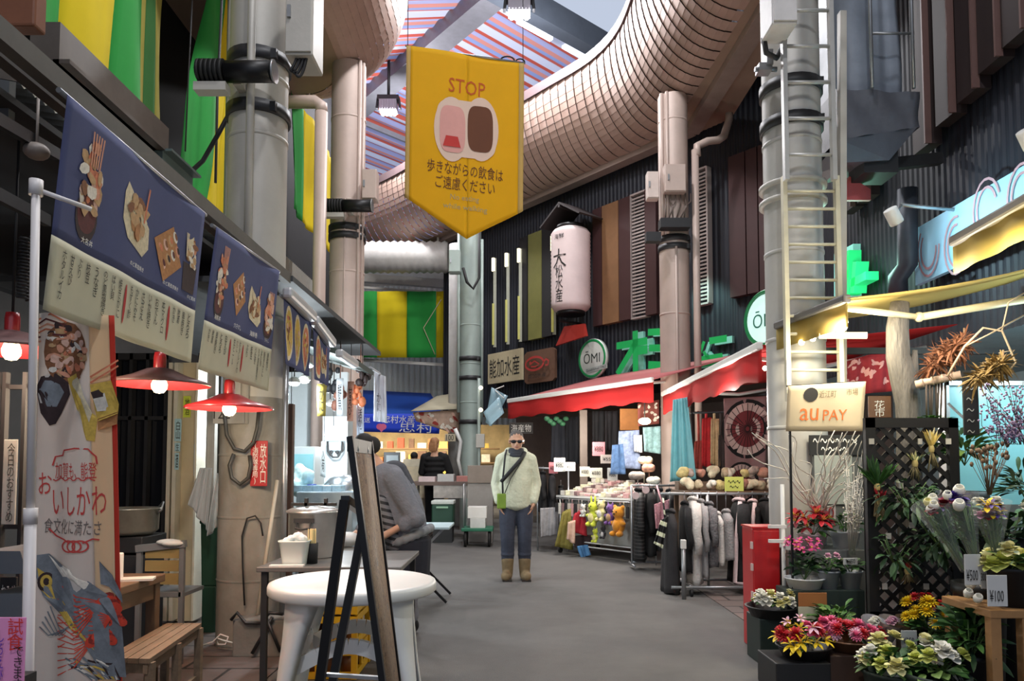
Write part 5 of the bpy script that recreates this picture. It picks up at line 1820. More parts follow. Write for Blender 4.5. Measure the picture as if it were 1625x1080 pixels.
# hanging things in the stall
tagy = mat('tag_yellow', (196, 176, 84), 0.6, 0, 0.2, 20)
for (pix, Y, m_, lab, s_) in [(((503, 609), (519, 609), (503, 660), (516, 660)), 6.6, tagy, 'yellow hanging tag with dark writing in the fish stall', 'かに'),
							  (((457, 690), (466, 692), (454, 750), (466, 754)), 6.0, whitepaint, 'white paper with writing hanging on the wooden post of the fish stall', 'お品書'),
							  (((534, 600), (545, 600), (534, 660), (544, 660)), 7.4, mat('paper_grey', (190, 194, 200), 0.7), 'first grey-white hanging price strip left of the red-patterned strip', '鮮魚'),
							  (((552, 605), (562, 605), (550, 668), (560, 668)), 7.6, mat('paper_redprint', (206, 150, 130), 0.7, 0, 0.3, 30), 'reddish printed strip hanging in the fish stall', '甘えび'),
							  (((566, 640), (578, 640), (566, 700), (577, 700)), 7.8, mat('paper_bluewhite', (186, 200, 220), 0.7), 'blue-white strip hanging at the end of the fish stall', '活かに'),
							  (((510, 700), (518, 700), (508, 755), (516, 758)), 7.2, mat('paper_white', (210, 216, 216), 0.7), 'white notice hanging left of the grey meter', '入荷')]:
	sf = Surf(*[at(a, b, Y) for a, b in pix], lambda u, v: 0.01 * math.sin(v * 5))
	m = MB()
	sf.sheet(m, nu=2, nv=8)
	t = m.solo('hanging_strip', m_, lab, 'paper sign', 'strips hanging in the fish stall', solid=0.003)
	q = MB()
	sf.text(q, s_, sf.W / 2, sf.H * 0.5, h=sf.H * 0.7, w=sf.W * 0.55, vertical=True, off=0.004)
	q.build('lettering', ink, t)
	a = sf.uv(.5, 0)
	MB().cyl(a, (a.x, a.y, 2.56), .003, n=5).build('cord', cable, t)
for i, (px, py, c, lab) in enumerate([(526, 600, (40, 40, 44), 'black dried bundle hanging top left in the fish stall'), (575, 590, (54, 40, 40), 'black dried bundle hanging under the small green canopy'), (540, 625, (150, 100, 84), 'reddish bundle hanging in the fish stall'), (572, 618, (206, 120, 80), 'orange bundle hanging at the end of the fish stall')]):
	m = MB()
	c_ = at(px, py, 7.6)
	for k in range(9):
		m.ell(c_ + Vector((R.uniform(-.06, .06), R.uniform(-.05, .05), R.uniform(-.14, .1))), (R.uniform(.02, .045), R.uniform(.02, .04), R.uniform(.03, .06)), 8)
	m.cyl(c_, (c_.x, c_.y, 2.56), 0.004, n=5)
	m.solo('dried_bundle', mat('bundle_%d' % i, c, 0.6, 0, 0.3, 20), lab, 'dried food', 'bundles hanging in the fish stall')
# plastic bag, tray lids, dome on the counter
m = MB()
c_ = at(476, 755, 6.8)
for k in range(16):
	m.ell(c_ + Vector((R.uniform(-.06, .09), R.uniform(-.06, .06), R.uniform(-.14, .06))), (R.uniform(.04, .07), R.uniform(.04, .06), R.uniform(.04, .07)), 8)
v, f = fuse(m, 0.012, 2)
MB().add(v, f, 0, True).solo('plastic_bag', mat('aqua_bag', (190, 222, 226), 0.3, 0, 0.12, 16, 0.3, 40), 'pale blue crumpled plastic bag on the fish counter', 'bag')
c_ = at(545, 792, 6.85)
MB().lathe([(0.19, 0), (0.18, 0.05), (0.13, 0.11), (0.06, 0.14), (0, 0.145)], (c_.x, c_.y, zc_), 28).solo('dome_lid', mat('steel_lid', (190, 200, 206), 0.25, 0.8), 'round steel dome lid on the fish counter', 'lid')
m = MB()
for k in range(5):
	x = at(478 + 15 * k, 785, 6.6).x
	m.box((x, 6.65, zc_ + 0.025), (0.08, 0.3, 0.05))
m.solo('ice_tray', mat('ice_blue', (170, 206, 226), 0.2, 0, 0.15, 30, 0.3, 60), 'row of iced trays along the front of the fish counter', 'tray')
solo_box('carton', 'blue carton on the fish counter beside the pale blue bag', 'box', mat('blue_carton', (54, 84, 170), 0.5, 0, 0.3, 30), 487, 768, 497, 785, 6.62, 0.12)
m = MB()
for i in range(4):
	c_ = at(552, 862 - i * 20, 5.6)
	m.ell((c_.x, 5.6, 0.42 + i * 0.11), (0.10, 0.12, 0.055), 14)
m.box((at(552, 900, 5.6).x, 5.6, 0.19), (0.2, 0.24, 0.36))
m.solo('white_sacks', whitepaint, 'stack of soft white sacks behind the tilted sign board', 'sacks')
# ================================================================== FAR END OF THE STREET
m = MB()
def fw(q, o):
	return (-7 + q, 21.6 - o)
corr(fw, 9.0, 2.5, 6.6, 0.16, 0.04, m)
m.struct('wall_far', mat('far_grey_cladding', (176, 178, 170), 0.6, 0.1, 0.06, 2))
m = MB()
m.bar(at(560, 440, 20.2), at(725, 452, 20.2), 0.2, 0.22)
m.bar(at(560, 455, 19.9), at(725, 466, 19.9), 0.06, 0.06)
m.bar(at(560, 570, 19.7), at(725, 580, 19.7), 0.08, 0.08)
m.struct('trim_far_beam', steel)
m = MB()
m.quad((-9, 25, 0), (4, 25, 0), (4, 25, 6.6), (-9, 25, 6.6))
m.quad((-9, 21.6, 2.9), (4, 21.6, 2.9), (4, 25, 2.9), (-9, 25, 2.9))
m.struct('wall_far_shop', mat('far_shop_wall', (214, 190, 140), 0.7, 0, 0.3, 2.0))
# blue awning and sign band
blue = cloth('awning_blue', (40, 92, 190), 0.25, 0.06, 3)
tl, tr, bl, br = at(555, 618, 21.0), at(683, 624, 21.0), at(545, 655, 19.0), at(702, 657, 19.0)
m = MB()
Surf(tl, tr, bl, br).sheet(m, nu=8, nv=4)
t = m.solo('awning', blue, 'blue sloping awning at the far end of the street', 'awning', solid=0.01)
sf = Surf(at(548, 656, 18.95), at(700, 656, 18.95), at(548, 684, 18.95), at(697, 688, 18.95), lambda u, v: 0.01 * math.sin(u * 20))
m = MB()
sf.sheet(m, nu=20, nv=4)
t = m.solo('shop_banner', mat('banner_royal_blue', (30, 70, 214), 0.6, 0, 0.05), 'royal blue shop banner with white lettering under the far blue awning', 'banner', solid=0.004)
m = MB()
sf.text(m, '忠村水産', sf.W * 0.56, sf.H * 0.30, w=sf.W * 0.34, h=sf.H * 0.42)
sf.text(m, '直送', sf.W * 0.2, sf.H * 0.35, w=sf.W * 0.12, h=sf.H * 0.28)
sf.text(m, '忠村', sf.W * 0.75, sf.H * 0.72, w=sf.W * 0.36, h=sf.H * 0.5)
m.build('lettering', whiteink, t)
m = MB()
sf.blob(m, sf.W * 0.365, sf.H * 0.7, 0.09, 0.08, 0.004)
sf.blob(m, sf.W * 0.40, sf.H * 0.7, 0.09, 0.08, 0.0045)
sf.poly(m, [(sf.W * 0.34, sf.H * 0.72), (sf.W * 0.43, sf.H * 0.72), (sf.W * 0.385, sf.H * 1.0)], 0.005)
m.build('heart', mat('heart_pink', (230, 110, 150), 0.6), t, label='pink heart')
# goods on the shelves
for z in (0.9, 1.4, 1.85):
	MB().box((-3.2, 23.8, z), (5.6, 0.5, 0.04)).solo('shelf', mat('shelf_wood', (150, 120, 84), 0.6), {0.9: 'lowest', 1.4: 'middle', 1.85: 'top'}[z] + ' shelf at the back of the far shop', 'shelf', 'shelves of the far shop')
gm = [mat('goods_%d' % i, c, 0.6, 0, 0.2, 12) for i, c in enumerate([(226, 206, 150), (190, 120, 70), (236, 228, 206), (150, 160, 110), (206, 90, 60), (120, 90, 70), (230, 196, 96)])]
k = 0
for z in (0.92, 1.42, 1.87):
	for i in range(15):
		w = R.uniform(0.16, 0.30)
		h = R.uniform(0.14, 0.36)
		m = MB()
		m.box((-5.6 + i * 0.34, 23.7, z + h / 2), (w, 0.2, h))
		m.solo('packaged_food', gm[k % 7], 'packet of food on the lit shelves of the far shop', 'package', 'packets on the far shop shelves')
		k = (k * 3 + 1 + i) % 7
tubem = glow('shop_tube', (255, 236, 196), 6)
for i, (x, lab) in enumerate([(-4.6, 'left tube light inside the far shop'), (-2.2, 'right tube light inside the far shop')]):
	MB().box((x, 21.9, 2.86), (1.6, 0.06, 0.05)).solo('shop_light', tubem, lab, 'light', 'tube lights of the far shop')
	lamp('shop_lamp', 'AREA', (x, 21.9, 2.78), 130, (1.0, 0.88, 0.68), 0.9, target=(x, 22.3, 0))
# beige awning and the patterned sheet right of the banner
m = MB()
Surf(at(694, 628, 17.0), at(735, 622, 17.0), at(652, 652, 15.6), at(735, 648, 15.6)).sheet(m, nu=6, nv=4)
m.solo('awning', cloth('awning_beige', (206, 198, 172), 0.3), 'small beige awning left of the far grey-green pillar', 'awning', solid=0.01)
sf = Surf(at(655, 654, 15.7), at(728, 650, 15.7), at(660, 668, 15.7), at(728, 690, 15.7))
m = MB()
sf.sheet(m, nu=6, nv=3)
t = m.solo('patterned_sheet', mat('sheet_brownish', (190, 160, 140), 0.7, 0, 0.3, 4), 'sheet with red and cream print under the small beige awning', 'banner', solid=0.006)
m = MB()
for i in range(26):
	sf.blob(m, R.uniform(0.05, 0.95) * sf.W, R.uniform(0.1, 0.9) * sf.H, R.uniform(.03, .08), R.uniform(.02, .05), 0.004 + i * 0.0001, i % 3, 7, R.uniform(0, 3), 0.3, R)
m.build('print', [F_['red'], F_['white'], F_['pink']], t)
# market tables, boxes, cooler, cart
steelm = mat('table_steel_dull', (150, 146, 140), 0.45, 0.4, 0.2, 8)
p0 = at(690, 790, 13.2)
t = thing('market_table', 'table with a skirt of clear plastic, in front of the person in black', 'table', (p0.x, 13.2, 0))
zt2 = at(690, 764, 13.2).z
c, d = pbox(652, 764, 752, 770, 13.2, 0.9)
MB().box(c, d).build('tabletop', mat('brown_top', (110, 92, 84), 0.6), t, bevel=0.005)
for x in (655, 748):
	for y in (13.25, 14.0):
		q = at(x, 770, 13.2)
		MB().box((q.x, y, (zt2 - 0.06) / 2), (0.04, 0.04, zt2 - 0.06)).build('leg', steelm, t)
c, d = pbox(688, 770, 750, 790, 13.22, 0.05)
MB().box(c, d).build('skirt', mat('clear_skirt', (176, 168, 160), 0.3, 0, 0.3, 10), t)
for i, (x0, y0, x1, y1, Y, mm, lab) in enumerate([
		(664, 756, 690, 766, 13.3, mat('box_pinkwhite', (216, 196, 196), 0.6), 'pink-white tray on the table in front of the person in black'),
		(694, 752, 720, 764, 13.4, mat('box_clear', (206, 204, 200), 0.4), 'clear box on the middle of the table in front of the person in black'),
		(724, 755, 744, 764, 13.4, mat('box_red', (196, 130, 120), 0.6), 'reddish tray at the right of the table in front of the person in black'),
		(742, 738, 782, 766, 12.6, mat('box_taupe', (136, 124, 114), 0.6), 'taupe display box right of the table, behind the man'),
		(636, 740, 676, 790, 14.6, mat('foam_box', (222, 208, 176), 0.6, 0, 0.15, 10), 'cream foam box at the bottom of the far stack'),
		(640, 728, 670, 740, 14.6, mat('foam_box2', (226, 216, 190), 0.6, 0, 0.15, 10), 'cream foam box on top of the far stack'),
		(742, 804, 772, 822, 12.0, whitepaint, 'upper white foam box on the green cart behind the man'),
		(746, 822, 770, 838, 12.0, mat('foam_white', (206, 208, 206), 0.6), 'lower white foam box on the green cart behind the man')]):
	solo_box('market_box', lab, 'box', mm, x0, y0, x1, y1, Y, 0.35, 'boxes at the far stalls')
c, d = pbox(742, 766, 782, 838, 12.62, 0.5)
MB().box((c[0], c[1] + 0.02, (c[2] + d[2] / 2) / 2), (d[0], d[1], c[2] + d[2] / 2 - 0.002)).solo('display_plinth', mat('base_taupe', (150, 146, 142), 0.7), 'pale base under the taupe display box', 'base')
c, d = pbox(636, 790, 676, 846, 14.65, 0.4)
MB().box((c[0], c[1], (c[2] + d[2] / 2) / 2), (d[0], d[1], c[2] + d[2] / 2)).solo('foam_box_base', mat('base_cream', (190, 180, 160), 0.7), 'cream base under the far stack of foam boxes', 'base')
t = thing('cool_box', 'green cool box with a white lid under the far table', 'cool box', pbox(684, 832, 720, 836, 12.6, 0.5)[0])
c, d = pbox(685, 800, 719, 836, 12.6, 0.45)
MB().box(c, d).build('body', mat('cooler_green', (34, 74, 56), 0.5), t, bevel=0.02)
c, d = pbox(684, 794, 720, 800, 12.58, 0.49)
MB().box(c, d).build('lid', mat('cooler_lid', (206, 212, 206), 0.4), t, bevel=0.015)
MB().box((c[0], 12.55, c[2] - 0.08), (0.2, 0.02, 0.03)).build('handle', mat('cooler_handle', (150, 190, 160), 0.5), t)
c, d = pbox(685, 836, 719, 848, 12.6, 0.45)
MB().box((c[0], c[1], (c[2] + d[2] / 2) / 2), (d[0] * 0.9, d[1] * 0.9, c[2] + d[2] / 2)).solo('pallet', mat('pallet_dark', (50, 50, 50), 0.7), 'low dark pallet under the green cool box', 'pallet')
t = thing('hand_cart', 'green platform cart with a steel handle, behind the man', 'cart', (at(755, 845, 11.9).x, 12.15, 0))
c, d = pbox(732, 838, 782, 843, 11.9, 0.55)
MB().box(c, d).build('platform', mat('cart_green', (40, 110, 84), 0.5), t, bevel=0.01)
zc2 = c[2] - d[2] / 2
for x in (738, 776):
	for y in (12.0, 12.36):
		q = at(x, 850, 11.9)
		MB().cyl((q.x - 0.02, y, zc2 / 2), (q.x + 0.02, y, zc2 / 2), zc2 / 2, n=14).build('wheel', blackrubber, t)
q = at(735, 800, 11.9)
MB().tube([(q.x, 12.0, zc2 + 0.05), (q.x, 12.0, 0.95), (q.x, 12.05, 1.0), (q.x, 12.3, 1.0), (q.x, 12.35, 0.95), (q.x, 12.35, zc2 + 0.05)], 0.015, 8).build('handle', alu, t)
# black framed board, folding table, blue hanging sheets, white cable
t = thing('menu_board', 'black framed grey board standing behind the bending person', 'sign', at(622, 790, 9.5))
c, d = pbox(609, 717, 635, 775, 9.5, 0.03)
MB().box(c, d).build('frame', blackmetal, t, bevel=0.004)
c, d = pbox(613, 722, 632, 770, 9.49, 0.02)
MB().box(c, d).build('panel', mat('board_face', (90, 100, 104), 0.4), t)
q = at(622, 775, 9.5)
MB().cyl((q.x, 9.53, 0), (q.x, 9.53, q.z), 0.015, n=8).build('stand', blackmetal, t)
MB().box((q.x, 9.53, 0.01), (0.3, 0.3, 0.02)).build('foot', blackmetal, t)
t = thing('folding_table', 'pale folding table with black crossed legs behind the bending person', 'table', (-0.98, 7.3, 0))
ztf = at(690, 838, 7.0).z
MB().box((-0.98, 7.3, ztf), (0.78, 0.6, 0.025)).build('tabletop', mat('table_pale', (190, 210, 216), 0.3), t, bevel=0.005)
for y in (7.06, 7.54):
	MB().bar((-1.3, y, ztf - 0.015), (-0.62, y, 0.012), 0.022, 0.022).build('leg', blackmetal, t)
	MB().bar((-0.66, y + 0.025, ztf - 0.015), (-1.34, y + 0.025, 0.012), 0.022, 0.022).build('leg', alu, t)
for i, (pix, Y, lab) in enumerate([(((780, 614), (806, 628), (770, 670), (780, 676)), 13.2, 'pale blue clear sheet hanging beside the far grey-green pillar'), (((792, 629), (800, 655), (767, 654), (777, 676)), 12.9, 'tilted pale blue card in front of the hanging clear sheet')]):
	m = MB()
	Surf(*[at(a, b, Y) for a, b in pix], lambda u, v: 0.02 * math.sin(u * 7)).sheet(m, nu=8, nv=6)
	m.solo('clear_sheet', mat('sheet_blue_%d' % i, (158, 190, 204), 0.2, 0, 0.1, 5, alpha=0.75 + 0.2 * i), lab, 'sheet', solid=0.006)
m = MB()
m.tube([at(800, 612, 13.2), at(785, 618, 13.2), at(800, 632, 13.0)], 0.012, 6)
m.solo('hanging_bar', whitepaint, 'white bar from which the pale blue sheets hang', 'bar')
t = thing('meter_pole', 'thin pole with a grey box beside the far grey-green pillar', 'pole', (at(760, 700, 14.0).x, 14.0, 0))
q = at(760, 700, 14.0)
MB().cyl((q.x, 14.0, 0.0), (q.x, 14.0, at(762, 600, 14.0).z), 0.03, n=10).build('pole', greensteel, t)
c, d = pbox(755, 688, 769, 710, 13.9, 0.14)
MB().box(c, d).build('box', steel, t, bevel=0.01)
for y in (615, 650):
	MB().ell(at(763, y, 13.93), 0.04, 10).build('bulb', glow('far_bulb', (255, 240, 210), 3), t)
wire([at(722, 680, 14.8), at(731, 700, 14.8), at(727, 730, 14.8), at(734, 760, 14.8)], 0.04, 'white hose hanging in front of the far grey-green pillar', whitepaint, 'hose')
sign('price_sign', 'white sign with black circles left of the far grey-green pillar', 'sign', 706, 688, 723, 700, 15.6, mat('sign_cream', (220, 206, 176), 0.6), [('100', 714, 694, 12, 9, ink, False)])
# ================================================================== RIGHT FRONT: signs, lantern, awnings
# ---- signs on the dark front
def fac_sign(name, label, cat, s0, s1, z0, z1, m_, out=0.12, dep=0.06):
	t = thing(name, label, cat, fac((s0 + s1) / 2, out, z0))
	M = frame_mat(fac((s0 + s1) / 2, out - dep / 2, (z0 + z1) / 2), FD, FN, Z3)
	MB().box((0, 0, 0), (s1 - s0, dep, z1 - z0), 0, 0, M).build('board', m_, t, bevel=0.006)
	return t
def fp_(px, py, out):
	p = onfac(px, py, out)
	return (p - F0).dot(FD), p.z
def fac_rect(x0, y0, x1, y1, out):
	s0, za = fp_(x0, (y0 + y1) / 2, out)
	s1, _ = fp_(x1, (y0 + y1) / 2, out)
	_, z1 = fp_((x0 + x1) / 2, y0, out)
	_, z0 = fp_((x0 + x1) / 2, y1, out)
	return s0, s1, z0, z1
s0, s1, z0, z1 = fac_rect(774, 557, 828, 606, 0.2)
t = fac_sign('shop_sign', 'cream shop sign with upright black characters at the left end of the dark front', 'sign', s0, s1, z0, z1, mat('sign_khaki', (186, 172, 140), 0.6, 0, 0.1), 0.2)
m = MB()
m.text('能加水産', fac((s0 + s1) / 2, 0.206, (z0 + z1) / 2), FD, Z3, (s1 - s0) * 0.88, (z1 - z0) * 0.62)
m.build('lettering', ink, t)
s0, s1, z0, z1 = fac_rect(829, 554, 877, 606, 0.2)
t = thing('fish_sign', 'brown sign with a red fish outline', 'sign', fac((s0 + s1) / 2, 0.2, z0))
m = MB()
pts = [(-.5, -.42), (-.42, -.5), (.42, -.5), (.5, -.42), (.5, .42), (.42, .5), (-.42, .5), (-.5, .42)]
m.prism([(a * (s1 - s0), b * (z1 - z0)) for a, b in pts], fac((s0 + s1) / 2, 0.14, (z0 + z1) / 2), FD, Z3, -0.06)
m.build('board', mat('sign_brown', (104, 74, 58), 0.6, 0, 0.12), t)
sfx = Surf(fac(s0, 0.206, z1), fac(s1, 0.206, z1), fac(s0, 0.206, z0), fac(s1, 0.206, z0))
m = MB()
W_, H_ = sfx.W, sfx.H
sfx.stroke(m, [(W_ * (0.42 + 0.30 * math.cos(q * PI / 12)), H_ * (0.42 + 0.20 * math.sin(q * PI / 12))) for q in range(25)], 0.045)
sfx.stroke(m, [(W_ * .70, H_ * .42), (W_ * .80, H_ * .34), (W_ * .88, H_ * .40), (W_ * .86, H_ * .52), (W_ * .78, H_ * .52)], 0.04)
sfx.stroke(m, [(W_ * .26, H_ * .44), (W_ * .42, H_ * .34), (W_ * .58, H_ * .46), (W_ * .46, H_ * .52), (W_ * .3, H_ * .5)], 0.03)
sfx.blob(m, W_ * .28, H_ * .38, 0.03, 0.03)
m.build('fish_outline', mat('fish_red', (178, 60, 56), 0.6), t, label='red fish outline')
m = MB()
sfx.text(m, '能加水産', W_ * .5, H_ * .80, w=W_ * .6, h=H_ * .13)
m.build('lettering', ink, t)
# round sign
s0, s1, z0, z1 = fac_rect(911, 537, 972, 600, 0.25)
cs, cz = (s0 + s1) / 2, (z0 + z1) / 2
rad = (z1 - z0) / 2
t = thing('round_sign', 'round white sign with a green rim', 'sign', fac(cs, 0.25, z0))
M = frame_mat(fac(cs, 0.2, cz), FD, Z3, FN)
m = MB()
m.lathe([(0, 0), (rad, 0), (rad, 0.06), (rad * 0.9, 0.075), (0, 0.075)], (0, 0, 0), 40, 0, M)
m.build('disc', mat('sign_silver', (206, 210, 204), 0.4, 0.1), t)
m = MB()
m.lathe([(rad * 0.84, 0.076), (rad * 0.93, 0.088), (rad * 0.97, 0.076)], (0, 0, 0), 40, 0, M)
m.build('rim', mat('sign_green', (30, 140, 80), 0.4), t, label='green rim')
m = MB()
o = fac(cs, 0.278, cz)
m.text('ŌMI', o + Z3 * 0.03, FD, Z3, rad * 1.15, rad * 0.62)
m.build('lettering', mat('sign_charcoal', (50, 58, 54), 0.6), t)
m = MB()
M2 = frame_mat(fac(cs + rad * 0.35, 0.285, cz - rad * 0.55), (FD * math.cos(0.08) + Z3 * math.sin(0.08)), (Z3 * math.cos(0.08) - FD * math.sin(0.08)), FN)
m.box((0, 0, 0), (rad * 1.5, rad * 0.22, 0.01), 0, 0, M2)
m.build('ribbon', mat('sign_ribbon', (170, 176, 172), 0.5), t)
m = MB()
m.text('Established 1963', fac(cs + rad * 0.35, 0.293, cz - rad * 0.55), FD + Z3 * 0.08, Z3, rad * 1.35, rad * 0.13)
m.build('ribbon_lettering', MC['sign_charcoal'], t)
# big green characters
gsign = mat('letters_green', (28, 158, 82), 0.4, 0, 0.08, 4, emit=0.15)
gside = mat('letters_side', (150, 214, 200), 0.4)
def strokes3d(name, label, strokes, org, sx, sz, th, dep=0.14):
	"""thick built-up character: strokes in a unit square, standing out from the front"""
	t = thing(name, label, 'sign letter', org, 'big green letters on the dark front')
	m = MB()
	for a, b, w in strokes:
		p, q = Vector(a), Vector(b)
		d_ = (q - p).normalized()
		n_ = Vector((-d_.y, d_.x)) * w / 2
		poly = [p - n_, q - n_, q + n_, p + n_]
		poly = [(v.x * sx, v.y * sz) for v in poly]
		m.prism(poly, org, FD, Z3, -dep)
		vs_ = [Vector(org) + FD * v[0] + Z3 * v[1] + FN * (dep + 0.004) for v in poly]
		m.add(vs_, [(0, 1, 2, 3)], 1)
	m.build('strokes', [gside, gsign], t)
	return t
def letter(name, label, strokes, x0, y0, x1, y1, out=0.16):
	s0, s1, z0, z1 = fac_rect(x0, y0, x1, y1, out)
	return strokes3d(name, label, strokes, fac(s0, out - 0.1, z0), s1 - s0, z1 - z0, 0)
letter('sign_letter', 'first big green letter, right of the round sign', [((0, .72), (1, .72), .17), ((.62, 1), (.62, 0), .17), ((.62, .70), (.02, .05), .16)], 981, 526, 1030, 594)
letter('sign_letter', 'short green dash between the first and second green letters', [((0, .5), (1, .5), .9)], 1014, 548, 1030, 563)
letter('sign_letter', 'second big green letter, left of the beige pillar', [((0, .92), (1, .86), .16), ((0.05, .55), (.95, .49), .16), ((0, .16), (1, .08), .18)], 1031, 519, 1062, 588)
letter('sign_letter', 'third big green letter, right of the beige pillar', [((.1, 0.1), (.5, .95), .16), ((.45, .5), (.75, .1), .14)], 1106, 540, 1135, 575)
letter('sign_letter', 'green dash right of the beige pillar', [((0, .5), (1, .5), .9)], 1128, 533, 1156, 545)
letter('sign_letter', 'low green bar behind the red awning, right of the beige pillar', [((0, .5), (1, .55), .9)], 1106, 563, 1150, 582)
lamp('sign_wash', 'SPOT', fac(facs(1115, 0.5), 0.7, 4.6), 60, (0.55, 1.0, 0.9), 0.1, target=fac(facs(1115, 0), 0, 3.2), spot=1.6)
# second round lit sign behind the ladder pillar, green lit sign right of the ladder
p = at(1218, 505, 6.9)
t = thing('round_sign', 'lit white and green round sign half hidden by the ladder pillar', 'sign', p - Z3 * 0.28)
M = frame_mat(p, Vector((0.45, -0.89, 0)).normalized(), Z3, Vector((-0.89, -0.45, 0)).normalized())
MB().lathe([(0, -0.05), (0.27, -0.05), (0.27, 0.02), (0.25, 0.03), (0, 0.03)], (0, 0, 0), 36, 0, M).build('disc', mat('sign_lit', (200, 232, 226), 0.4, emit=0.6), t)
MB().lathe([(0.23, 0.03), (0.255, 0.05), (0.272, 0.03)], (0, 0, 0), 36, 0, M).build('rim', MC['sign_green'], t)
m = MB()
m.text('ŌMI', M @ Vector((0, 0, 0.035)), Vector((0.45, -0.89, 0)), Z3, 0.3, 0.16)
m.build('lettering', mat('sign_teal', (40, 120, 100), 0.5), t)
gl = mat('letters_green_lit', (40, 206, 120), 0.4, 0, 0.05, emit=0.6)
t = thing('lit_sign_letters', 'bright green lit lettering on the wall right of the ladder', 'sign', onx(1350, 465, 3.85))
m = MB()
for a, b in [((1338, 405), (1338, 462)), ((1354, 398), (1354, 468)), ((1338, 420), (1356, 412)), ((1340, 440), (1356, 434)), ((1358, 450), (1384, 437)), ((1366, 415), (1362, 465))]:
	m.bar(onx(a[0], a[1], 3.82), onx(b[0], b[1], 3.82), 0.14, 0.09)
m.build('strokes', gl, t)
m = MB()
m.bar(onx(1345, 395, 3.95), onx(1345, 475, 3.95), 0.10, 0.5)
m.build('back_plate', mat('lit_back', (150, 226, 216), 0.4, emit=0.35), t)
lamp('letters_wash', 'POINT', onx(1352, 430, 3.5), 14, (0.5, 1.0, 0.8), 0.1)
# ---- paper lantern with its roof
lx = facs(910, 0.45)
pc = fac(lx, 0.5, 0)
zl0, zl1 = onfac(910, 494, 0.5).z, onfac(910, 362, 0.5).z
rl = 0.5 * abs(facs(938, 0.5) - facs(884, 0.5)) * 0.80
t = thing('paper_lantern', 'tall white paper lantern with black brush characters', 'lantern', (pc.x, pc.y, zl0))
m = MB()
prof = []
hl = zl1 - zl0
nrib = 44
for i in range(nrib + 1):
	v = i / nrib
	rr = rl * (1 - 0.30 * max(0, (abs(v - 0.5) * 2 - 0.86) / 0.14) ** 2)
	rr += 0.006 * (1 if i % 2 else -1)
	prof.append((rr, v * hl))
m.lathe([(0.0, 0.0)] + prof + [(0.0, hl)], (pc.x, pc.y, zl0), 40)
m.build('paper_shade', mat('lantern_paper', (226, 206, 204), 0.7, 0, 0.08, 3), t)
m = MB()
def on_lantern(ang, z, s_, w, h, vertical=True):
	vs_, fs_, _, _ = text_data(s_, vertical)
	pts = []
	for x, y in vs_:
		q = ang + x * w / rl
		pts.append((pc.x + math.cos(q) * (rl + 0.012), pc.y + math.sin(q) * (rl + 0.012), zl0 + z + y * h))
	m.add(pts, fs_)
vq = math.atan2(-pc.y, -pc.x)
on_lantern(vq - 0.62, hl * 0.86, '海鮮', 0.22, 0.10, False)
on_lantern(vq - 0.62, hl * 0.60, '大', 0.30, 0.36)
on_lantern(vq - 0.62, hl * 0.30, '松水産', 0.17, hl * 0.44)
m.build('lettering', ink, t)
m = MB()
for z in (zl0 - 0.06, zl1):
	m.cyl((pc.x, pc.y, z), (pc.x, pc.y, z + 0.06), rl * 0.72, n=24)
m.build('ring', blackmetal, t)
m = MB()
M = frame_mat(fac(lx, 0.5, zl1 + 0.1), FD, FN, Z3)
w, d_ = rl * 1.45, 0.31
for sgn in (-1, 1):
	m.add([tuple(M @ Vector(v)) for v in [(-0.0, -d_, 0.34), (sgn * w, -d_, 0.0), (sgn * w, d_, 0.0), (0, d_, 0.34), (-0.0, -d_, 0.38), (sgn * w * 1.05, -d_, 0.02), (sgn * w * 1.05, d_, 0.02), (0, d_, 0.38)]],
		  [(0, 1, 2, 3), (4, 5, 6, 7), (0, 1, 5, 4), (2, 3, 7, 6), (1, 2, 6, 5)])
m.bar(M @ Vector((0, -d_, 0.3)), M @ Vector((0, d_, 0.3)), 0.05, 0.06)
m.build('roof', mat('lantern_roof', (44, 36, 36), 0.6), t)
m = MB()
m.bar(M @ Vector((0, -0.30, 0.0)), M @ Vector((0, -0.30, -hl - 0.5)), 0.05, 0.05)
m.bar(M @ Vector((0, -0.30, -hl - 0.3)), M @ Vector((0, 0.3, -hl - 0.3)), 0.04, 0.04)
m.build('bracket', blackmetal, t)
m = MB()
q = fac(lx, 0.4, zl0 - 0.3)
M = frame_mat(q, FD, FN, Z3)
m.prism([(-0.45, -0.30), (0.42, -0.22), (0.36, 0.02), (-0.2, 0.05)], q + FN * 0.1, FD, Z3, -0.05)
m.solo('red_drip_board', mat('drip_red', (176, 52, 44), 0.5), 'red angled board under the white paper lantern', 'board')
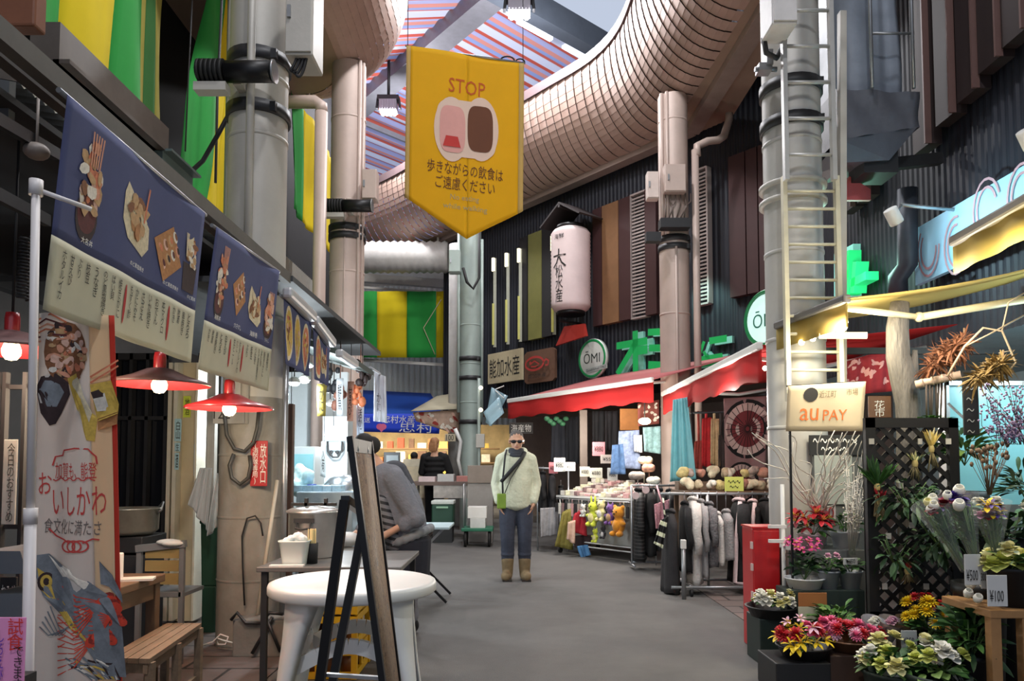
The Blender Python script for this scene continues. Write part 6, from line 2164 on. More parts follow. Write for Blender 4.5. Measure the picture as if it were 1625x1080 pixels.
# ---- red awnings
red = cloth('awning_red', (206, 44, 44), 0.35, 0.1, 2)
redtop = cloth('awning_red_faded', (206, 120, 120), 0.2, 0.1, 2)
def awning(label, A, B, back, zb, drop, top_m, val_m, sag=0.0):
	"""A, B: ends of the front bar; back: vector to the wall, zb: rise"""
	t = thing('awning', label, 'awning', (A + B) / 2)
	A, B, back = Vector(A), Vector(B), Vector(back)
	m = MB()
	A2, B2 = A + back + Z3 * zb, B + back + Z3 * zb
	m.grid(lambda u, v: A.lerp(B, u).lerp(A2.lerp(B2, u), v) + Z3 * (-sag * math.sin(v * PI)), 8, 6)
	m.build('fabric', top_m, t, solid=0.006)
	m = MB()
	m.grid(lambda u, v: A.lerp(B, u) - Z3 * (0.03 + v * drop * (1 + 0.06 * math.sin(u * 40))) + (B - A).cross(Z3).normalized() * 0.012 * math.sin(u * 30), 40, 3)
	m.build('valance', val_m, t, solid=0.004)
	m = MB()
	m.bar(A, B, 0.06, 0.07)
	m.build('front_bar', whitepaint, t, bevel=0.015)
	for u in (0.12, 0.88):
		p, q = A.lerp(B, u) - Z3 * 0.02, (A2.lerp(B2, u)) - Z3 * 0.12
		mid = p.lerp(q, 0.5) - Z3 * 0.10 + (B - A).normalized() * (0.2 if u < 0.5 else -0.2)
		MB().tube([p, mid, q], 0.022, 8).build('folding_arm', whitepaint, t)
	return t
# first awning parallel to the angled front
best = None
for o_ in [x * 0.1 for x in range(5, 45)]:
	za, zb_ = onfac(806, 636, o_).z, onfac(1045, 601, o_).z
	if best is None or abs(za - zb_) < best[0]:
		best = (abs(za - zb_), o_, (za + zb_) / 2)
AO = min(best[1], 2.4)
a1, b1 = onfac(806, 636, AO), onfac(1036, 602, AO)
awning('red awning with a faded top over the souvenir stall left of the beige pillar', a1, b1, -FN * (AO - 0.08), 0.60, 0.27, redtop, red)
za = 2.32
a2, b2 = onz(1052, 625, za), onz(1206, 548, za)
awning('red awning over the clothes racks, running in front of the beige pillar', a2, b2, Vector((4.0 - max(a2.x, b2.x) - 0.05, 0.2, 0)), 0.22, 0.26, red, red)
for i, (px, py, Y) in enumerate([(1190, 586, 6.6), (1202, 588, 6.5), (1214, 584, 6.4)]):
	MB().ell(at(px, py, Y), 0.022, 10).solo('small_bulb', glow('small_bulb_glow', (255, 232, 200), 10), ['left', 'middle', 'right'][i] + ' of the three small bulbs under the near end of the red awning', 'light', 'small bulbs under the red awning')
t = thing('stall_lamp', 'bright warm lamp behind the blue shirt at the souvenir stall', 'lamp', at(1023, 668, 10.6))
MB().ell(at(1023, 668, 10.6), (0.09, 0.06, 0.05), 12).build('bulb', glow('souvenir_lamp', (255, 236, 190), 12), t)
MB().cyl(at(1023, 665, 10.6), at(1023, 600, 10.6), 0.008, n=6).build('cord', cable, t)
lamp('souvenir_light', 'POINT', at(1015, 690, 9.6), 40, (1.0, 0.92, 0.80), 0.1)
lamp('souvenir_light', 'POINT', at(915, 690, 10.6), 45, (1.0, 0.92, 0.82), 0.1)
lamp('clothes_light', 'POINT', at(1160, 640, 7.2), 45, (1.0, 0.93, 0.84), 0.1)
# ================================================================== RIGHT: souvenir and clothes stalls
def garment(name, label, cat, px, y0, y1, wpx, Y, m_, long_sleeve=True, trim=None, group='garments on the clothes racks', rail=None, fat=0.42, furry=0.0):
	"""a garment on a hanger seen from its edge: body, sleeve, collar, hook"""
	top, bot = at(px, y0, Y), at(px, y1, Y)
	h = top.z - bot.z
	w = wpx / FPX * Y
	t = thing(name, label, cat, (top.x, Y, bot.z), group)
	r = random.Random(int(px * 7 + y1))
	ph = r.uniform(0, 6)
	m = MB()
	n, k = 24, 14
	def fn(u, v):
		q = u * 2 * PI
		z = top.z - 0.02 - v * (h - 0.02)
		sh = min(1.0, 0.25 + v * 5.5)
		flare = 0.8 + 0.35 * v
		fold = 1 + 0.16 * v * math.sin(q * 5 + ph) + 0.10 * v * math.sin(q * 9 + ph * 2) + furry * math.sin(q * 13 + v * 40) * 0.1
		x = w / 2 * math.cos(q) * flare * fold * (0.5 + 0.5 * sh)
		y = fat / 2 * math.sin(q) * sh * (0.9 + 0.1 * v)
		return (top.x + x, Y + y, z + 0.012 * math.sin(q * 3 + ph) * v)
	m.grid(fn, n, k)
	m.build('body', m_, t, solid=0.006)
	if long_sleeve:
		m = MB()
		for sy in (-1,):
			a = Vector((top.x, Y + sy * fat * 0.38, top.z - 0.07))
			b = Vector((top.x - w * 0.15, Y + sy * fat * 0.56, top.z - 0.07 - h * 0.30))
			c = Vector((top.x - w * 0.05, Y + sy * fat * 0.58, top.z - 0.07 - h * 0.56))
			m.tube([a, a.lerp(b, .5) + Vector((0, -.02, 0)), b, b.lerp(c, .5) + Vector((0.01, -.01, 0)), c], [w * .36, w * .42, w * .36, w * .33, w * .30], 10)
		m.build('sleeve', m_, t)
	m = MB()
	m.tube([(top.x + w * .3 * math.cos(q * PI / 6), Y + fat * .16 * math.sin(q * PI / 6), top.z - 0.015 + 0.012 * math.sin(q)) for q in range(12)], 0.016, 7, closed=True)
	m.build('collar', trim or m_, t)
	if trim:
		m = MB()
		m.tube([(top.x - w * .12, Y - fat * .30, top.z - .03), (top.x - w * .42, Y - fat * .40, top.z - h * .4), (top.x - w * .62, Y - fat * .46, bot.z + 0.02), (top.x - w * .1, Y - fat * .5, bot.z)], 0.022, 8)
		m.build('trim', trim, t, label='pale edging')
	m = MB()
	rz = rail if rail else top.z + 0.06
	m.tube([(top.x, Y, top.z - 0.02), (top.x, Y, rz - 0.015), (top.x, Y + 0.02, rz + 0.012), (top.x, Y, rz + 0.022), (top.x, Y - 0.02, rz + 0.008)], 0.004, 6)
	m.build('hanger_hook', greymetal, t)
	return t
gw = mat('knit_white', (206, 200, 194), 0.9, 0, 0.12, 14, 0.4, 60)
gg = mat('knit_grey', (150, 148, 148), 0.9, 0, 0.15, 14, 0.4, 60)
gf = mat('fur_grey', (112, 110, 112), 0.95, 0, 0.5, 26, 0.7, 50)
gd = mat('cloth_charcoal', (46, 44, 46), 0.9, 0, 0.2, 10, 0.2, 60)
gk = mat('cloth_black', (20, 19, 21), 0.9, 0, 0.2, 10, 0.2, 60)
gp = mat('trim_pale_pink', (206, 184, 184), 0.9, 0, 0.1, 20, 0.3, 60)
gs = mat('cloth_silver', (140, 138, 140), 0.5, 0.2, 0.3, 12)
RY = 7.7
railz = at(1140, 783, RY).z
x0, x1 = at(1048, 783, RY).x, at(1228, 783, RY).x
t = thing('clothes_rack', 'chrome clothes rack of grey and white knitwear left of the red cabinet', 'clothes rack', ((x0 + x1) / 2, RY, 0))
MB().cyl((x0, RY, railz), (x1, RY, railz), 0.014, n=10).build('rail', alu, t)
for x in (at(1108, 900, RY).x, at(1124, 900, RY).x, x1 - 0.05):
	MB().cyl((x, RY, 0.06), (x, RY, railz), 0.014, n=10).build('post', alu, t)
for y in (RY - 0.25, RY + 0.25):
	MB().cyl((x0 + 0.05, y, 0.09), (x1, y, 0.09), 0.015, n=8).build('base_bar', greymetal, t)
for x in (x0 + 0.25, x1 - 0.05):
	MB().cyl((x, RY - 0.25, 0.09), (x, RY + 0.25, 0.09), 0.015, n=8).build('cross_bar', greymetal, t)
	for y in (RY - 0.25, RY + 0.25):
		MB().cyl((x - 0.012, y, 0.035), (x + 0.012, y, 0.035), 0.035, n=12).build('castor', blackrubber, t)
for (px, y0, y1, w, m_, ls, tr, lab, fu) in [
		(1063, 808, 938, 22, gd, False, None, 'long charcoal skirt hanging at the left end of the clothes rack, nearly touching the ground', 0),
		(1086, 795, 905, 14, gk, True, None, 'black garment between the charcoal skirt and the long white cardigan', 0),
		(1099, 788, 924, 20, gw, True, None, 'longest white knitted cardigan on the clothes rack', 0),
		(1112, 792, 914, 13, gg, True, None, 'light grey cardigan right of the longest white cardigan', 0),
		(1125, 796, 896, 17, gf, True, None, 'mottled grey fur jacket in the middle of the clothes rack', 1),
		(1138, 812, 892, 13, gw, False, None, 'short white vest between the fur jacket and the grey top', 0),
		(1152, 808, 886, 17, gg, False, None, 'short grey top right of the white vest', 0.5),
		(1172, 790, 922, 26, gk, True, gp, 'black coat edged in pale pink, left of the red cabinet', 0),
		(1194, 792, 870, 18, gk, False, gp, 'black jacket with pale ruffles behind the red cabinet', 1),
		(1214, 790, 860, 22, gk, True, None, 'black jacket at the right end of the clothes rack', 0)]:
	garment('garment', lab, 'garment', px, y0, y1, w, RY, m_, ls, tr, rail=railz, furry=fu, fat=0.40)
t = thing('capped_post', 'grey post with a white cap, left of the long white cardigan', 'post', (at(1078, 935, 7.5).x, 7.5, 0))
q = at(1078, 935, 7.5)
MB().cyl((q.x, 7.3, 0), (q.x, 7.3, at(1078, 870, 7.3).z), 0.022, n=12).build('post', greymetal, t)
MB().box((q.x, 7.3, at(1078, 868, 7.3).z + 0.03), (0.05, 0.05, 0.09)).build('cap', whitepaint, t, bevel=0.006)
# second, darker rack deeper in
RY2 = 9.4
rz2 = at(1030, 770, RY2).z
t = thing('clothes_rack', 'low clothes rack of black garments right of the plush toys', 'clothes rack', (at(1030, 880, RY2).x, RY2, 0))
xa_, xb_ = at(1002, 770, RY2).x, at(1075, 770, RY2).x
MB().cyl((xa_, RY2, rz2), (xb_, RY2, rz2), 0.014, n=10).build('rail', alu, t)
for x in (xa_, xb_):
	MB().cyl((x, RY2, 0.05), (x, RY2, rz2), 0.014, n=10).build('post', alu, t)
	MB().cyl((x, RY2 - 0.22, 0.06), (x, RY2 + 0.22, 0.06), 0.014, n=8).build('base_bar', greymetal, t)
MB().cyl((xa_, RY2, 0.09), (xb_, RY2, 0.09), 0.014, n=8).build('cross_bar', greymetal, t)
gst = stripes('cloth_ribbed_black', (0, 0, 1), [((16, 16, 18), 3), ((62, 60, 60), 1)], 0.045)
for (px, y0, y1, w, m_, lab) in [(1013, 774, 888, 17, gst, 'black garment with thin horizontal ribs right of the plush toys'), (1030, 774, 880, 16, gk, 'black garment right of the ribbed black one'),
								 (1046, 774, 872, 15, gd, 'charcoal garment at the right of the low black rack'), (1062, 776, 850, 14, gk, 'black garment behind the charcoal skirt')]:
	garment('garment', lab, 'garment', px, y0, y1, w, RY2, m_, True, None, rail=rz2, fat=0.36)
# small bright garments, round tags
for (px, py, Y, rr, m_, lab) in [(1009, 786, 9.1, 0.045, gp, 'left of the two pale round tags hanging above the ribbed black garment'), (1025, 777, 9.1, 0.045, gp, 'right of the two pale round tags hanging above the ribbed black garment')]:
	c = at(px, py, Y)
	MB().cyl(c, c + Vector((0, 0.012, 0)), rr, n=18).cyl(c, (c.x, RY2, rz2), .003, n=5).solo('round_tag', m_, lab, 'tag', 'round tags over the black rack')
pinkfloral = mat('pink_floral', (206, 150, 160), 0.8, 0, 0.5, 40)
m = MB()
drape(((1038, 800), (1062, 792), (1040, 838), (1058, 842)), 9.1, 0.02, 9).sheet(m)
a = at(1050, 796, 9.1)
m.cyl(a, (a.x, RY2, rz2), .005, n=5)
m.solo('small_bag', pinkfloral, 'pink flowered bag between the two clothes racks', 'bag', solid=0.02)
m = MB()
drape(((1048, 826), (1060, 818), (1038, 862), (1052, 870)), 7.6, 0.02, 9, 2).sheet(m)
a = at(1055, 821, 7.6)
m.cyl(a, (a.x, RY, railz), .005, n=5)
m.solo('scarf', stripes('scarf_bw', (0.4, 0, 1), [((226, 230, 200), 1), ((20, 20, 22), 1.6)], 0.12), 'black and white striped scarf left of the charcoal skirt', 'scarf', solid=0.012)
# heap of pale bags and scarves above the rack, on a table
tY = 8.3
q0, q1 = at(1085, 775, tY), at(1240, 775, tY)
t = thing('display_table', 'table of pale bags and scarves behind the knitwear rack', 'table', ((q0.x + q1.x) / 2, tY, 0))
ztb = 1.02
MB().box(((q0.x + q1.x) / 2, tY + 0.3, ztb - 0.02), (q1.x - q0.x, 0.75, 0.04)).build('tabletop', wood, t)
for x in (q0.x + 0.05, q1.x - 0.05):
	for y in (tY, tY + 0.6):
		MB().box((x, y, (ztb - 0.04) / 2), (0.05, 0.05, ztb - 0.04)).build('leg', wood, t)
lumpm = [mat('lump_%d' % i, c, 0.85, 0, 0.3, 24, 0.3, 60) for i, c in enumerate([(216, 206, 176), (196, 180, 150), (226, 222, 206), (206, 190, 130), (176, 160, 150), (190, 140, 120)])]
def soft_lump(c, r_, seed):
	r = random.Random(seed)
	m = MB()
	for _ in range(5):
		m.ell(Vector(c) + Vector((r.uniform(-.5, .5) * r_, r.uniform(-.4, .4) * r_, r.uniform(-.3, .4) * r_)), (r_ * r.uniform(.45, .7), r_ * r.uniform(.4, .6), r_ * r.uniform(.35, .6)), 8)
	return fuse(m, r_ * 0.16, 1)
protos = [soft_lump((0, 0, 0), 0.10, 40 + i) for i in range(4)]
k = 0
for row in range(2):
	for i in range(9):
		x = q0.x + 0.08 + (q1.x - q0.x - 0.14) * i / 8 + R.uniform(-.02, .02)
		v, f = protos[k % 4]
		sc_ = R.uniform(0.75, 1.0)
		T = Matrix.Translation((x, tY + 0.10 + row * 0.30, ztb + 0.075 + row * 0.10)) @ Matrix.Rotation(R.uniform(0, 6), 4, 'Z') @ Matrix.Diagonal((sc_, sc_, sc_, 1))
		if row:
			MB().box((x, tY + 0.40, ztb + 0.05), (0.13, 0.2, 0.095)).solo('display_block', wood, 'wooden block lifting the back row of soft bags', 'block', 'blocks under the soft bags')
			T = Matrix.Translation((0, 0, 0.03)) @ T
		MB().add(v, f, 0, True, T).solo('soft_bag', lumpm[k % 6], 'soft pale bag in the heap behind the knitwear rack', 'bag', 'soft bags heaped behind the knitwear rack')
		k += 1
sign('price_card', 'yellow-green price card among the soft pale bags', 'price card', 1150, 756, 1180, 779, tY - 0.05, mat('card_lime', (206, 216, 110), 0.7), [('〜〜〜', 1165, 764, 20, 5, ink, False), ('〜〜', 1165, 772, 14, 4, ink, False)])
# cloth with wheel pattern, red garments, hats behind
m = MB()
sf = drape(((1148, 632), (1216, 628), (1150, 770), (1214, 770)), 9.27, 0.02, 6)
sf.sheet(m)
t = m.solo('wheel_cloth', mat('cloth_mauve', (138, 108, 108), 0.9, 0, 0.1, 8), 'hanging mauve cloth with large wheel patterns, behind the clothes rack', 'cloth', solid=0.006)
m = MB()
for ca, cb, rr in ((0.56, 0.36, 0.62), (0.42, 0.96, 0.42)):
	A_, B2_ = sf.W * ca, sf.H * cb
	rx, ry = sf.W * rr, sf.W * rr * 1.15
	for i, (f_, mi) in enumerate([(1.0, 0), (0.88, 1), (0.62, 2)]):
		sf.blob(m, A_, B2_, rx * f_, ry * f_, 0.005 + i * 0.002, mi, 28)
	for s_ in range(24):
		q = 2 * PI * s_ / 24
		sf.stroke(m, [(A_ + rx * .08 * math.cos(q), B2_ + ry * .08 * math.sin(q)), (A_ + rx * .86 * math.cos(q), B2_ + ry * .86 * math.sin(q))], 0.008, 0.012, 0)
m.build('wheel_pattern', [gk, mat('cloth_cream_mauve', (190, 166, 160), 0.9), mat('cloth_maroon', (110, 44, 48), 0.9)], t)
for (pix, c, lab) in [(((1114, 664), (1128, 662), (1112, 738), (1128, 742)), (190, 40, 44), 'red garment hanging left of the wheel-patterned cloth'), (((1128, 664), (1140, 664), (1126, 735), (1142, 740)), (196, 170, 130), 'sandy patterned garment hanging beside the red one'),
					  (((1102, 700), (1116, 698), (1100, 742), (1114, 745)), (150, 60, 50), 'rust-coloured garment hanging low beside the beige pillar'), (((1140, 690), (1150, 690), (1138, 742), (1150, 742)), (60, 52, 52), 'dark garment between the sandy one and the wheel cloth')]:
	m = MB()
	sf_ = drape(pix, 9.3, 0.02, 8)
	sf_.sheet(m, nu=14, nv=10)
	a = sf_.uv(.5, 0)
	m.cyl(a, (a.x, a.y, at(1120, 653, 9.3).z), .004, n=5)
	m.solo('hanging_garment', mat('hg_%d' % c[0], c, 0.85, 0, 0.35, 18), lab, 'garment', 'garments hanging at the back of the clothes stall', solid=0.03)
m = MB()
m.cyl(at(1095, 655, 9.3), at(1225, 650, 9.3), 0.015, n=8)
for px in (1098, 1222):
	a = at(px, 654, 9.3)
	m.cyl(a, (a.x, a.y, 0), .016, n=8)
m.solo('hanging_rail', darksteel, 'dark rail carrying the garments at the back of the clothes stall', 'rail')
# pale turquoise dress
m = MB()
sf = drape(((1068, 634), (1090, 630), (1062, 764), (1104, 760)), 9.0, 0.03, 14)
sf.sheet(m, nu=40, nv=24)
m.solo('turquoise_dress', cloth('turquoise', (140, 200, 208), 0.35, 0.15, 8), 'long pale turquoise dress hanging from the red awning in front of the beige pillar', 'dress', solid=0.012)
# ---- souvenir stall: table, toys, packets, bags
LA, LB = Vector((0.70, 11.2, 0)), Vector((1.62, 10.0, 0))
LD = (LB - LA).normalized()
LN = Vector((LD.y, -LD.x, 0))
if LN.y > 0:
	LN = -LN
zt5 = 0.86
def st(u, out, z):
	p = LA + LD * u + LN * out
	return Vector((p.x, p.y, z))
LL = (LB - LA).length
t = thing('souvenir_table', 'white wire display table on castors with plush toys hung on its front', 'table', st(LL / 2, -0.4, 0))
M = frame_mat(st(LL / 2, -0.42, zt5 - 0.015), LD, -LN, Z3)
MB().box((0, 0, 0), (LL + 0.1, 0.84, 0.03), 0, 0, M).build('tabletop', whitepaint, t)
for u in (0.02, LL - 0.02):
	for o_ in (-0.02, -0.80):
		MB().cyl(st(u, o_, 0.08), st(u, o_, zt5), 0.014, n=8).build('leg', alu, t)
		q = st(u, o_, 0.04)
		MB().cyl(q - LD * 0.012, q + LD * 0.012, 0.04, n=12).build('castor', blackrubber, t)
m = MB()
for z in (0.14, 0.2):
	for o_ in (0.0, -0.82):
		m.cyl(st(0, o_, z), st(LL, o_, z), 0.010, n=6)
m.build('base_rail', whitepaint, t)
m = MB()
m.grid(lambda u, v: st(u * LL, -0.12, 0.2 + v * 0.6), 1, 1, 0, False)
m.build('front_panel', mat('panel_grey_white', (150, 150, 146), 0.6), t)
m = MB()
m.cyl(st(0.0, 0.04, zt5 - 0.05), st(LL, 0.04, zt5 - 0.05), 0.010, n=8)
m.build('hanging_rail', alu, t)
# plush toys
def plush(label, u, z, s, cols, ear, seed, group='plush toys hung on the display table'):
	o = st(u, 0.10, z)
	body_m, belly_m = cols
	t = thing('plush_toy', label, 'plush toy', o - Z3 * (0.17 * s), group)
	M = frame_mat(o, LD, -LN, Z3)
	b = MB()
	def e(c, r_):
		b.ell(M @ Vector([x * s for x in c]), [x * s for x in (r_ if isinstance(r_, tuple) else (r_,) * 3)], 10, 0, M.to_3x3().to_4x4())
	e((0, 0, 0), (.075, .06, .09))
	e((0, -.005, .125), (.07, .062, .062))
	for sx in (-1, 1):
		e((sx * .07, -.02, .02), (.042, .028, .024))
		e((sx * .045, -.04, -.085), (.032, .05, .03))
		if ear == 'long':
			e((sx * .035, 0, .215), (.018, .014, .055))
		elif ear == 'round':
			e((sx * .055, 0, .18), (.026, .018, .026))
		elif ear == 'point':
			e((sx * .045, 0, .185), (.016, .014, .035))
	v, f = fuse(b, 0.009 * s + 0.001, 2)
	by = MB().add(v, f, 0, True).build('body', body_m, t)
	b = MB()
	b.ell(M @ Vector((0, -.042 * s, -.005 * s)), (.048 * s, .028 * s, .06 * s), 10, 0, M.to_3x3().to_4x4())
	b.build('belly', belly_m, t)
	for sx in (-1, 1):
		MB().ell(M @ Vector((sx * .026 * s, -.066 * s, .138 * s)), .008 * s, 6).build('eye', ink, by)
	MB().ell(M @ Vector((0, -.072 * s, .115 * s)), (.011 * s, .008 * s, .008 * s), 6).build('nose', ink, by)
	MB().tube([o + Z3 * .17 * s, st(u, 0.05, zt5 - 0.05)], 0.003, 5).build('loop', cable, t)
pm = {k: mat('plush_' + k, c, 0.95, 0, 0.1, 20, 0.3, 80, sheen=0.4) for k, c in dict(lime=(206, 214, 60), cream=(226, 214, 150), purple=(112, 70, 140), orange=(226, 146, 30), white=(214, 210, 206), black=(40, 36, 40), tan=(180, 140, 100)).items()}
plush('yellow-green plush toy with long ears', 0.86, 0.58, 1.15, (pm['lime'], pm['cream']), 'long', 1)
plush('cream plush toy with round ears between the yellow-green and the purple one', 1.02, 0.64, 0.95, (pm['cream'], pm['white']), 'round', 2)
plush('purple plush toy left of the orange one', 1.20, 0.60, 0.95, (pm['purple'], pm['tan']), 'point', 3)
plush('plump orange plush toy at the right end of the display table', 1.36, 0.50, 1.35, (pm['orange'], pm['orange']), 'round', 4)
plush('small white plush toy at the left of the row of toys', 0.66, 0.64, 0.6, (pm['white'], pm['white']), 'round', 5)
plush('small black and white plush toy hung low under the cream one', 1.06, 0.36, 0.6, (pm['black'], pm['white']), 'point', 6)
plush('small lime plush toy hung low under the yellow-green one', 0.90, 0.30, 0.65, (pm['lime'], pm['cream']), 'point', 7)
# coloured bags and scarves at the left end
for (pix, Y, c, lab) in [(((893, 812), (906, 806), (880, 866), (908, 872)), 10.9, (128, 118, 52), 'olive long bag hanging at the left end of the souvenir table'),
						 (((912, 815), (928, 805), (904, 842), (930, 850)), 10.7, (176, 36, 48), 'red bag hanging right of the olive bag'),
						 (((902, 828), (912, 825), (900, 855), (910, 862)), 10.65, (206, 170, 150), 'pale pink cloth between the olive and red bags'),
						 (((908, 850), (938, 848), (912, 868), (936, 872)), 10.75, (52, 34, 34), 'dark brown bag hanging under the red bag'),
						 (((916, 866), (932, 864), (922, 886), (936, 880)), 10.7, (80, 130, 176), 'blue and pink bag end hanging lowest at the souvenir table')]:
	m = MB()
	drape(pix, Y, 0.02, 7).sheet(m, nu=14, nv=10)
	m.solo('cloth_bag', mat('bagc_%d' % (c[0] * 3 + c[1]), c, 0.8, 0, 0.25, 12, 0.3, 40), lab, 'bag', 'cloth bags at the souvenir table', solid=0.05)
m = MB()
drape(((857, 806), (888, 804), (858, 852), (884, 848)), 11.2, 0.015, 10).sheet(m)
m.solo('silver_cloth', gs, 'silvery patterned cloth hanging right of the man', 'cloth', solid=0.02)
for (px, y0, y1, w, m_, lab) in [(862, 748, 812, 12, gk, 'black garment right beside the man'), (876, 750, 812, 12, gd, 'charcoal garment second from the man'), (890, 770, 820, 10, gk, 'black garment third from the man')]:
	garment('garment', lab, 'garment', px, y0, y1, w, 11.5, m_, True, None, group='garments right of the man', fat=0.4)
m = MB()
m.cyl(at(850, 742, 11.5), at(905, 744, 11.5), 0.014, n=8)
for x in (853, 902):
	a = at(x, 742, 11.5)
	m.cyl((a.x, 11.5, 0), a, 0.014, n=8)
m.solo('garment_rail', alu, 'metal rail carrying the dark garments beside the man', 'rail')
# packets heaped on the table
pk = [mat('packet_%d' % i, c, 0.45, 0, 0.25, 40) for i, c in enumerate([(222, 216, 206), (206, 196, 186), (190, 170, 160), (160, 140, 130), (226, 222, 190), (150, 120, 120), (206, 160, 160)])]
zs_ = [[zt5 + 0.001] * 5 for _ in range(14)]
for i in range(64):
	a, b = i % 14, (i // 14) % 5
	w, d_, h = R.uniform(.07, .11), R.uniform(.08, .13), R.uniform(.03, .08)
	u = 0.06 + (LL - 0.1) * a / 13.0
	o_ = -0.06 - 0.16 * b
	M = frame_mat(st(u, o_, zs_[a][b] + h / 2 + b * 0.045), LD, -LN, Z3) @ Matrix.Rotation(R.uniform(-.3, .3), 4, 'Z')
	if b:
		MB().box((0, 0, 0), (w * .9, .12, b * 0.045 - 0.002), 0, 0, frame_mat(st(u, o_, zt5 + b * 0.0225), LD, -LN, Z3)).solo('display_step', whitepaint, 'white step lifting the packets on the souvenir table', 'step', 'steps under the souvenir packets')
	MB().box((0, 0, 0), (w, d_, h), 0, 0, M).solo('packet', pk[(i * 3 + a) % 7], 'small pale souvenir packet on the white display table', 'packet', 'souvenir packets on the display table', bevel=0.012)
for (px, py, w, h, Y, c, lab) in [(888, 737, 18, 22, 11.0, (206, 206, 200), 'tall white price card at the left of the souvenir table'), (905, 740, 16, 14, 10.9, (212, 212, 208), 'small white price card right of the tall one'), (878, 742, 14, 18, 11.2, (206, 120, 126), 'pinkish price card beside the tall white one'),
								  (928, 748, 16, 16, 10.9, (190, 186, 170), 'cream price card in front of the brown post'), (946, 750, 20, 16, 10.8, (200, 196, 180), 'wide cream price card right of the brown post'), (972, 752, 16, 20, 10.6, (216, 214, 206), 'white price card under the blue shirt'),
								  (950, 712, 20, 22, 11.0, (170, 110, 116), 'pink and white notice left of the blue shirt'), (965, 728, 24, 14, 10.9, (150, 140, 134), 'grey notice left of the blue shirt')]:
	sign('price_card', lab, 'price card', px - w / 2, py - h / 2, px + w / 2, py + h / 2, Y, mat('pcard_%d_%d' % (px, py), c, 0.7, 0, 0.05), [('¥550' if px % 2 else '¥880', px, py, w * 0.7, h * 0.4, ink, False)])
# shirts, curtains and post at the back of the souvenir stall
for (pix, Y, c, lab) in [(((982, 684), (1014, 682), (980, 742), (1016, 744)), 10.4, (150, 164, 196), 'blue and white patterned shirt hanging under the red awning'), (((972, 706), (988, 704), (968, 752), (992, 752)), 10.3, (84, 116, 160), 'darker blue garment left of the patterned shirt'),
						 (((1006, 690), (1018, 690), (1006, 716), (1018, 718)), 10.3, (206, 206, 206), 'white cloth with pale discs right of the patterned shirt'), (((1020, 678), (1048, 676), (1022, 716), (1048, 720)), 10.5, (160, 200, 200), 'pale aqua cloth with dark spots at the right of the souvenir stall'),
						 (((940, 652), (958, 652), (940, 716), (958, 716)), 11.6, (20, 20, 24), 'black garment hanging right of the brown post'), (((960, 652), (980, 652), (960, 714), (980, 714)), 11.6, (26, 24, 28), 'second black garment hanging right of the brown post'),
						 (((876, 664), (896, 662), (874, 735), (898, 735)), 12.2, (34, 36, 44), 'dark garment hanging at the left back of the souvenir stall'), (((898, 662), (918, 660), (898, 735), (918, 735)), 12.2, (26, 28, 34), 'black garment hanging left of the brown post')]:
	m = MB()
	drape(pix, Y, 0.025, 7).sheet(m, nu=16, nv=10)
	m.solo('hanging_garment', mat('hs_%d_%d' % (pix[0][0], c[1]), c, 0.85, 0, 0.5 if c[0] > 60 else 0.2, 16), lab, 'garment', 'garments hanging in the souvenir stall', solid=0.03)
solo_box('stall_post', 'brown post in the middle of the souvenir stall', 'post', mat('post_taupe', (118, 104, 94), 0.6), 920, 650, 932, 852, 11.4, 0.1)
solo_box('lit_backdrop', 'orange lit backdrop at the back of the souvenir stall', 'backdrop', mat('panel_orange', (196, 130, 70), 0.6, 0, 0.2, 6), 984, 648, 1014, 682, 11.4, 0.05)
m = MB()
sf = drape(((1012, 640), (1046, 634), (1012, 676), (1046, 672)), 10.9, 0.01, 5)
sf.sheet(m, nu=8, nv=4)
t = m.solo('patterned_noren', mat('noren_brown_red', (140, 74, 66), 0.8, 0, 0.3, 12), 'short brown-red patterned curtain at the right of the souvenir stall', 'curtain', solid=0.006)
m = MB()
for i in range(14):
	sf.blob(m, R.uniform(.05, .95) * sf.W, R.uniform(.1, .9) * sf.H, .03, .02, .005 + i * .0002, 0, 7, R.uniform(0, 3), .3, R)
m.build('print', F_['white'], t)
m = MB()
for i in range(7):
	c = at(868 + i * 5, 664 + (i % 3) * 4, 11.8)
	m.ell(c, (0.05, 0.04, 0.04), 8)
m.solo('green_display', mat('stall_green', (56, 110, 74), 0.6, 0, 0.4, 20), 'green hanging decoration under the left end of the first red awning', 'decoration')
sign('lit_sign', 'small sign with white characters above the man', 'sign', 808, 670, 846, 688, 13.0, mat('sign_dark', (60, 56, 54), 0.6), [('海産物', 827, 679, 32, 12, whiteink, False)])
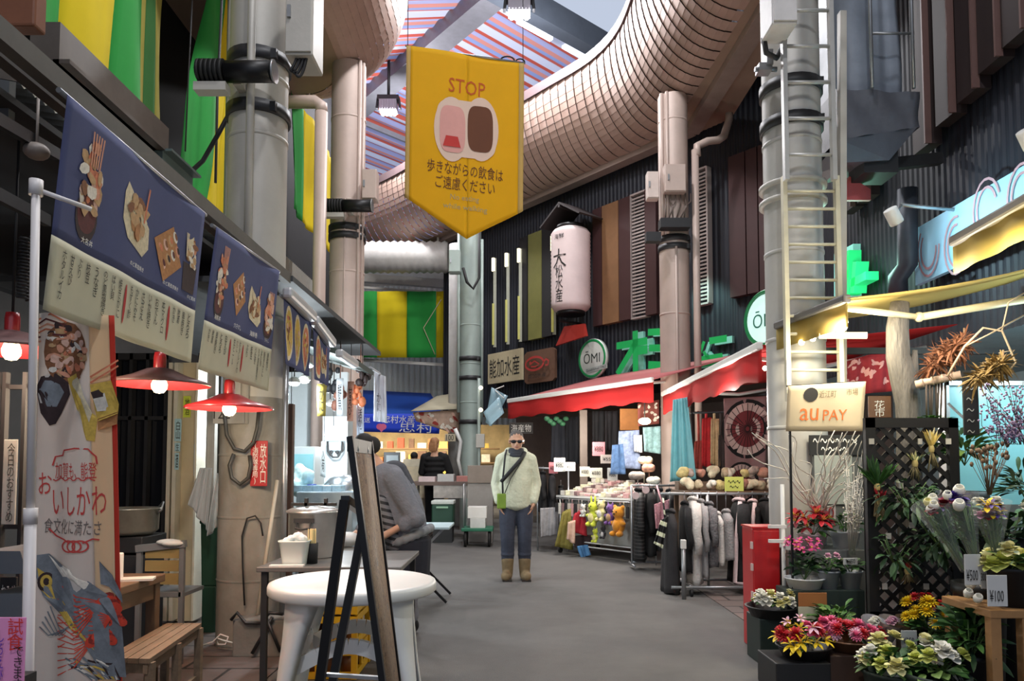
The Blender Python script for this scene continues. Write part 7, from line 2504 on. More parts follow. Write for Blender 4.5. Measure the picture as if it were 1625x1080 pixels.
# trinkets along the front rail, soft hats at the right end of the souvenir table
for i in range(22):
	u = .03 + (LL - .06) * i / 21
	if i in (11, 13, 16, 18):
		continue
	h, w = R.uniform(.10, .19), R.uniform(.035, .06)
	p = st(u, .06, zt5 - .06)
	m = MB()
	m.tube([p + Z3 * .01, p - Z3 * .05], .003, 5)
	m.box((0, 0, 0), (w, .015, h), 0, 0, frame_mat(p - Z3 * (.05 + h / 2), LD, -LN, Z3))
	m.solo('trinket', pk[(i * 5 + 2) % 7] if i % 3 else gd, 'small trinket card hanging from the front rail of the display table', 'trinket', 'trinkets hung on the display table')
hat = soft_lump((0, 0, 0), .11, 77)
for i, (px, py, Y, c, lab) in enumerate([(1012, 752, 9.75, 4, 'left of the soft hats at the right end of the souvenir table'), (1030, 740, 9.8, 5, 'upper of the soft hats at the right end of the souvenir table'), (1036, 760, 9.7, 2, 'right of the soft hats at the right end of the souvenir table'), (1022, 728, 9.85, 0, 'topmost of the soft hats at the right end of the souvenir table')]):
	c_ = at(px, py, Y)
	T = Matrix.Translation(c_) @ Matrix.Rotation(i * 1.3, 4, 'Z')
	MB().add(hat[0], hat[1], 0, True, T).cyl((c_.x, Y, rz2 - .04 if i < 9 else 0), c_, .008, n=6).solo('soft_hat', lumpm[c], lab, 'hat', 'soft hats at the souvenir stall')
t = thing('hat_stand', 'thin stand carrying the soft hats at the right end of the souvenir table', 'stand', at(1024, 860, 9.78))
a, b = at(1008, 775, 9.78), at(1040, 775, 9.78)
MB().cyl(Vector((a.x, 9.78, rz2 - .05)), Vector((b.x, 9.78, rz2 - .05)), .012, n=8).build('rail', alu, t)
MB().cyl((b.x, 9.78, 0), (b.x, 9.78, rz2 - .05), .012, n=8).build('post', alu, t)
# ================================================================== RIGHT FOREGROUND: flower shop
LG = [mat('leaf_%d' % i, c, 0.55, 0, 0.3, 30) for i, c in enumerate([(52, 92, 44), (76, 120, 54), (36, 66, 38), (110, 140, 70), (92, 110, 84)])]
stemm = mat('stem_green', (84, 112, 60), 0.6)
PC = {k: mat('petal_' + k, c, 0.6, 0, 0.15, 40) for k, c in dict(white=(232, 230, 220), cream=(226, 220, 160), yellow=(236, 204, 30), pink=(226, 110, 150), palepink=(226, 180, 200), red=(190, 30, 44), magenta=(186, 50, 120), purple=(74, 50, 140), orange=(226, 140, 60), lime=(200, 206, 110), deepred=(124, 24, 36), violet=(150, 130, 170)).items()}
corem = mat('flower_core', (206, 176, 60), 0.8)
terr = {k: mat('pot_' + k, c, 0.5, 0, 0.1, 6) for k, c in dict(black=(24, 24, 26), grey=(150, 154, 160), white=(216, 218, 220), pinkwrap=(206, 186, 190), basket=(112, 76, 54), darkgreen=(36, 50, 44)).items()}
def leaf(mb, b, d, L, W, droop, mi=0, tw=0.0):
	b, d = Vector(b), Vector(d).normalized()
	s = d.cross(Z3)
	if s.length < 1e-3:
		s = Vector((1, 0, 0))
	s.normalize()
	s = (Matrix.Rotation(tw, 3, d) @ s)
	n = s.cross(d)
	vs_ = []
	for t, w in ((0, .15), (.3, .85), (.62, 1), (.85, .6), (1, .04)):
		c = b + d * (L * t) - Z3 * (droop * L * t * t)
		vs_ += [c - s * (W * w / 2) + n * (W * .12 * w), c, c + s * (W * w / 2) + n * (W * .12 * w)]
	fs_ = []
	for i in range(4):
		a = i * 3
		fs_ += [(a, a + 1, a + 4, a + 3), (a + 1, a + 2, a + 5, a + 4)]
	mb.add(vs_, fs_, mi, True)
def rdir(r, up0=-0.2, up1=1.0):
	q, z = r.uniform(0, 2 * PI), r.uniform(up0, up1)
	return Vector((math.cos(q), math.sin(q), z)).normalized()
def foliage(parent, c, rx, rz, n, L, W, r, ms=(0, 1, 2), name='foliage', droop=0.3, up=(-0.1, 1.0)):
	m = MB()
	for i in range(n):
		d = rdir(r, *up)
		p = Vector(c) + Vector((d.x * rx * r.uniform(.1, .75), d.y * rx * r.uniform(.1, .75), d.z * rz * r.uniform(.1, .8)))
		leaf(m, p, d + Vector((r.uniform(-.4, .4), r.uniform(-.4, .4), r.uniform(-.2, .3))), L * r.uniform(.7, 1.2), W * r.uniform(.7, 1.2), droop, r.randrange(len(ms)), r.uniform(-.5, .5))
	for i in range(7):
		d = rdir(r, .3, 1)
		m.tube([Vector(c) - Z3 * rz * .3, Vector(c) + Vector((d.x * rx * .6, d.y * rx * .6, d.z * rz * .7))], 0.003, 5, len(ms))
	return m.build(name, [LG[i] for i in ms] + [stemm], parent)
def bloom(parent, c, ax, r_, kind, pm_, r, name='flower'):
	"""one flower head"""
	m = MB()
	ax = Vector(ax).normalized()
	x = ax.orthogonal().normalized()
	y = ax.cross(x)
	c = Vector(c)
	if kind == 'mum':
		for ly, (n, L, e) in enumerate([(14, 1.0, .15), (12, .82, .5), (9, .6, .95), (5, .35, 1.4)]):
			for i in range(n):
				q = 2 * PI * (i + ly * .5) / n + r.uniform(-.1, .1)
				d = (x * math.cos(q) + y * math.sin(q)) * math.cos(e) + ax * math.sin(e)
				leaf(m, c, d, r_ * L, r_ * .36, 0.05, 0, 0)
	elif kind == 'lily':
		for i in range(6):
			q = 2 * PI * i / 6
			d = (x * math.cos(q) + y * math.sin(q)) * .85 + ax * .5
			leaf(m, c, d, r_, r_ * .42, .25, 0)
		for i in range(4):
			q = 2 * PI * i / 4
			m.tube([c, c + ax * r_ * .45 + (x * math.cos(q) + y * math.sin(q)) * r_ * .15], r_ * .03, 4, 1)
	elif kind == 'rose':
		for ly, (n, L, e) in enumerate([(6, 1.0, .35), (6, .85, .8), (5, .7, 1.15), (3, .6, 1.45)]):
			for i in range(n):
				q = 2 * PI * (i + ly * .4) / n
				d = (x * math.cos(q) + y * math.sin(q)) * math.cos(e) + ax * math.sin(e)
				leaf(m, c - ax * r_ * .2, d, r_ * L, r_ * .95, .1, 0)
	elif kind == 'tulip':
		m.lathe([(0, 0), (.55 * r_, .15 * r_), (.7 * r_, .7 * r_), (.5 * r_, 1.3 * r_), (.42 * r_, 1.3 * r_), (.55 * r_, .7 * r_), (0, .3 * r_)], (0, 0, 0), 9, 0, frame_mat(c, x, y, ax))
	else:   # daisy / small five-petal
		n = 5 if kind == 'five' else 10
		for i in range(n):
			q = 2 * PI * i / n
			leaf(m, c, (x * math.cos(q) + y * math.sin(q)) + ax * .25, r_, r_ * (.75 if n == 5 else .42), .1, 0)
		m.ell(c + ax * r_ * .05, r_ * .22, 6, 1)
	return m.build(name, [pm_, corem], parent)
def round_pot(parent, c, r0, r1, h, m_, name='pot', n=24):
	m = MB()
	m.lathe([(0, 0), (r0, 0), (r1, h * .9), (r1 * 1.07, h * .91), (r1 * 1.07, h), (r1 * .96, h), (r0 * .9, h * .25), (0, h * .25)], c, n)
	return m.build(name, m_, parent)
def plant(name, label, px, pbot, Y, r0, r1, h, pot_m, fr, fh, nl, L, W, blooms, seed, group='potted plants of the flower shop', cat='potted plant', ms=(0, 1, 2), potname='pot', base=None):
	r = random.Random(seed)
	c = at(px, pbot, Y)
	if base is not None:
		c.z = base
	t = thing(name, label, cat, c, group)
	round_pot(t, c, r0, r1, h, pot_m, potname)
	top = c + Z3 * (h * .9)
	if nl:
		foliage(t, top + Z3 * fh * .25, fr, fh, nl, L, W, r, ms)
	for kind, colr, cnt, rr, (za, zb) in blooms:
		for i in range(cnt):
			q, d = r.uniform(0, 2 * PI), math.sqrt(r.random()) * fr * .95
			p = top + Vector((math.cos(q) * d, math.sin(q) * d - fr * .15, r.uniform(za, zb) * fh))
			ax = Vector((math.cos(q) * d * 2 / fr * .5, math.sin(q) * d / fr * .5 - .55, .75))
			bloom(t, p, ax, rr * r.uniform(.85, 1.15), kind, PC[colr], r)
	return t
# ---- fixtures: red cabinet, white pole, step shelf, stands
red_cab = mat('red_cabinet', (190, 26, 30), 0.4, 0, 0.1, 5, coat=0.3)
c, d = pbox(1194, 838, 1237, 1012, 5.3, 0.24)
t = thing('red_cabinet', 'tall red fire cabinet between the knitwear rack and the flowers', 'cabinet', (c[0], c[1], 0))
hz = c[2] + d[2] / 2
MB().box((c[0], c[1], hz / 2), (d[0], d[1], hz)).build('case', red_cab, t, bevel=0.008)
MB().box((c[0], 5.295, hz / 2), (d[0] * .94, 0.012, hz * .96)).build('door', red_cab, t, bevel=0.004)
for z in (hz * .45, hz * .68, hz * .86):
	MB().box((c[0] - d[0] / 2 - .004, 5.31, z), (0.012, 0.03, 0.05)).build('hinge', mat('hinge_white', (206, 180, 176), 0.5), t)
m = MB()
m.box((c[0], c[1], hz + .006), (d[0] * 1.06, d[1] * 1.06, .012))
m.build('top_lid', red_cab, t)
t = thing('white_pole', 'thin white pole with clamps right of the red cabinet', 'pole', (at(1245, 960, 5.15).x, 5.15, 0))
q = at(1245, 960, 5.15)
MB().cyl((q.x, 5.15, 0), (q.x, 5.15, at(1245, 768, 5.15).z), 0.014, n=10).build('pole', whitepaint, t)
for y in (835, 858):
	z = at(1245, y, 5.15).z
	MB().box((q.x - .04, 5.15, z), (0.12, 0.03, 0.022)).build('clamp', whitepaint, t)
for (x0_, y0_, x1_, y1_, Y, dp, mm, lab, nm) in [(1250, 936, 1372, 1010, 4.95, 0.22, mat('shelf_darkgreen', (44, 56, 50), 0.6, 0, 0.15, 6), 'dark green display step carrying the white planter and grey pots', 'display_step'),
												 (1252, 872, 1372, 1010, 5.18, 0.42, mat('shelf_grey', (110, 112, 110), 0.6, 0, 0.15, 6), 'grey rear display step carrying the poinsettia', 'display_step'),
												 (1206, 982, 1242, 1034, 4.9, 0.28, mat('stand_darkgreen', (32, 46, 42), 0.5), 'dark green stand under the tray of white flowers', 'display_stand'),
												 (1232, 1052, 1318, 1085, 4.25, 0.32, terr['black'], 'black stand under the mixed bright flowers', 'display_stand'),
												 (1318, 1040, 1386, 1085, 4.32, 0.3, mat('stand_brown', (70, 50, 40), 0.6), 'brown stand under the pink-red flower basket', 'display_stand')]:
	c, d = pbox(x0_, y0_, x1_, y1_, Y, dp)
	top = c[2] + d[2] / 2
	MB().box((c[0], c[1], top / 2), (d[0], d[1], top)).solo(nm, mm, lab, 'stand', bevel=0.006)
t = thing('wooden_stand', 'pale wooden stand at the right edge carrying a black flower bucket', 'stand', (at(1600, 1000, 3.75).x, 3.9, 0))
c, d = pbox(1572, 968, 1640, 978, 3.72, 0.42)
zw = c[2] + d[2] / 2
MB().box((c[0], c[1], zw - .02), (d[0], d[1], .04)).build('top', mat('light_wood', (164, 122, 78), 0.6, 0, 0.2, 5), t, bevel=0.004)
for x in (c[0] - d[0] / 2 + .03, c[0] + d[0] / 2 - .03):
	for y in (3.75, 4.1):
		MB().box((x, y, (zw - .04) / 2), (.05, .05, zw - .04)).build('leg', MC['light_wood'], t)
MB().box((c[0], 4.12, (zw - .04) / 2), (d[0] - .06, .015, zw - .1)).build('back_board', mat('board_dark', (40, 34, 30), 0.7), t)
# ---- plants and flowers
r8 = random.Random(88)
zst1 = at(1300, 936, 4.95).z
zst2 = at(1300, 872, 5.18).z
plant('poinsettia', 'red poinsettia in a pale wrapped pot on the rear step', 1290, 876, 5.30, .07, .10, .10, terr['pinkwrap'], .15, .16, 34, .09, .055, [('lily', 'red', 8, .085, (.5, 1.0)), ('lily', 'deepred', 5, .08, (.3, .8))], 1, base=zst2)
plant('potted_foliage_plant', 'green plant in a white tub right of the poinsettia', 1342, 876, 5.32, .08, .10, .12, terr['white'], .12, .16, 40, .08, .03, [], 2, base=zst2)
plant('cyclamen', 'magenta cyclamen in a white oval planter below the poinsettia', 1277, 936, 5.05, .10, .125, .07, terr['white'], .14, .22, 70, .06, .05, [('five', 'magenta', 16, .035, (.85, 1.25)), ('five', 'pink', 6, .03, (.8, 1.2))], 3, base=zst1, ms=(2, 0, 2))
plant('potted_foliage_plant', 'small green plant in the left grey pot on the front step', 1316, 936, 5.02, .05, .07, .12, terr['grey'], .09, .13, 34, .07, .03, [('rose', 'palepink', 2, .03, (.7, 1.0))], 4, base=zst1)
plant('potted_foliage_plant', 'dark leafy plant in the right grey pot on the front step', 1350, 936, 5.02, .055, .075, .12, terr['grey'], .10, .11, 34, .07, .04, [], 5, base=zst1, ms=(2, 0, 4))
plant('primrose_tray', 'tray of white and cream flowers in front of the red cabinet', 1224, 978, 5.0, .13, .16, .07, terr['black'], .17, .07, 50, .06, .04, [('rose', 'white', 12, .045, (.4, 1.3)), ('rose', 'cream', 5, .045, (.5, 1.4))], 6, base=at(1224, 982, 4.9).z, cat='flower tray', potname='tray')
plant('mixed_flower_bowl', 'bowl of pink, red and yellow flowers at the bottom, left of the basket', 1276, 1056, 4.4, .12, .15, .07, terr['black'], .17, .12, 46, .08, .035, [('lily', 'yellow', 7, .06, (.3, 1.0)), ('rose', 'pink', 4, .05, (.7, 1.4)), ('mum', 'red', 6, .05, (.5, 1.1)), ('lily', 'yellow', 3, .075, (.0, .4)), ('lily', 'palepink', 3, .05, (.8, 1.3))], 7, base=at(1276, 1052, 4.25).z, cat='flower bowl', potname='bowl')
plant('flower_basket', 'brown basket of pink and red flowers at the bottom of the photo', 1350, 1042, 4.45, .11, .15, .07, terr['basket'], .17, .10, 20, .07, .03, [('mum', 'pink', 10, .045, (.3, 1.0)), ('mum', 'red', 12, .045, (.2, .9)), ('mum', 'palepink', 5, .045, (.5, 1.1))], 8, base=at(1350, 1040, 4.32).z, cat='flower basket', potname='basket')
plant('potted_foliage_plant', 'bright green leafy plant behind the mixed bright flowers', 1325, 1010, 4.72, .09, .12, at(1325, 990, 4.72).z, terr['black'], .19, .18, 90, .09, .04, [], 9, ms=(1, 3, 1), base=0.0)
plant('white_chrysanthemum', 'cream and white flowers with broad leaves at the bottom centre of the flower shop', 1420, 1080, 4.05, .13, .16, at(1420, 1062, 4.05).z, terr['darkgreen'], .19, .16, 70, .11, .05, [('rose', 'cream', 9, .055, (.5, 1.2)), ('rose', 'white', 4, .05, (.5, 1.2)), ('rose', 'lime', 5, .05, (.3, 1.0))], 10, ms=(1, 3, 0), base=0.0)
plant('white_chrysanthemum', 'white and lime flowers just left of the black price-tagged bucket', 1487, 1085, 3.85, .12, .15, at(1487, 1068, 3.85).z, terr['darkgreen'], .14, .14, 46, .10, .05, [('rose', 'white', 7, .05, (.5, 1.2)), ('rose', 'lime', 5, .05, (.4, 1.1))], 11, ms=(1, 0, 3), base=0.0)
plant('yellow_chrysanthemum', 'yellow chrysanthemums in a black bucket with a price tag', 1474, 1060, 4.3, .09, .11, at(1474, 1005, 4.3).z, terr['black'], .14, .17, 60, .09, .035, [('mum', 'yellow', 14, .042, (.6, 1.4)), ('mum', 'red', 8, .03, (1.1, 1.5))], 12, base=0.0, potname='bucket', ms=(0, 2, 1))
plant('white_tulip_bucket', 'white flowers with long dark leaves in a black pot left of the wooden stand', 1541, 1080, 3.95, .09, .11, at(1541, 1034, 3.95).z, terr['black'], .17, .30, 110, .15, .04, [('tulip', 'white', 4, .035, (1.0, 1.35)), ('tulip', 'cream', 2, .03, (.4, .9))], 13, base=0.0, ms=(0, 2, 1))
plant('ornamental_cabbage', 'cream and green flower heads in the black bucket on the wooden stand', 1605, 968, 3.85, .085, .105, .20, terr['black'], .15, .10, 40, .10, .06, [('rose', 'cream', 7, .065, (.4, 1.2)), ('rose', 'lime', 5, .06, (.2, .9))], 14, base=zw, potname='bucket', ms=(1, 3, 0))
# price tags and boards
def tag_card(lab, x0, y0, x1, y1, Y, txt, c=(206, 206, 204)):
	return sign('price_card', lab, 'price card', x0, y0, x1, y1, Y, mat('tagc_%d_%d' % (x0, y0), c, 0.6, 0, 0.05), txt, 0.005)
tag_card('white price card reading ¥100 on the black bucket of the wooden stand', 1566, 912, 1598, 962, 3.70, [('¥100', 1582, 945, 22, 18, ink, False)])
tag_card('white price card reading ¥500 under the wrapped bouquets', 1530, 879, 1556, 928, 3.85, [('¥500', 1543, 912, 18, 17, ink, False)])
tag_card('narrow white price card half hidden between the ¥500 and ¥100 cards', 1556, 890, 1566, 934, 3.9, [('300', 1561, 915, 8, 12, ink, False)])
tag_card('grey price card on the black bucket of yellow chrysanthemums', 1430, 1000, 1455, 1030, 4.15, [('¥350', 1442, 1016, 17, 10, ink, False)], (176, 178, 180))
tag_card('white plant label stuck in the right grey pot', 1338, 885, 1361, 896, 4.95, [('¥450', 1350, 890, 14, 7, ink, False)])
tag_card('orange and cream poster card in front of the dark green step', 1267, 940, 1312, 962, 4.85, [], (176, 110, 60))
tag_card('cream lower poster card in front of the dark green step', 1267, 962, 1312, 986, 4.85, [], (206, 200, 176))
tag_card('small cream card beside the poinsettia', 1340, 812, 1358, 828, 5.4, [('¥780', 1349, 820, 13, 7, redink, False)], (206, 196, 186))
tag_card('white card with a red ring beside the poinsettia', 1312, 802, 1326, 824, 5.42, [('0', 1319, 813, 9, 18, redink, False)], (206, 190, 190))
# payment banner and dark boards behind the willow
sf = Surf(at(1250, 612, 5.0), at(1374, 605, 5.0), at(1247, 684, 5.0), at(1368, 684, 5.0), lambda u, v: 0.012 * math.sin(u * 9) * v)
t = thing('payment_banner', 'beige cloth banner with orange lettering below the lower ladder', 'banner', sf.uv(.5, 1))
m = MB()
sf.sheet(m, nu=20, nv=8)
m.build('cloth', cloth('banner_beige', (206, 190, 160), 0.2, 0.08, 6), t, solid=0.003)
for nm, mm, items in (('lettering', mat('ink_orange', (206, 104, 40), 0.7, 0, 0), [('au', .29, .64, .25, .26), ('PAY', .63, .66, .30, .22)]), ('small_lettering', mat('ink_brown', (110, 96, 76), 0.7, 0, 0), [('近江町', .52, .22, .22, .15), ('市場', .83, .20, .15, .14)])):
	m = MB()
	for s_, u, v, w, h in items:
		sf.text(m, s_, u * sf.W, v * sf.H, w * sf.W, h * sf.H)
	m.build(nm, mm, t)
m = MB()
sf.blob(m, sf.W * .30, sf.H * .22, .05, .05, .004, 0, 18)
m.build('emblem', ink, t, label='round dark emblem')
m = MB()
a = at(1262, 770, 5.1)
m.bar(sf.uv(0, 0, -.02), sf.uv(1, 0, -.02), .012, .012)
for u in (.03, .97):
	q = sf.uv(u, 0, -.02)
	m.bar(q, (q.x, q.y, 0), .014, .014)
m.build('frame', blackmetal, t)
sign('black_board', 'black board with white writing behind the white willow branches', 'sign', 1284, 690, 1370, 722, 5.61, mat('board_slate', (30, 30, 32), 0.6), [('〜〜〜〜〜〜', 1325, 699, 70, 8, whiteink, False), ('〜〜〜〜', 1325, 712, 44, 7, whiteink, False)])
sign('grey_board', 'pale grey board behind the white willow branches', 'sign', 1292, 722, 1352, 800, 5.61, mat('board_pale', (150, 156, 152), 0.6, 0, 0.1), [])
MB().box((at(1330, 800, 5.63).x, 5.635, at(1320, 690, 5.63).z / 2), (.38, .02, at(1320, 690, 5.63).z)).solo('board_support', mat('support_grey', (90, 92, 92), 0.6), 'grey upright board behind the black and pale boards', 'board')
# white curly willow
t = thing('curly_willow', 'white curly willow branches fanning out above the poinsettia', 'branches', at(1300, 800, 5.32))
wm_ = mat('willow_white', (222, 216, 206), 0.6)
r = random.Random(31)
for i in range(30):
	tx, ty = r.uniform(1196, 1390), r.uniform(668, 770)
	p0, p1 = at(1298 + r.uniform(-8, 12), 815, 5.47 + r.uniform(-.03, .03)), at(tx, ty, 5.05 + r.uniform(-.15, .12))
	pts = []
	a1_, a2_ = r.uniform(.03, .09), r.uniform(0, 6)
	for k in range(13):
		v = k / 12
		q = p0.lerp(p1, v)
		q += Vector((a1_ * math.sin(v * 9 + a2_) * v, .05 * math.cos(v * 7 + a2_) * v, a1_ * .8 * math.cos(v * 8 + a2_) * v))
		pts.append(q)
	MB().tube(pts, [0.0075 * (1 - .6 * k / 12) for k in range(13)], 5).build('branch', wm_, t)
q = at(1300, 838, 5.49)
round_pot(t, (q.x, 5.49, zst2 + .002), .05, .06, .22, terr['white'])
# silver-white twigs at the left of the lattice screen
t = thing('white_twigs', 'fine pale twigs left of the black lattice screen', 'branches', at(1360, 876, 5.12))
for i in range(26):
	p0, p1 = at(1352 + r.uniform(-5, 5), 880, 5.12), at(r.uniform(1335, 1378), r.uniform(700, 800), 5.05)
	m = MB()
	m.tube([p0, p0.lerp(p1, .5) + Vector((r.uniform(-.03, .03), 0, 0)), p1], .002, 4)
	for k in range(8):
		m.ell(p0.lerp(p1, r.uniform(.5, 1)) + Vector((r.uniform(-.02, .02), 0, 0)), .006, 5)
	m.build('twig', wm_, t)
# ---- black lattice screen
SY = 4.55
t = thing('lattice_screen', 'tall black lattice screen hung with dried bouquets', 'lattice screen', at(1450, 985, SY))
a, b = at(1371, 663, SY), at(1528, 985, SY)
W_, H_ = b.x - a.x, a.z - b.z
blk = mat('screen_black', (20, 19, 19), 0.5, 0, 0.2, 10)
m = MB()
for x in (a.x + .03, b.x - .03):
	m.box((x, SY, (a.z + b.z) / 2), (.06, .035, H_))
for z in (a.z - .03, b.z + .03):
	m.box(((a.x + b.x) / 2, SY, z), (W_, .035, .06))
m.build('frame', blk, t)
m = MB()
stp = 0.098
xi0, xi1, zi0, zi1 = a.x + .05, b.x - .05, b.z + .05, a.z - .05
for sg in (-1, 1):
	k = -40
	while k < 60:
		# line x = xi0 + s, z = zi0 + sg*s + off
		off = k * stp
		pts = []
		for s_ in (0, xi1 - xi0):
			pts.append((s_, sg * s_ + off))
		(s0_, z0_), (s1_, z1_) = pts
		Hh = zi1 - zi0
		lo, hi = 0.0, 1.0
		dz = z1_ - z0_
		ta, tb = (0 - z0_) / dz, (Hh - z0_) / dz
		lo, hi = max(0, min(ta, tb)), min(1, max(ta, tb))
		if hi - lo > .04:
			p = (xi0 + (s1_ - s0_) * lo, SY + sg * .006, zi0 + z0_ + dz * lo)
			q = (xi0 + (s1_ - s0_) * hi, SY + sg * .006, zi0 + z0_ + dz * hi)
			m.bar(p, q, .026, .010, up=(0, 1, 0))
		k += 1
m.build('lattice', blk, t)
m = MB()
for x in (a.x + .1, b.x - .1):
	m.box((x, SY + .02, b.z / 2), (.05, .03, b.z))
	m.box((x, SY, .02), (.06, .4, .04))
m.build('foot', blk, t)
def hanging_bunch(lab, px, py, Y, colr, n, L, dn, seed, group='dried bunches on the lattice screen', green=True, spread=.5):
	r_ = random.Random(seed)
	c = at(px, py, Y)
	t = thing('hanging_bunch', lab, 'dried bouquet', c - Z3 * L, group)
	m = MB()
	for i in range(n):
		d = Vector((r_.uniform(-spread, spread), r_.uniform(-.25, .05), 1 * dn)).normalized()
		leaf(m, c, d, L * r_.uniform(.5, 1), L * .12, r_.uniform(-.1, .2), 0 if r_.random() < .6 else 1, r_.uniform(-1, 1))
	m.build('blossoms', colr, t)
	m = MB()
	for i in range(10):
		m.tube([c, c + Vector((r_.uniform(-.04, .04), r_.uniform(-.02, .02), -dn * L * r_.uniform(.7, 1.1)))], .003, 4)
	m.build('stems', mat('dry_stem', (150, 136, 96), 0.8), t)
	MB().lathe([(.014, -.02), (.018, 0), (.014, .02)], c, 10).build('tie', mat('tie_straw', (190, 170, 110), 0.8), t)
	return t
hanging_bunch('pale yellow dried bunch at the top right of the lattice screen', 1478, 712, 4.5, [mat('dry_yellow', (216, 192, 110), 0.8), mat('dry_cream', (226, 214, 166), 0.8)], 40, .14, 1, 1)
hanging_bunch('green bunch with hanging stems at the left of the lattice screen', 1392, 772, 4.5, [LG[0], LG[1]], 60, .20, 1, 2, spread=1.1)
hanging_bunch('dark red bunch under the green one at the left of the lattice screen', 1396, 795, 4.48, [PC['deepred'], PC['red']], 24, .09, 1, 3, spread=1.0)
hanging_bunch('small white and green bunch near the top of the lattice screen', 1452, 735, 4.5, [PC['cream'], LG[4]], 24, .10, 1, 4, spread=1.0)
hanging_bunch('red bunch low on the lattice screen', 1440, 905, 4.5, [PC['red'], PC['deepred']], 20, .08, 1, 5, spread=1.0)
for i, (px, py, n, w, lab) in enumerate([(1440, 790, 130, .26, 'upper dark garland of leaves hanging on the lattice screen'), (1490, 850, 150, .24, 'dark leafy branch hanging at the lower right of the lattice screen'), (1420, 880, 50, .16, 'lower dark garland of leaves at the left of the lattice screen')]):
	c = at(px, py, 4.46)
	t = thing('leaf_garland', lab, 'garland', c - Z3 * .2, 'leaf garlands on the lattice screen')
	foliage(t, c, w, .22, n, .07, .03, random.Random(60 + i), (2, 2, 0), droop=.5, up=(-1, .8))
for i, (px, py) in enumerate([(1383, 700), (1404, 930), (1460, 700), (1505, 700), (1500, 790), (1430, 770), (1410, 850), (1447, 833), (1395, 820), (1470, 930), (1425, 905), (1478, 885)]):
	c = at(px, py, SY - .02)
	MB().box(c, (.03, .006, .035), .3 * (i % 3 - 1)).solo('paper_tag', mat('tag_white', (190, 186, 176), 0.7), 'tiny white paper tag stuck on the black lattice screen', 'tag', 'paper tags on the lattice screen')
# wrapped bouquets leaning right of the screen
clear = mat('cellophane', (226, 232, 236), 0.12, 0, 0.05, alpha=0.14)
def bouquet(lab, bx, by, tx, ty, Y, flowers, seed, wide=.09):
	r_ = random.Random(seed)
	p0, p1 = at(bx, by, Y), at(tx, ty, Y - .05)
	ax = (p1 - p0).normalized()
	x = ax.orthogonal().normalized()
	y = ax.cross(x)
	t = thing('wrapped_bouquet', lab, 'bouquet', p0, 'wrapped bouquets right of the screen')
	L = (p1 - p0).length
	MB().lathe([(.018, 0), (.035, L * .4), (wide, L * .95), (wide * 1.15, L * 1.02)], (0, 0, 0), 18, 0, frame_mat(p0, x, y, ax)).build('cellophane', clear, t)
	m = MB()
	for i in range(12):
		q = r_.uniform(0, 6.3)
		m.tube([p0, p0 + ax * L * .9 + (x * math.cos(q) + y * math.sin(q)) * wide * .6], .003, 4)
	for i in range(26):
		q = r_.uniform(0, 6.3)
		d = ax + (x * math.cos(q) + y * math.sin(q)) * .5
		leaf(m, p0 + ax * L * r_.uniform(.3, .8), d, .10, .03, .2, 1, r_.uniform(-1, 1))
	m.build('stems', [stemm, LG[0]], t)
	for kind, colr, rr in flowers * 2:
		rr *= 1.25
		q, dd = r_.uniform(0, 6.3), r_.uniform(.2, 1) * wide
		bloom(t, p0 + ax * L * r_.uniform(.88, 1.05) + (x * math.cos(q) + y * math.sin(q)) * dd, ax + Vector((0, -.8, .2)), rr, kind, PC[colr], r_)
	return t
bouquet('wrapped bouquet of white tulips and an iris, leftmost of the leaning bouquets', 1530, 905, 1478, 800, 4.0, [('tulip', 'white', .03), ('tulip', 'white', .028), ('rose', 'deepred', .03), ('tulip', 'cream', .025)], 1)
bouquet('wrapped bouquet with a blue iris in the middle of the leaning bouquets', 1555, 912, 1520, 790, 3.95, [('lily', 'purple', .05), ('tulip', 'white', .035), ('rose', 'magenta', .035), ('rose', 'purple', .035), ('rose', 'pink', .03)], 2)
bouquet('wrapped bouquet with a yellow lily, rightmost of the leaning bouquets', 1585, 905, 1570, 800, 3.9, [('lily', 'yellow', .06), ('rose', 'white', .03), ('rose', 'deepred', .035), ('rose', 'palepink', .03), ('lily', 'purple', .04)], 3)
t = thing('flower_bucket', 'dark bucket holding the leaning wrapped bouquets', 'bucket', at(1545, 925, 4.1))
q = at(1545, 925, 4.12)
round_pot(t, (q.x + .05, 4.15, 0.0), .10, .13, q.z - .0, terr['black'], 'bucket')
plant('potted_foliage_plant', 'tall dark green foliage at the right edge behind the bouquets', 1605, 910, 4.35, .09, .12, at(1605, 850, 4.35).z, terr['black'], .26, .28, 150, .16, .05, [('rose', 'white', 3, .03, (.8, 1.2))], 19, base=0.0, ms=(0, 2, 4))
for i, (tx, ty, lab, colr) in enumerate([(1385, 985, 'leftmost of the paper-wrapped bunches behind the cream flowers', 'white'), (1412, 985, 'middle of the paper-wrapped bunches behind the cream flowers', 'palepink'), (1438, 984, 'rightmost of the paper-wrapped bunches behind the cream flowers', 'orange')]):
	p0, p1 = at(tx - 10, 1030, 4.5), at(tx + 4, ty - 5, 4.42)
	t = thing('paper_wrapped_bunch', lab, 'bouquet', p0, 'paper-wrapped bunches by the screen')
	ax = (p1 - p0).normalized()
	x = ax.orthogonal().normalized()
	MB().lathe([(.02, 0), (.05, .12), (.075, .2)], (0, 0, 0), 14, 0, frame_mat(p0, x, ax.cross(x), ax)).build('paper', mat('wrap_paper_%d' % i, [(206, 206, 210), (190, 180, 170), (176, 150, 120)][i], 0.5, 0, 0.2, 20), t)
	for k in range(3):
		bloom(t, p0 + ax * .2 + x * (.03 * (k - 1)), ax, .035, 'rose', PC[colr], r8)
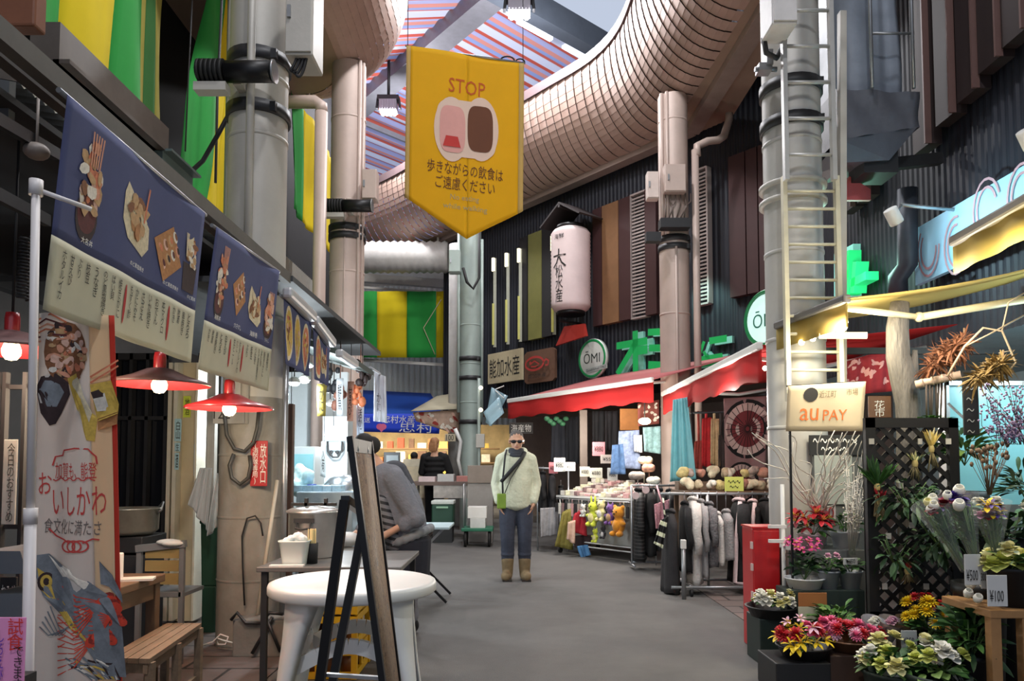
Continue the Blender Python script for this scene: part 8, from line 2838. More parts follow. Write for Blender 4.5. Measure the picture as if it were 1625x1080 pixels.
MB().box((at(1412, 1040, 4.5).x, 4.5, at(1412, 1032, 4.5).z / 2), (.34, .2, at(1412, 1032, 4.5).z)).solo('display_stand', terr['darkgreen'], 'low dark stand under the paper-wrapped bunches', 'stand')
# dried pods and twigs against the aqua window, tree trunk, pampas
t = thing('dried_pods', 'fan of brown dried pods on stems right of the lattice screen', 'dried flowers', at(1572, 775, 4.3))
r = random.Random(12)
podm = mat('pod_brown', (120, 96, 76), 0.8, 0, 0.3, 40)
for i in range(34):
	p0, p1 = at(1570 + r.uniform(-3, 3), 785, 4.3), at(r.uniform(1540, 1602), r.uniform(700, 750), 4.28 + r.uniform(-.05, .05))
	m = MB()
	m.tube([p0, p1], .002, 4)
	m.ell(p1, (.012, .012, .016), 6)
	m.build('pod_stem', podm, t)
t = thing('pale_twigs', 'spray of pale violet twigs at the right edge above the dried pods', 'branches', at(1600, 700, 4.2))
for i in range(40):
	p0 = at(r.uniform(1580, 1640), 705, 4.2)
	p1 = at(r.uniform(1555, 1640), r.uniform(600, 690), 4.15)
	m = MB()
	m.tube([p0, p0.lerp(p1, .5) + Vector((r.uniform(-.04, .04), 0, .02)), p1], .002, 4)
	for k in range(9):
		m.ell(p0.lerp(p1, r.uniform(.3, 1)) + Vector((r.uniform(-.03, .03), r.uniform(-.02, .02), r.uniform(-.02, .02))), .007, 5, 1)
	m.build('twig', [mat('twig_dark', (90, 80, 80), 0.7), PC['violet']], t)
bark = mat('bark_grey', (92, 88, 84), 0.85, 0, 0.4, 10, 0.6, 20, stretch=(3, 3, .6))
t = thing('tree_trunk', 'knotted grey decorative tree trunk behind the lattice screen', 'tree trunk', (at(1440, 700, 5.0).x, 5.0, 0))
pts = [at(x, y, 5.0) for x, y in [(1443, 760), (1442, 690), (1441, 640), (1434, 600), (1425, 565), (1424, 520), (1428, 480)]]
pts = [Vector((pts[0].x, 5.0, 0))] + pts
MB().tube(pts, [.085, .08, .075, .08, .085, .075, .07, .06], 14).build('trunk', bark, t)
MB().tube([at(1441, 620, 5.0), at(1450, 585, 4.98), at(1452, 555, 4.96)], [.05, .03, .015], 10).build('branch', bark, t)
def plume(lab, name, pts, Y, m_, n, seed, L):
	r_ = random.Random(seed)
	t = thing(name, lab, 'dried grass', at(pts[0][0], pts[0][1], Y), 'dried plumes under the yellow awning')
	m = MB()
	for i in range(n):
		k = r_.randrange(len(pts) - 1)
		v = r_.random()
		c = at(pts[k][0] + (pts[k + 1][0] - pts[k][0]) * v, pts[k][1] + (pts[k + 1][1] - pts[k][1]) * v, Y + r_.uniform(-.12, .12))
		d = Vector((r_.uniform(-1, 1), r_.uniform(-.5, .5), r_.uniform(-.7, .9)))
		leaf(m, c, d, L * r_.uniform(.5, 1.2), L * .12, r_.uniform(0, .6), 0, r_.uniform(-1, 1))
	m.build('plume', m_, t)
	MB().tube([at(a_, b_, Y) for a_, b_ in pts] + [at(pts[-1][0], pts[-1][1] - 20, Y)], .006, 6).build('stem', mat('dry_twig', (130, 104, 76), 0.8), t)
	return t
plume('rusty brown dried plume hanging right of the tree trunk', 'pampas_plume', [(1475, 585), (1500, 560), (1530, 540)], 4.8, mat('plume_rust', (122, 76, 50), 0.9, 0, 0.3, 30), 420, 3, .12)
plume('olive brown dried plume at the right under the yellow awning', 'pampas_plume', [(1548, 600), (1575, 585), (1592, 575)], 4.5, mat('plume_olive', (124, 100, 56), 0.9, 0, 0.3, 30), 300, 4, .11)
m = MB()
m.tube([at(x, y, 4.6) for x, y in [(1503, 597), (1530, 550), (1560, 520), (1590, 525), (1612, 575), (1600, 590)]], .007, 6)
m.tube([at(x, y, 4.6) for x, y in [(1530, 550), (1570, 530), (1625, 500)]], .005, 6)
m.tube([at(x, y, 4.6) for x, y in [(1585, 560), (1610, 555), (1590, 575), (1560, 575)]], .004, 6)
m.tube([at(x, y, 4.6) for x, y in [(1590, 525), (1600, 480), (1625, 465)]], .005, 6)
m.solo('hanging_branch', mat('branch_pale', (170, 152, 126), 0.7), 'pale bare branch curling under the yellow awning at the right', 'branch')
m = MB()
a, b = at(1453, 610, 4.85), at(1525, 594, 4.7)
m.cyl(a, b, .026, n=12)
for k in range(4):
	q = a.lerp(b, .15 + k * .23)
	m.cyl(q - (b - a).normalized() * .008, q + (b - a).normalized() * .008, .029, n=12)
m.solo('bamboo_bar', mat('bamboo_pale', (190, 166, 150), 0.5), 'pale bamboo bar across the top right of the lattice screen', 'bar')
t = thing('hanging_sticks', 'bundle of dark sticks hanging from the pale bamboo bar', 'sticks', at(1485, 665, 4.8))
for i in range(7):
	x = 1470 + i * 5
	MB().tube([at(x, 604 - i, 4.8), at(x + r.uniform(-3, 3), 665, 4.8)], .007, 6).build('stick', mat('stick_dark', (70, 60, 54), 0.8), t)
sign('dark_sign', 'dark upright sign with pale writing right of the bamboo bar', 'sign', 1527, 588, 1552, 690, 4.72, mat('sign_blackish', (40, 40, 42), 0.6, 0, 0.4, 14), [('〜〜〜〜〜', 1540, 650, 12, 74, mat('ink_pale', (176, 176, 170), 0.7, 0, 0), True)])
m = MB()
for (x, y) in [(1480, 665), (1460, 668), (1500, 668)]:
	for k in range(22):
		leaf(m, at(x, y, 4.75), rdir(r, -.2, .9), .09, .03, .4)
m.solo('green_tuft', LG[1], 'green leafy tuft on top of the lattice screen', 'plant')
# aqua lit window and back things
aq = mat('aqua_glass', (130, 190, 198), 0.3, 0, 0.12, 2, emit=0.12)
m = MB()
pb(m, 1500, 610, 1760, 800, 5.6, .04)
m.struct('window_2', aq)
m = MB()
pb(m, 1495, 604, 1770, 611, 5.55, .1)
pb(m, 1498, 604, 1506, 800, 5.55, .1)
m.struct('trim_window_frame', alu)
m = MB()
m.bar(at(1505, 640, 5.2), at(1558, 690, 5.0), .014, .014)
m.solo('diagonal_rod', alu, 'bright slanting rod in front of the aqua window', 'rod')
for i, (px, py, Y, lab) in enumerate([(1630, 780, 4.9, 'dark bushy plant in front of the aqua window'), (1530, 720, 5.0, 'green spray of leaves against the aqua window')]):
	q = at(px, py, Y)
	t = thing('potted_foliage_plant', lab, 'potted plant', (q.x, Y, 0), 'plants before the aqua window')
	round_pot(t, (q.x, Y, 0), .10, .13, q.z - .25, terr['black'])
	foliage(t, q, .2, .26, 110, .14, .03 + .01 * i, random.Random(90 + i), (2, 0, 4) if i == 0 else (1, 0, 3))
# ---- red noren, awnings, spot lamps, sign band, wrapped hanging unit
sf = drape(((1336, 575), (1440, 545), (1338, 628), (1440, 618)), 5.9, .02, 14)
t = thing('red_noren', 'short red patterned curtain behind the tree trunk', 'curtain', sf.uv(.5, 1))
m = MB()
sf.sheet(m, nu=40, nv=8)
m.build('cloth', cloth('noren_red', (158, 42, 54), 0.2, 0.3, 14), t, solid=0.004)
m = MB()
for i in range(40):
	sf.blob(m, R.uniform(.02, .98) * sf.W, R.uniform(.05, .8) * sf.H, R.uniform(.008, .02), R.uniform(.012, .03), .006 + i * 5e-5, 0, 7, R.uniform(0, 3), .3, R)
m.build('print', mat('noren_pale', (206, 150, 150), 0.8), t)
m = MB()
m.bar((2.48, 5.9, sf.uv(.5, -.05).z), (3.95, 5.9, sf.uv(.5, -.05).z), .05, .05)
m.build('pole', darksteel, t)
sign('wooden_sign', 'brown wooden sign with pale characters under the red curtain', 'sign', 1378, 628, 1414, 662, 5.84, mat('sign_wood', (120, 84, 60), 0.6, 0, 0.2, 8), [('花市', 1396, 648, 16, 26, whiteink, True)])
yel_aw = cloth('awning_khaki', (190, 168, 96), 0.35, 0.1, 2)
WX = 3.92
def khaki_awning(lab, A, B, rise, drop):
	t = thing('awning', lab, 'awning', (A + B) / 2)
	A2, B2 = Vector((WX, A.y, A.z + rise)), Vector((WX, B.y, B.z + rise))
	MB().grid(lambda u, v: A.lerp(B, u).lerp(A2.lerp(B2, u), v) - Z3 * .05 * math.sin(v * PI), 6, 8).build('fabric', yel_aw, t, solid=0.006)
	MB().bar(A, B, .06, .06).build('front_bar', mat('bar_grey', (96, 92, 88), 0.5), t, bevel=.015)
	MB().grid(lambda u, v: A.lerp(B, u) - Z3 * (.03 + drop * v) + X3 * .01 * math.sin(u * 16), 24, 2).build('valance', yel_aw, t, solid=0.004)
	return t
A, B = onz(1232, 517, 2.40), onz(1345, 473, 2.40)
t = khaki_awning('yellowish awning of the flower shop beside the ladder', A, B, .34, .16)
arm = mat('arm_cream', (206, 196, 160), 0.5)
e = at(1458, 503, 4.95)
MB().tube([B + Vector((0, .06, -.05)), e], .022, 8).build('folding_arm', arm, t)
MB().tube([e, Vector((WX, 5.05, at(1640, 458, 5.0).z))], .026, 8).build('folding_arm', arm, t)
MB().ell(e, .035, 10).build('arm_joint', arm, t)
A3, B3 = onz(1512, 384, 2.62), onz(1660, 300, 2.62)
t = khaki_awning('second yellowish awning at the right edge of the photo, nearer and higher', A3, B3, .30, .16)
lamp('awning_lamp', 'POINT', at(1600, 430, 3.7), 16, (1.0, .82, .35), .06, parent=None)
# lamps under the awning
t = thing('awning_spotlight', 'bright white spotlight under the yellowish awning', 'lamp', at(1334, 517, 5.0))
MB().ell(at(1334, 517, 5.0), .045, 12).build('bulb', glow('awning_bulb', (255, 238, 190), 14), t)
MB().lathe([(.05, 0), (.04, .05), (0, .06)], at(1334, 517, 5.0) + Z3 * .02, 14).build('lamp_shade', whitepaint, t)
lamp('awning_light', 'POINT', at(1338, 528, 4.9), 34, (1.0, .90, .66), .06)
t = thing('lamp_tube', 'white tube lamp lying under the yellowish awning', 'lamp', at(1345, 532, 5.1))
MB().cyl(at(1300, 532, 5.15), at(1376, 532, 5.05), .022, n=10).build('tube', glow('tube_warm', (255, 240, 200), 5), t)
for i, (px, py) in enumerate([(1272, 543), (1290, 537), (1304, 531)]):
	MB().ell(at(px, py, 5.4), .022, 10).solo('small_bulb', MC['awning_bulb'], ['left', 'middle', 'right'][i] + ' small bulb of the string under the far end of the yellowish awning', 'light', 'bulb string under the yellowish awning')
lamp('flower_light', 'POINT', (2.6, 4.3, 2.25), 30, (1.0, .93, .80), .1)
lamp('aqua_light', 'POINT', (3.9, 5.0, 2.0), 26, (.7, .95, 1.0), .1)
# painted sign band on the right wall
t = thing('sign_band', 'long pale blue sign band with swirl ornament on the right wall', 'sign', (3.86, 6.2, 3.0))
z0_, z1_ = 3.02, 3.56
y0_, y1_ = 4.2, onx(1452, 400, 3.86).y
MB().box((3.88, (y0_ + y1_) / 2, (z0_ + z1_) / 2), (.05, y1_ - y0_, z1_ - z0_)).build('board', mat('band_blue', (150, 200, 226), 0.5, 0, 0.15, 1.2, emit=0.05), t)
sf = Surf((3.85, y1_, z1_), (3.85, y0_, z1_), (3.85, y1_, z0_), (3.85, y0_, z0_))
m = MB()
for i in range(7):
	cx_, cy_ = .25 + i * .42, .26 + .1 * math.sin(i * 2)
	for s_ in (1, .72):
		sf.stroke(m, [(cx_ + s_ * .17 * math.cos(q * .33 + i), cy_ + s_ * .25 * math.sin(q * .33 + i)) for q in range(13)], .022, .004 + .001 * s_)
m.build('swirls', mat('band_swirl', (176, 140, 150), 0.6), t, label='brownish swirl ornament')
for i, (hx, hy, ax_, ay_, bx_, by_, lab) in enumerate([(1418, 343, 1430, 325, 1518, 333, 'white spotlight on a long arm above the pale blue sign band'), (1632, 220, 1640, 205, 1700, 200, 'white spotlight at the right edge of the photo by the wall fins')]):
	h, a, b = at(hx, hy, 5.9 - i), at(ax_, ay_, 5.9 - i), onx(bx_, by_, 3.9)
	t = thing('arm_spotlight', lab, 'lamp', h)
	MB().tube([a, b], .016, 8).build('arm', alu, t)
	d = Vector((.5, .2, -.75)).normalized()
	MB().cyl(h - d * .07, h + d * .07, .055, n=16).build('head', whitepaint, t, bevel=.01)
	MB().tube([h, a], .012, 6).build('joint', greymetal, t)
	lamp('arm_lamp', 'SPOT', h + d * .10, 45, (.62, .93, 1.0), .05, target=(3.9, h.y - .1, 3.2), spot=2.2)
# tarpaulin-wrapped hanging unit
wrap = mat('wrap_grey', (88, 90, 98), 0.45, 0, 0.2, 3, 0.5, 5)
wrap2 = mat('wrap_bluegrey', (120, 128, 140), 0.4, 0, 0.25, 2, 0.4, 4)
UY = 6.2
a, b = at(1330, 250, UY), at(1466, 140, UY)
t = thing('wrapped_unit', 'tarpaulin-wrapped unit hanging high beside the ladder', 'wrapped unit', ((a.x + b.x) / 2, UY, a.z))
m = MB()
x0_, x1_ = a.x, b.x
prof = [(x0_ + .02, a.z + .10, 0.62), (x0_ - .02, a.z + .22, .66), (x0_ + .01, b.z, .60)]
m.add([(x0_ + .02, UY, at(0, 222, UY).z), (x1_ - .02, UY + .08, at(0, 195, UY).z), (x1_ - .02, UY + .7, a.z + .35), (x0_ + .02, UY + .7, a.z + .1),
	   (x0_ + .12, UY + .1, a.z), (x1_ - .25, UY + .12, a.z + .03), (x1_ - .25, UY + .6, a.z + .1), (x0_ + .12, UY + .6, a.z)],
	  [(0, 1, 5, 4), (1, 2, 6, 5), (2, 3, 7, 6), (3, 0, 4, 7), (4, 5, 6, 7)], 0)
m.build('bottom_sag', wrap, t, sub=0)
m = MB()
def ub(u, v):
	q = u * 4
	k = int(min(q, 3.999))
	f = q - k
	cs_ = [(x0_, UY), (x1_, UY + .08), (x1_, UY + .72), (x0_, UY + .72)]
	p, q2 = cs_[k], cs_[(k + 1) % 4]
	z0b = [at(0, 222, UY).z, at(0, 195, UY).z, at(0, 195, UY).z, at(0, 222, UY).z]
	zz0 = z0b[k] + (z0b[(k + 1) % 4] - z0b[k]) * f
	w = .02 * math.sin(f * 14 + v * 5)
	return (p[0] + (q2[0] - p[0]) * f, p[1] + (q2[1] - p[1]) * f + w, zz0 + (b.z - zz0) * v)
m.grid(ub, 48, 8)
m.build('lower_wrap', wrap, t)
m = MB()
xa_, xb_ = at(1330, 60, UY).x, at(1444, 60, UY).x
def uu(u, v):
	q = u * 4
	k = int(min(q, 3.999))
	f = q - k
	cs_ = [(xa_, UY + .12), (xb_, UY + .16), (xb_, UY + .7), (xa_, UY + .7)]
	p, q2 = cs_[k], cs_[(k + 1) % 4]
	return (p[0] + (q2[0] - p[0]) * f + .015 * math.sin(v * 9), p[1] + (q2[1] - p[1]) * f + .02 * math.sin(f * 10 + v * 3), b.z - .03 + v * 1.9)
m.grid(uu, 48, 12)
m.build('upper_wrap', wrap2, t)
m = MB()
for px in (1384, 1450):
	q = at(px, 140, UY - .03)
	m.cyl(q, (q.x, q.y, q.z + 2.0), .016, n=8)
q = at(1384, 53, UY - .03)
m.cyl(q, at(1450, 53, UY - .03), .012, n=8)
m.build('hanging_frame', greymetal, t)
m = MB()
q = at(1385, 262, UY + .3)
m.box((q.x, q.y, q.z), (.3, .3, .25))
m.bar((q.x + .1, q.y, q.z), (3.9, q.y + .1, q.z + .1), .08, .1)
m.build('wall_mount', darksteel, t)
m = MB()
a = at(1352, 300, 6.6)
m.prism([(-.1, -.1), (.17, -.1), (.17, .0), (-.02, .12)], a, X3, Z3, -.04)
m.solo('red_board', mat('red_board_m', (176, 80, 80), 0.5), 'small reddish board on the wall under the wrapped hanging unit', 'board')
# stair-like grey duct by the sign band
m = MB()
m.tube([onx(1440, 300, 3.75), onx(1440, 420, 3.75), onx(1425, 440, 3.75), onx(1425, 470, 3.75)], .09, 12)
m.solo('wall_duct', mat('duct_dark', (60, 66, 76), 0.5, 0.2), 'dark bent duct left of the pale blue sign band', 'duct')
# ================================================================== PEOPLE
skin = mat('skin', (196, 150, 124), 0.55, 0, 0.06, 20)
lens = mat('dark_lens', (20, 20, 24), 0.15, 0, 0)
lipm = mat('lips', (150, 92, 84), 0.5, 0, 0)
def limb(mb, pts, rs, n=12):
	mb.tube(pts, rs, n)
	for p, r_ in zip(pts, rs):
		mb.ell(p, r_, n)
def head_mb(mb, c, f, up=Z3, s=1.0):
	"""skull, jaw, brow, nose and ears round the head centre c, facing f"""
	f, up = Vector(f).normalized(), Vector(up).normalized()
	x = f.cross(up).normalized()
	up = x.cross(f)
	M = frame_mat((0, 0, 0), x, f, up)
	P = lambda a, b, d: Vector(c) + (x * a + f * b + up * d) * s
	E = lambda p, r_: mb.ell(P(*p), [q * s for q in r_], 12, 0, M)
	E((0, -.012, .03), (.076, .092, .088))
	E((0, .020, -.035), (.060, .070, .072))
	E((0, .052, -.078), (.034, .034, .026))
	E((0, .080, .018), (.052, .016, .012))
	E((0, .098, -.022), (.013, .018, .022))
	E((0, .090, -.004), (.009, .012, .026))
	E((0, .078, -.058), (.026, .014, .010))
	for sx in (-1, 1):
		E((sx * .078, -.005, -.005), (.010, .022, .032))
		E((sx * .034, .060, -.030), (.024, .022, .020))
	return P, M
def hand_mb(mb, w, d, palm, side, s=1.0, curl=.5):
	"""palm, four bent fingers of different lengths and a thumb; w wrist, d along the hand, palm = palm normal"""
	w, d, palm = Vector(w), Vector(d).normalized(), Vector(palm).normalized()
	x = d.cross(palm).normalized() * side
	limb(mb, [w, w + d * .03 * s], [.024 * s, .027 * s], 10)
	for i in range(4):
		o = (i - 1.5) * .019 * s
		limb(mb, [w + d * .02 * s + x * o * .7, w + d * .085 * s + x * o], [.014 * s, .012 * s], 8)
		L = (.062, .072, .068, .052)[i] * s
		p0 = w + d * .088 * s + x * o
		p1 = p0 + (d * math.cos(curl) + palm * math.sin(curl)) * L * .5
		p2 = p1 + (d * math.cos(curl * 2) + palm * math.sin(curl * 2)) * L * .5
		limb(mb, [p0, p1, p2], [.0095 * s, .009 * s, .008 * s], 8)
	t0 = w + d * .025 * s + x * -.028 * s
	t1 = t0 + (d * .7 - x * .6 + palm * .3).normalized() * .035 * s
	limb(mb, [t0, t1, t1 + (d * .9 + palm * .4).normalized() * .03 * s], [.013 * s, .011 * s, .009 * s], 8)
def fused(name, mb, m_, parent, vox=.012, sm=3, label=None):
	v, f = fuse(mb, vox, sm)
	return MB().add(v, f, 0, True).build(name, m_, parent, label=label)
# ---- man walking towards the camera, hands in his pockets
mx, my = at(819, 915, 8.55).x, 8.55
V = lambda a, b, c: Vector((mx + a, my + b, c))
t = thing('person', 'man in a pale fleece jacket, dark trousers and sunglasses standing in the street', 'person', (mx, my, 0))
b = MB()
P, HM = head_mb(b, V(.005, -.03, 1.585), (0.02, -1, -.08), Z3, 1.06)
limb(b, [V(0, 0, 1.36), V(.002, -.01, 1.50)], [.062, .056])
limb(b, [V(0, 0, .95), V(0, 0, 1.15), V(0, .01, 1.34)], [.13, .12, .13])
arms = {}
for sx in (-1, 1):
	sh, el, wr = V(sx * .165, .01, 1.36), V(sx * .232, .04, 1.09), V(sx * .20, -.07, .885)
	arms[sx] = (sh, el, wr)
	limb(b, [sh, el, wr], [.05, .042, .03])
	hand_mb(b, wr, Vector((-sx * .35, -.05, -1)), Vector((-sx, -.2, 0)), sx, 1.0, .3)
	hip, kn, an = V(sx * .085, 0, .90), V(sx * .095, -.02 - (.03 if sx > 0 else 0), .48), V(sx * .095, .0, .09)
	limb(b, [hip, kn, an], [.075, .052, .038])
	limb(b, [an, V(sx * .108, -.09, .055)], [.042, .03])
fused('body', b, skin, t, .009, 2)
b = MB()
prof = [(.855, .185, .145), (.93, .19, .152), (1.05, .19, .158), (1.16, .185, .15), (1.27, .185, .135), (1.38, .15, .10)]
for i in range(26):
	q = i / 25 * 4.999
	k = int(q)
	z, rx, ry = [prof[k][j] + (prof[k + 1][j] - prof[k][j]) * (q - k) for j in range(3)]
	b.ell(V(.004 * math.sin(z * 40), -.012, z), (rx, ry, .075), 16)
for sx in (-1, 1):
	sh, el, wr = arms[sx]
	limb(b, [V(sx * .12, 0, 1.40), sh + Z3 * .01, el, el.lerp(wr, .5), wr + Vector((-sx * .0, .01, .02))], [.072, .078, .064, .058, .052])
	for k in range(3):
		b.ell(el.lerp(wr, .1 + .25 * k) + Vector((0, -.01, 0)), .060 - .002 * k, 10)
fleece = mat('fleece_pale', (206, 208, 184), 0.95, 0, 0.10, 10, 0.5, 40)
fused('jacket', b, fleece, t, .012, 3)
b = MB()
b.tube([V(.105 * math.cos(q * PI / 8), .015 + .085 * math.sin(q * PI / 8), 1.445 + .03 * math.sin(q * PI / 8)) for q in range(16)], .036, 10, closed=True)
for sx in (-1, 1):
	b.ell(V(sx * .07, .06, 1.47), (.07, .05, .05), 10)
fused('hood', b, fleece, t, .01, 2)
b = MB()
for z, rr in ((1.42, .075), (1.45, .07), (1.48, .066)):
	b.tube([V(rr * math.cos(q * PI / 8), -.02 + rr * math.sin(q * PI / 8), z) for q in range(16)], .026, 8, closed=True)
b.ell(V(0, -.06, 1.42), (.06, .05, .06), 10)
b.build('collar', mat('collar_dark', (60, 62, 70), 0.9), t, label='dark grey inner collar')
b = MB()
b.ell(V(0, 0, .90), (.165, .125, .09), 16)
for sx in (-1, 1):
	limb(b, [V(sx * .085, 0, .90), V(sx * .10, -.03, .66), V(sx * .098, -.04, .48), V(sx * .096, -.01, .30), V(sx * .098, .0, .24)], [.112, .096, .082, .076, .074])
	for k, z in enumerate((.29, .34, .46)):
		b.ell(V(sx * .097, -.012, z), (.085, .085, .022), 12)
fused('trousers', b, mat('trousers_slate', (56, 60, 74), 0.85, 0, 0.2, 12, 0.3, 30), t, .012, 2)
for sx in (-1, 1):
	b = MB()
	limb(b, [V(sx * .097, -.01, .225), V(sx * .098, .0, .08)], [.072, .062])
	limb(b, [V(sx * .098, .02, .055), V(sx * .112, -.06, .05), V(sx * .118, -.135, .05)], [.06, .062, .052])
	bt = fused('boot', b, mat('boot_tan', (124, 104, 74), 0.8, 0, 0.25, 20), t, .01, 2)
	b = MB()
	b.add([V(sx * .108 + dx, dy, z) for z in (.0, .022) for dx, dy in ((-.055, .075), (.055, .075), (.06, -.17), (-.045, -.17))], [(0, 1, 2, 3), (7, 6, 5, 4), (0, 4, 5, 1), (1, 5, 6, 2), (2, 6, 7, 3), (3, 7, 4, 0)])
	b.build('sole', mat('sole_dark', (44, 38, 34), 0.8), bt)
b = MB()
b.ell(P(0, -.018, .048), (.080, .093, .078), 14)
for sx in (-1, 1):
	b.ell(P(sx * .066, -.03, .005), (.018, .05, .04), 10)
b.build('hair', mat('hair_grey', (92, 88, 86), 0.9, 0, 0.3, 60), t)
b = MB()
for sx in (-1, 1):
	b.ell(P(sx * .034, .098, .0), (.031, .010, .020), 12)
	b.bar(P(sx * .062, .09, .006), P(sx * .08, -.0, .004), .008, .010)
b.bar(P(-.02, .102, .006), P(.02, .102, .006), .008, .008)
b.build('sunglasses', lens, t)
MB().ell(P(0, .093, -.058), (.024, .006, .007), 10).build('mouth', lipm, t)
# his shoulder bags
tb = thing('shoulder_bag', 'small green pouch on a thin strap at the hip of the man in the fleece', 'bag', V(-.17, -.17, .84))
b = MB()
b.box(V(-.165, -.185, .905), (.10, .035, .17), .15)
b.build('pouch', mat('pouch_green', (120, 150, 50), 0.6, 0, 0.15, 12), tb, bevel=.01)
b = MB()
b.tube([V(-.15, -.19, .99), V(-.155, -.165, 1.12), V(-.14, -.145, 1.26), V(-.125, -.10, 1.42), V(-.11, .0, 1.485)], .011, 6)
b.tube([V(-.13, -.19, .99), V(-.06, -.175, 1.16), V(.03, -.15, 1.30), V(.09, -.11, 1.40)], .005, 6)
b.build('strap', mat('strap_dark', (34, 34, 36), 0.7), tb)
b = MB()
b.tube([V(-.17, -.155, 1.12), V(-.10, -.172, 1.20), V(-.02, -.165, 1.29), V(.06, -.13, 1.38), V(.10, -.06, 1.455)], .022, 8)
b.solo('cross_strap', MC['strap_dark'], 'broad black strap across the chest of the man in the fleece', 'strap')
# ---- person bending over at the fish stall, behind the tilted sign board
WY = 5.75
U = lambda px, py, dy=0.0: at(px, py, WY + dy)
foot = U(640, 990)
t = thing('person', 'person in grey knitwear and a dark apron bending over behind the tilted sign board', 'person', (U(645, 860).x, WY, 0))
b = MB()
hd = U(579, 712)
P2, _ = head_mb(b, hd, (-.8, .25, -.55), (-.45, .1, .85), .95)
pel, ch = U(648, 862), U(616, 762)
limb(b, [pel, pel.lerp(ch, .5), ch], [.12, .115, .12])
limb(b, [ch + Vector((-.06, 0, .08)), hd + Vector((.05, 0, -.07))], [.06, .052])
shN, elN, wrN = U(626, 760, -.17), U(660, 822, -.22), U(612, 848, -.24)
shF, elF, wrF = U(606, 762, .17), U(590, 830, .2), U(560, 850, .1)
limb(b, [shN, elN, wrN], [.05, .042, .028])
limb(b, [shF, elF, wrF], [.05, .042, .028])
hand_mb(b, wrN, (wrN - elN) + Vector((0, 0, -.03)), Vector((0, .2, -1)), 1, 1.0, .6)
hand_mb(b, wrF, (wrF - elF), Vector((0, .2, -1)), -1, 1.0, .6)
for dy, dx in ((-.09, .0), (.09, -.02)):
	hip = pel + Vector((dx, dy, 0))
	limb(b, [hip, Vector((hip.x - .03, hip.y, .45)), Vector((hip.x, hip.y, .09))], [.075, .055, .04])
	limb(b, [Vector((hip.x, hip.y, .07)), Vector((hip.x - .13, hip.y, .04))], [.042, .035])
fused('body', b, skin, t, .008, 2)
b = MB()
for k in range(16):
	v = k / 15
	c = pel.lerp(ch, v * 1.08) + Vector((.02 * math.sin(v * PI), 0, 0))
	b.ell(c, (.155 + .03 * math.sin(v * PI), .20, .10), 14, 0, Matrix.Rotation(-.3, 4, 'Y'))
limb(b, [shN + Vector((-.03, .06, .03)), shN, shN.lerp(elN, .5), elN, elN.lerp(wrN, .35)], [.085, .085, .078, .075, .062])
limb(b, [shF + Vector((0, -.06, .03)), shF, elF, elF.lerp(wrF, .5)], [.085, .085, .075, .06])
fused('jumper', b, mat('jumper_grey', (112, 114, 122), 0.95, 0, 0.15, 12, 0.4, 50), t, .012, 3)
b = MB()
for k in range(12):
	v = k / 11
	c = pel.lerp(ch, -.02 + v * .72) + Vector((-.065, -.02, 0))
	b.ell(c, (.115, .195, .075), 14)
fused('striped_top', b, stripes('knit_stripes', (0.25, 0, 1), [((108, 108, 112), 1.2), ((30, 30, 34), 1)], 0.05), t, .012, 2, 'striped knitted front')
b = MB()
for k in range(14):
	v = k / 13
	c = pel.lerp(ch, .10 + v * 1.02) + Vector((.062 + .03 * math.sin(v * PI), .02, .02))
	b.ell(c, (.105, .17, .08), 12)
fused('vest', b, mat('vest_charcoal', (58, 60, 68), 0.9, 0, 0.15, 12, 0.3, 50), t, .012, 2, 'charcoal back of the vest')
b = MB()
for k in range(14):
	v = k / 13
	b.ell((pel.x + .0 - .03 * v, WY, pel.z + .03 - v * .27), (.18 + .02 * v, .215, .06), 16)
fused('apron', b, mat('apron_navy', (30, 32, 44), 0.85, 0, 0.15, 8), t, .012, 2)
b = MB()
for q in range(24):
	w = q * PI / 12
	b.ell((pel.x + .17 * math.cos(w), WY + .20 * math.sin(w), pel.z + .05 + .07 * math.cos(w)), .038, 8)
v, f = fuse(b, .012, 2)
b = MB().add(v, f, 0, True)
b.build('waistband', mat('band_grey', (128, 130, 134), 0.9), t)
b = MB()
for dy in (-.09, .09):
	limb(b, [Vector((pel.x - .01, WY + dy, .62)), Vector((pel.x - .03, WY + dy, .4)), Vector((pel.x, WY + dy, .14))], [.10, .085, .075])
fused('trousers', b, mat('trousers_grey', (120, 120, 128), 0.9, 0, 0.15, 10), t, .012, 2)
for dy in (-.09, .09):
	b = MB()
	limb(b, [Vector((pel.x + .02, WY + dy, .06)), Vector((pel.x - .14, WY + dy, .045))], [.058, .044])
	fused('shoe', b, gk, t, .01, 2)
b = MB()
b.ell(P2(0, -.02, .045), (.082, .095, .08), 12)
b.ell(P2(0, -.07, -.01), (.07, .05, .07), 12)
b.build('hair', mat('hair_black', (30, 26, 26), 0.8, 0, 0.2, 60), t)
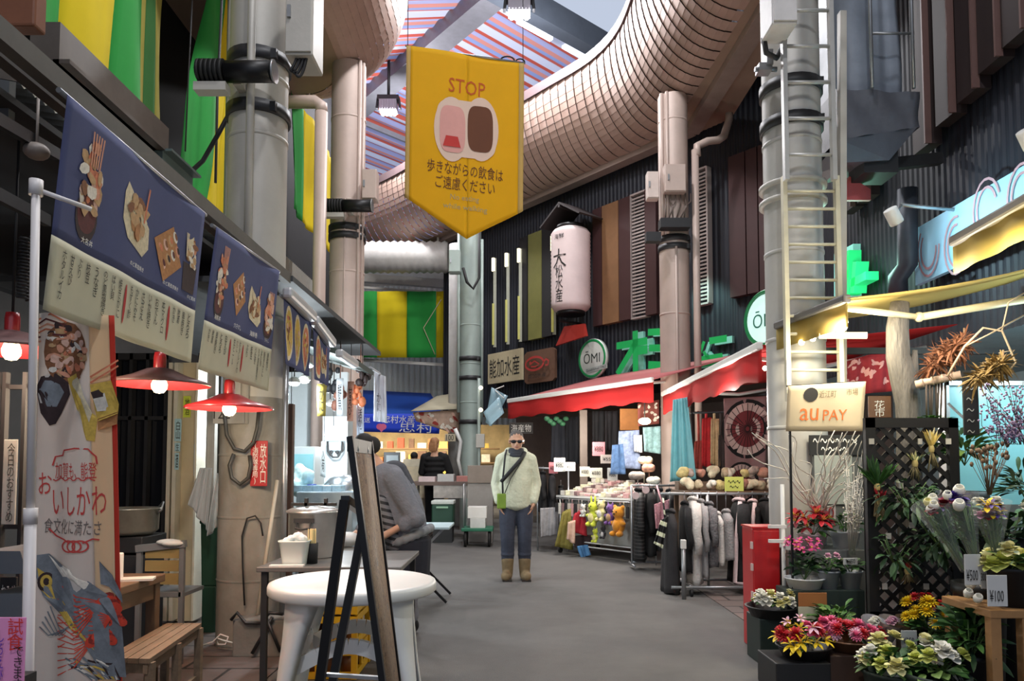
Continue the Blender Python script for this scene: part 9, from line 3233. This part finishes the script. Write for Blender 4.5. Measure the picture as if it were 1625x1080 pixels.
# ---- person in black with light brown hair at the far table; dark-haired person behind the boxes
def back_figure(label, px, ytop, Y, coat, hair_m, long_hair, fx):
	top = at(px, ytop, Y)
	s = top.z / 1.72
	t = thing('person', label, 'person', (top.x, Y, 0))
	Q = lambda a, d, c: Vector((top.x + a * s, Y + d * s, c * s))
	b = MB()
	Pq, _ = head_mb(b, Q(0, 0, 1.60), (fx, .9, -.2), Z3, s)
	limb(b, [Q(0, 0, .9), Q(0, 0, 1.35), Q(0, 0, 1.5)], [.11 * s, .11 * s, .05 * s])
	el = Q(.27, .05, 1.1)
	wr = Q(.20, .26, 1.02)
	limb(b, [Q(.17, 0, 1.36), el, wr], [.045 * s, .04 * s, .028 * s])
	hand_mb(b, wr, (wr - el), Vector((0, 0, -1)), 1, s, .4)
	limb(b, [Q(-.17, 0, 1.36), Q(-.24, .1, 1.1), Q(-.14, .28, 1.02)], [.045 * s, .04 * s, .028 * s])
	hand_mb(b, Q(-.14, .28, 1.02), Vector((.3, .5, -.1)), Vector((0, 0, -1)), -1, s, .4)
	for sx in (-1, 1):
		limb(b, [Q(sx * .08, 0, .9), Q(sx * .09, 0, .48), Q(sx * .09, 0, .08), Q(sx * .09, .1, .04)], [.075 * s, .055 * s, .04 * s, .035 * s])
	fused('body', b, skin, t, .011, 2)
	b = MB()
	for z in (.84, .94, 1.04, 1.14, 1.24, 1.33):
		b.ell(Q(0, 0, z), (.19 * s, .145 * s, .068 * s), 14)
	limb(b, [Q(.10, 0, 1.39), Q(.18, 0, 1.36), el, el.lerp(wr, .7)], [.075 * s, .08 * s, .07 * s, .055 * s])
	limb(b, [Q(-.10, 0, 1.39), Q(-.18, 0, 1.36), Q(-.24, .1, 1.1), Q(-.16, .25, 1.03)], [.075 * s, .08 * s, .07 * s, .055 * s])
	fused('padded_jacket', b, coat, t, .012, 1)
	b = MB()
	for sx in (-1, 1):
		limb(b, [Q(sx * .085, 0, .88), Q(sx * .09, 0, .48), Q(sx * .09, 0, .12)], [.10 * s, .08 * s, .065 * s])
	fused('trousers', b, gk, t, .012, 2)
	for sx in (-1, 1):
		b = MB()
		limb(b, [Q(sx * .09, -.02, .055), Q(sx * .09, .13, .045)], [.053 * s, .042 * s])
		fused('shoe', b, gd, t, .01, 2)
	b = MB()
	b.ell(Pq(0, -.02, .04), (.088 * s, .10 * s, .085 * s), 12)
	if long_hair:
		for k in range(5):
			b.ell(Pq(-.05 + .025 * k, -.07, -.06), (.035 * s, .035 * s, .10 * s), 8)
	v, f = fuse(b, .01, 2)
	MB().add(v, f, 0, True).build('hair', hair_m, t)
	return t
back_figure('person in a black jacket with light brown hair, seen from behind at the far table', 690, 694, 14.3, gk, mat('hair_light_brown', (164, 116, 78), 0.7, 0, 0.3, 40), True, .3)
back_figure('dark-haired person half hidden behind the far stack of foam boxes', 657, 717, 15.6, gd, MC['hair_black'], False, -.4)
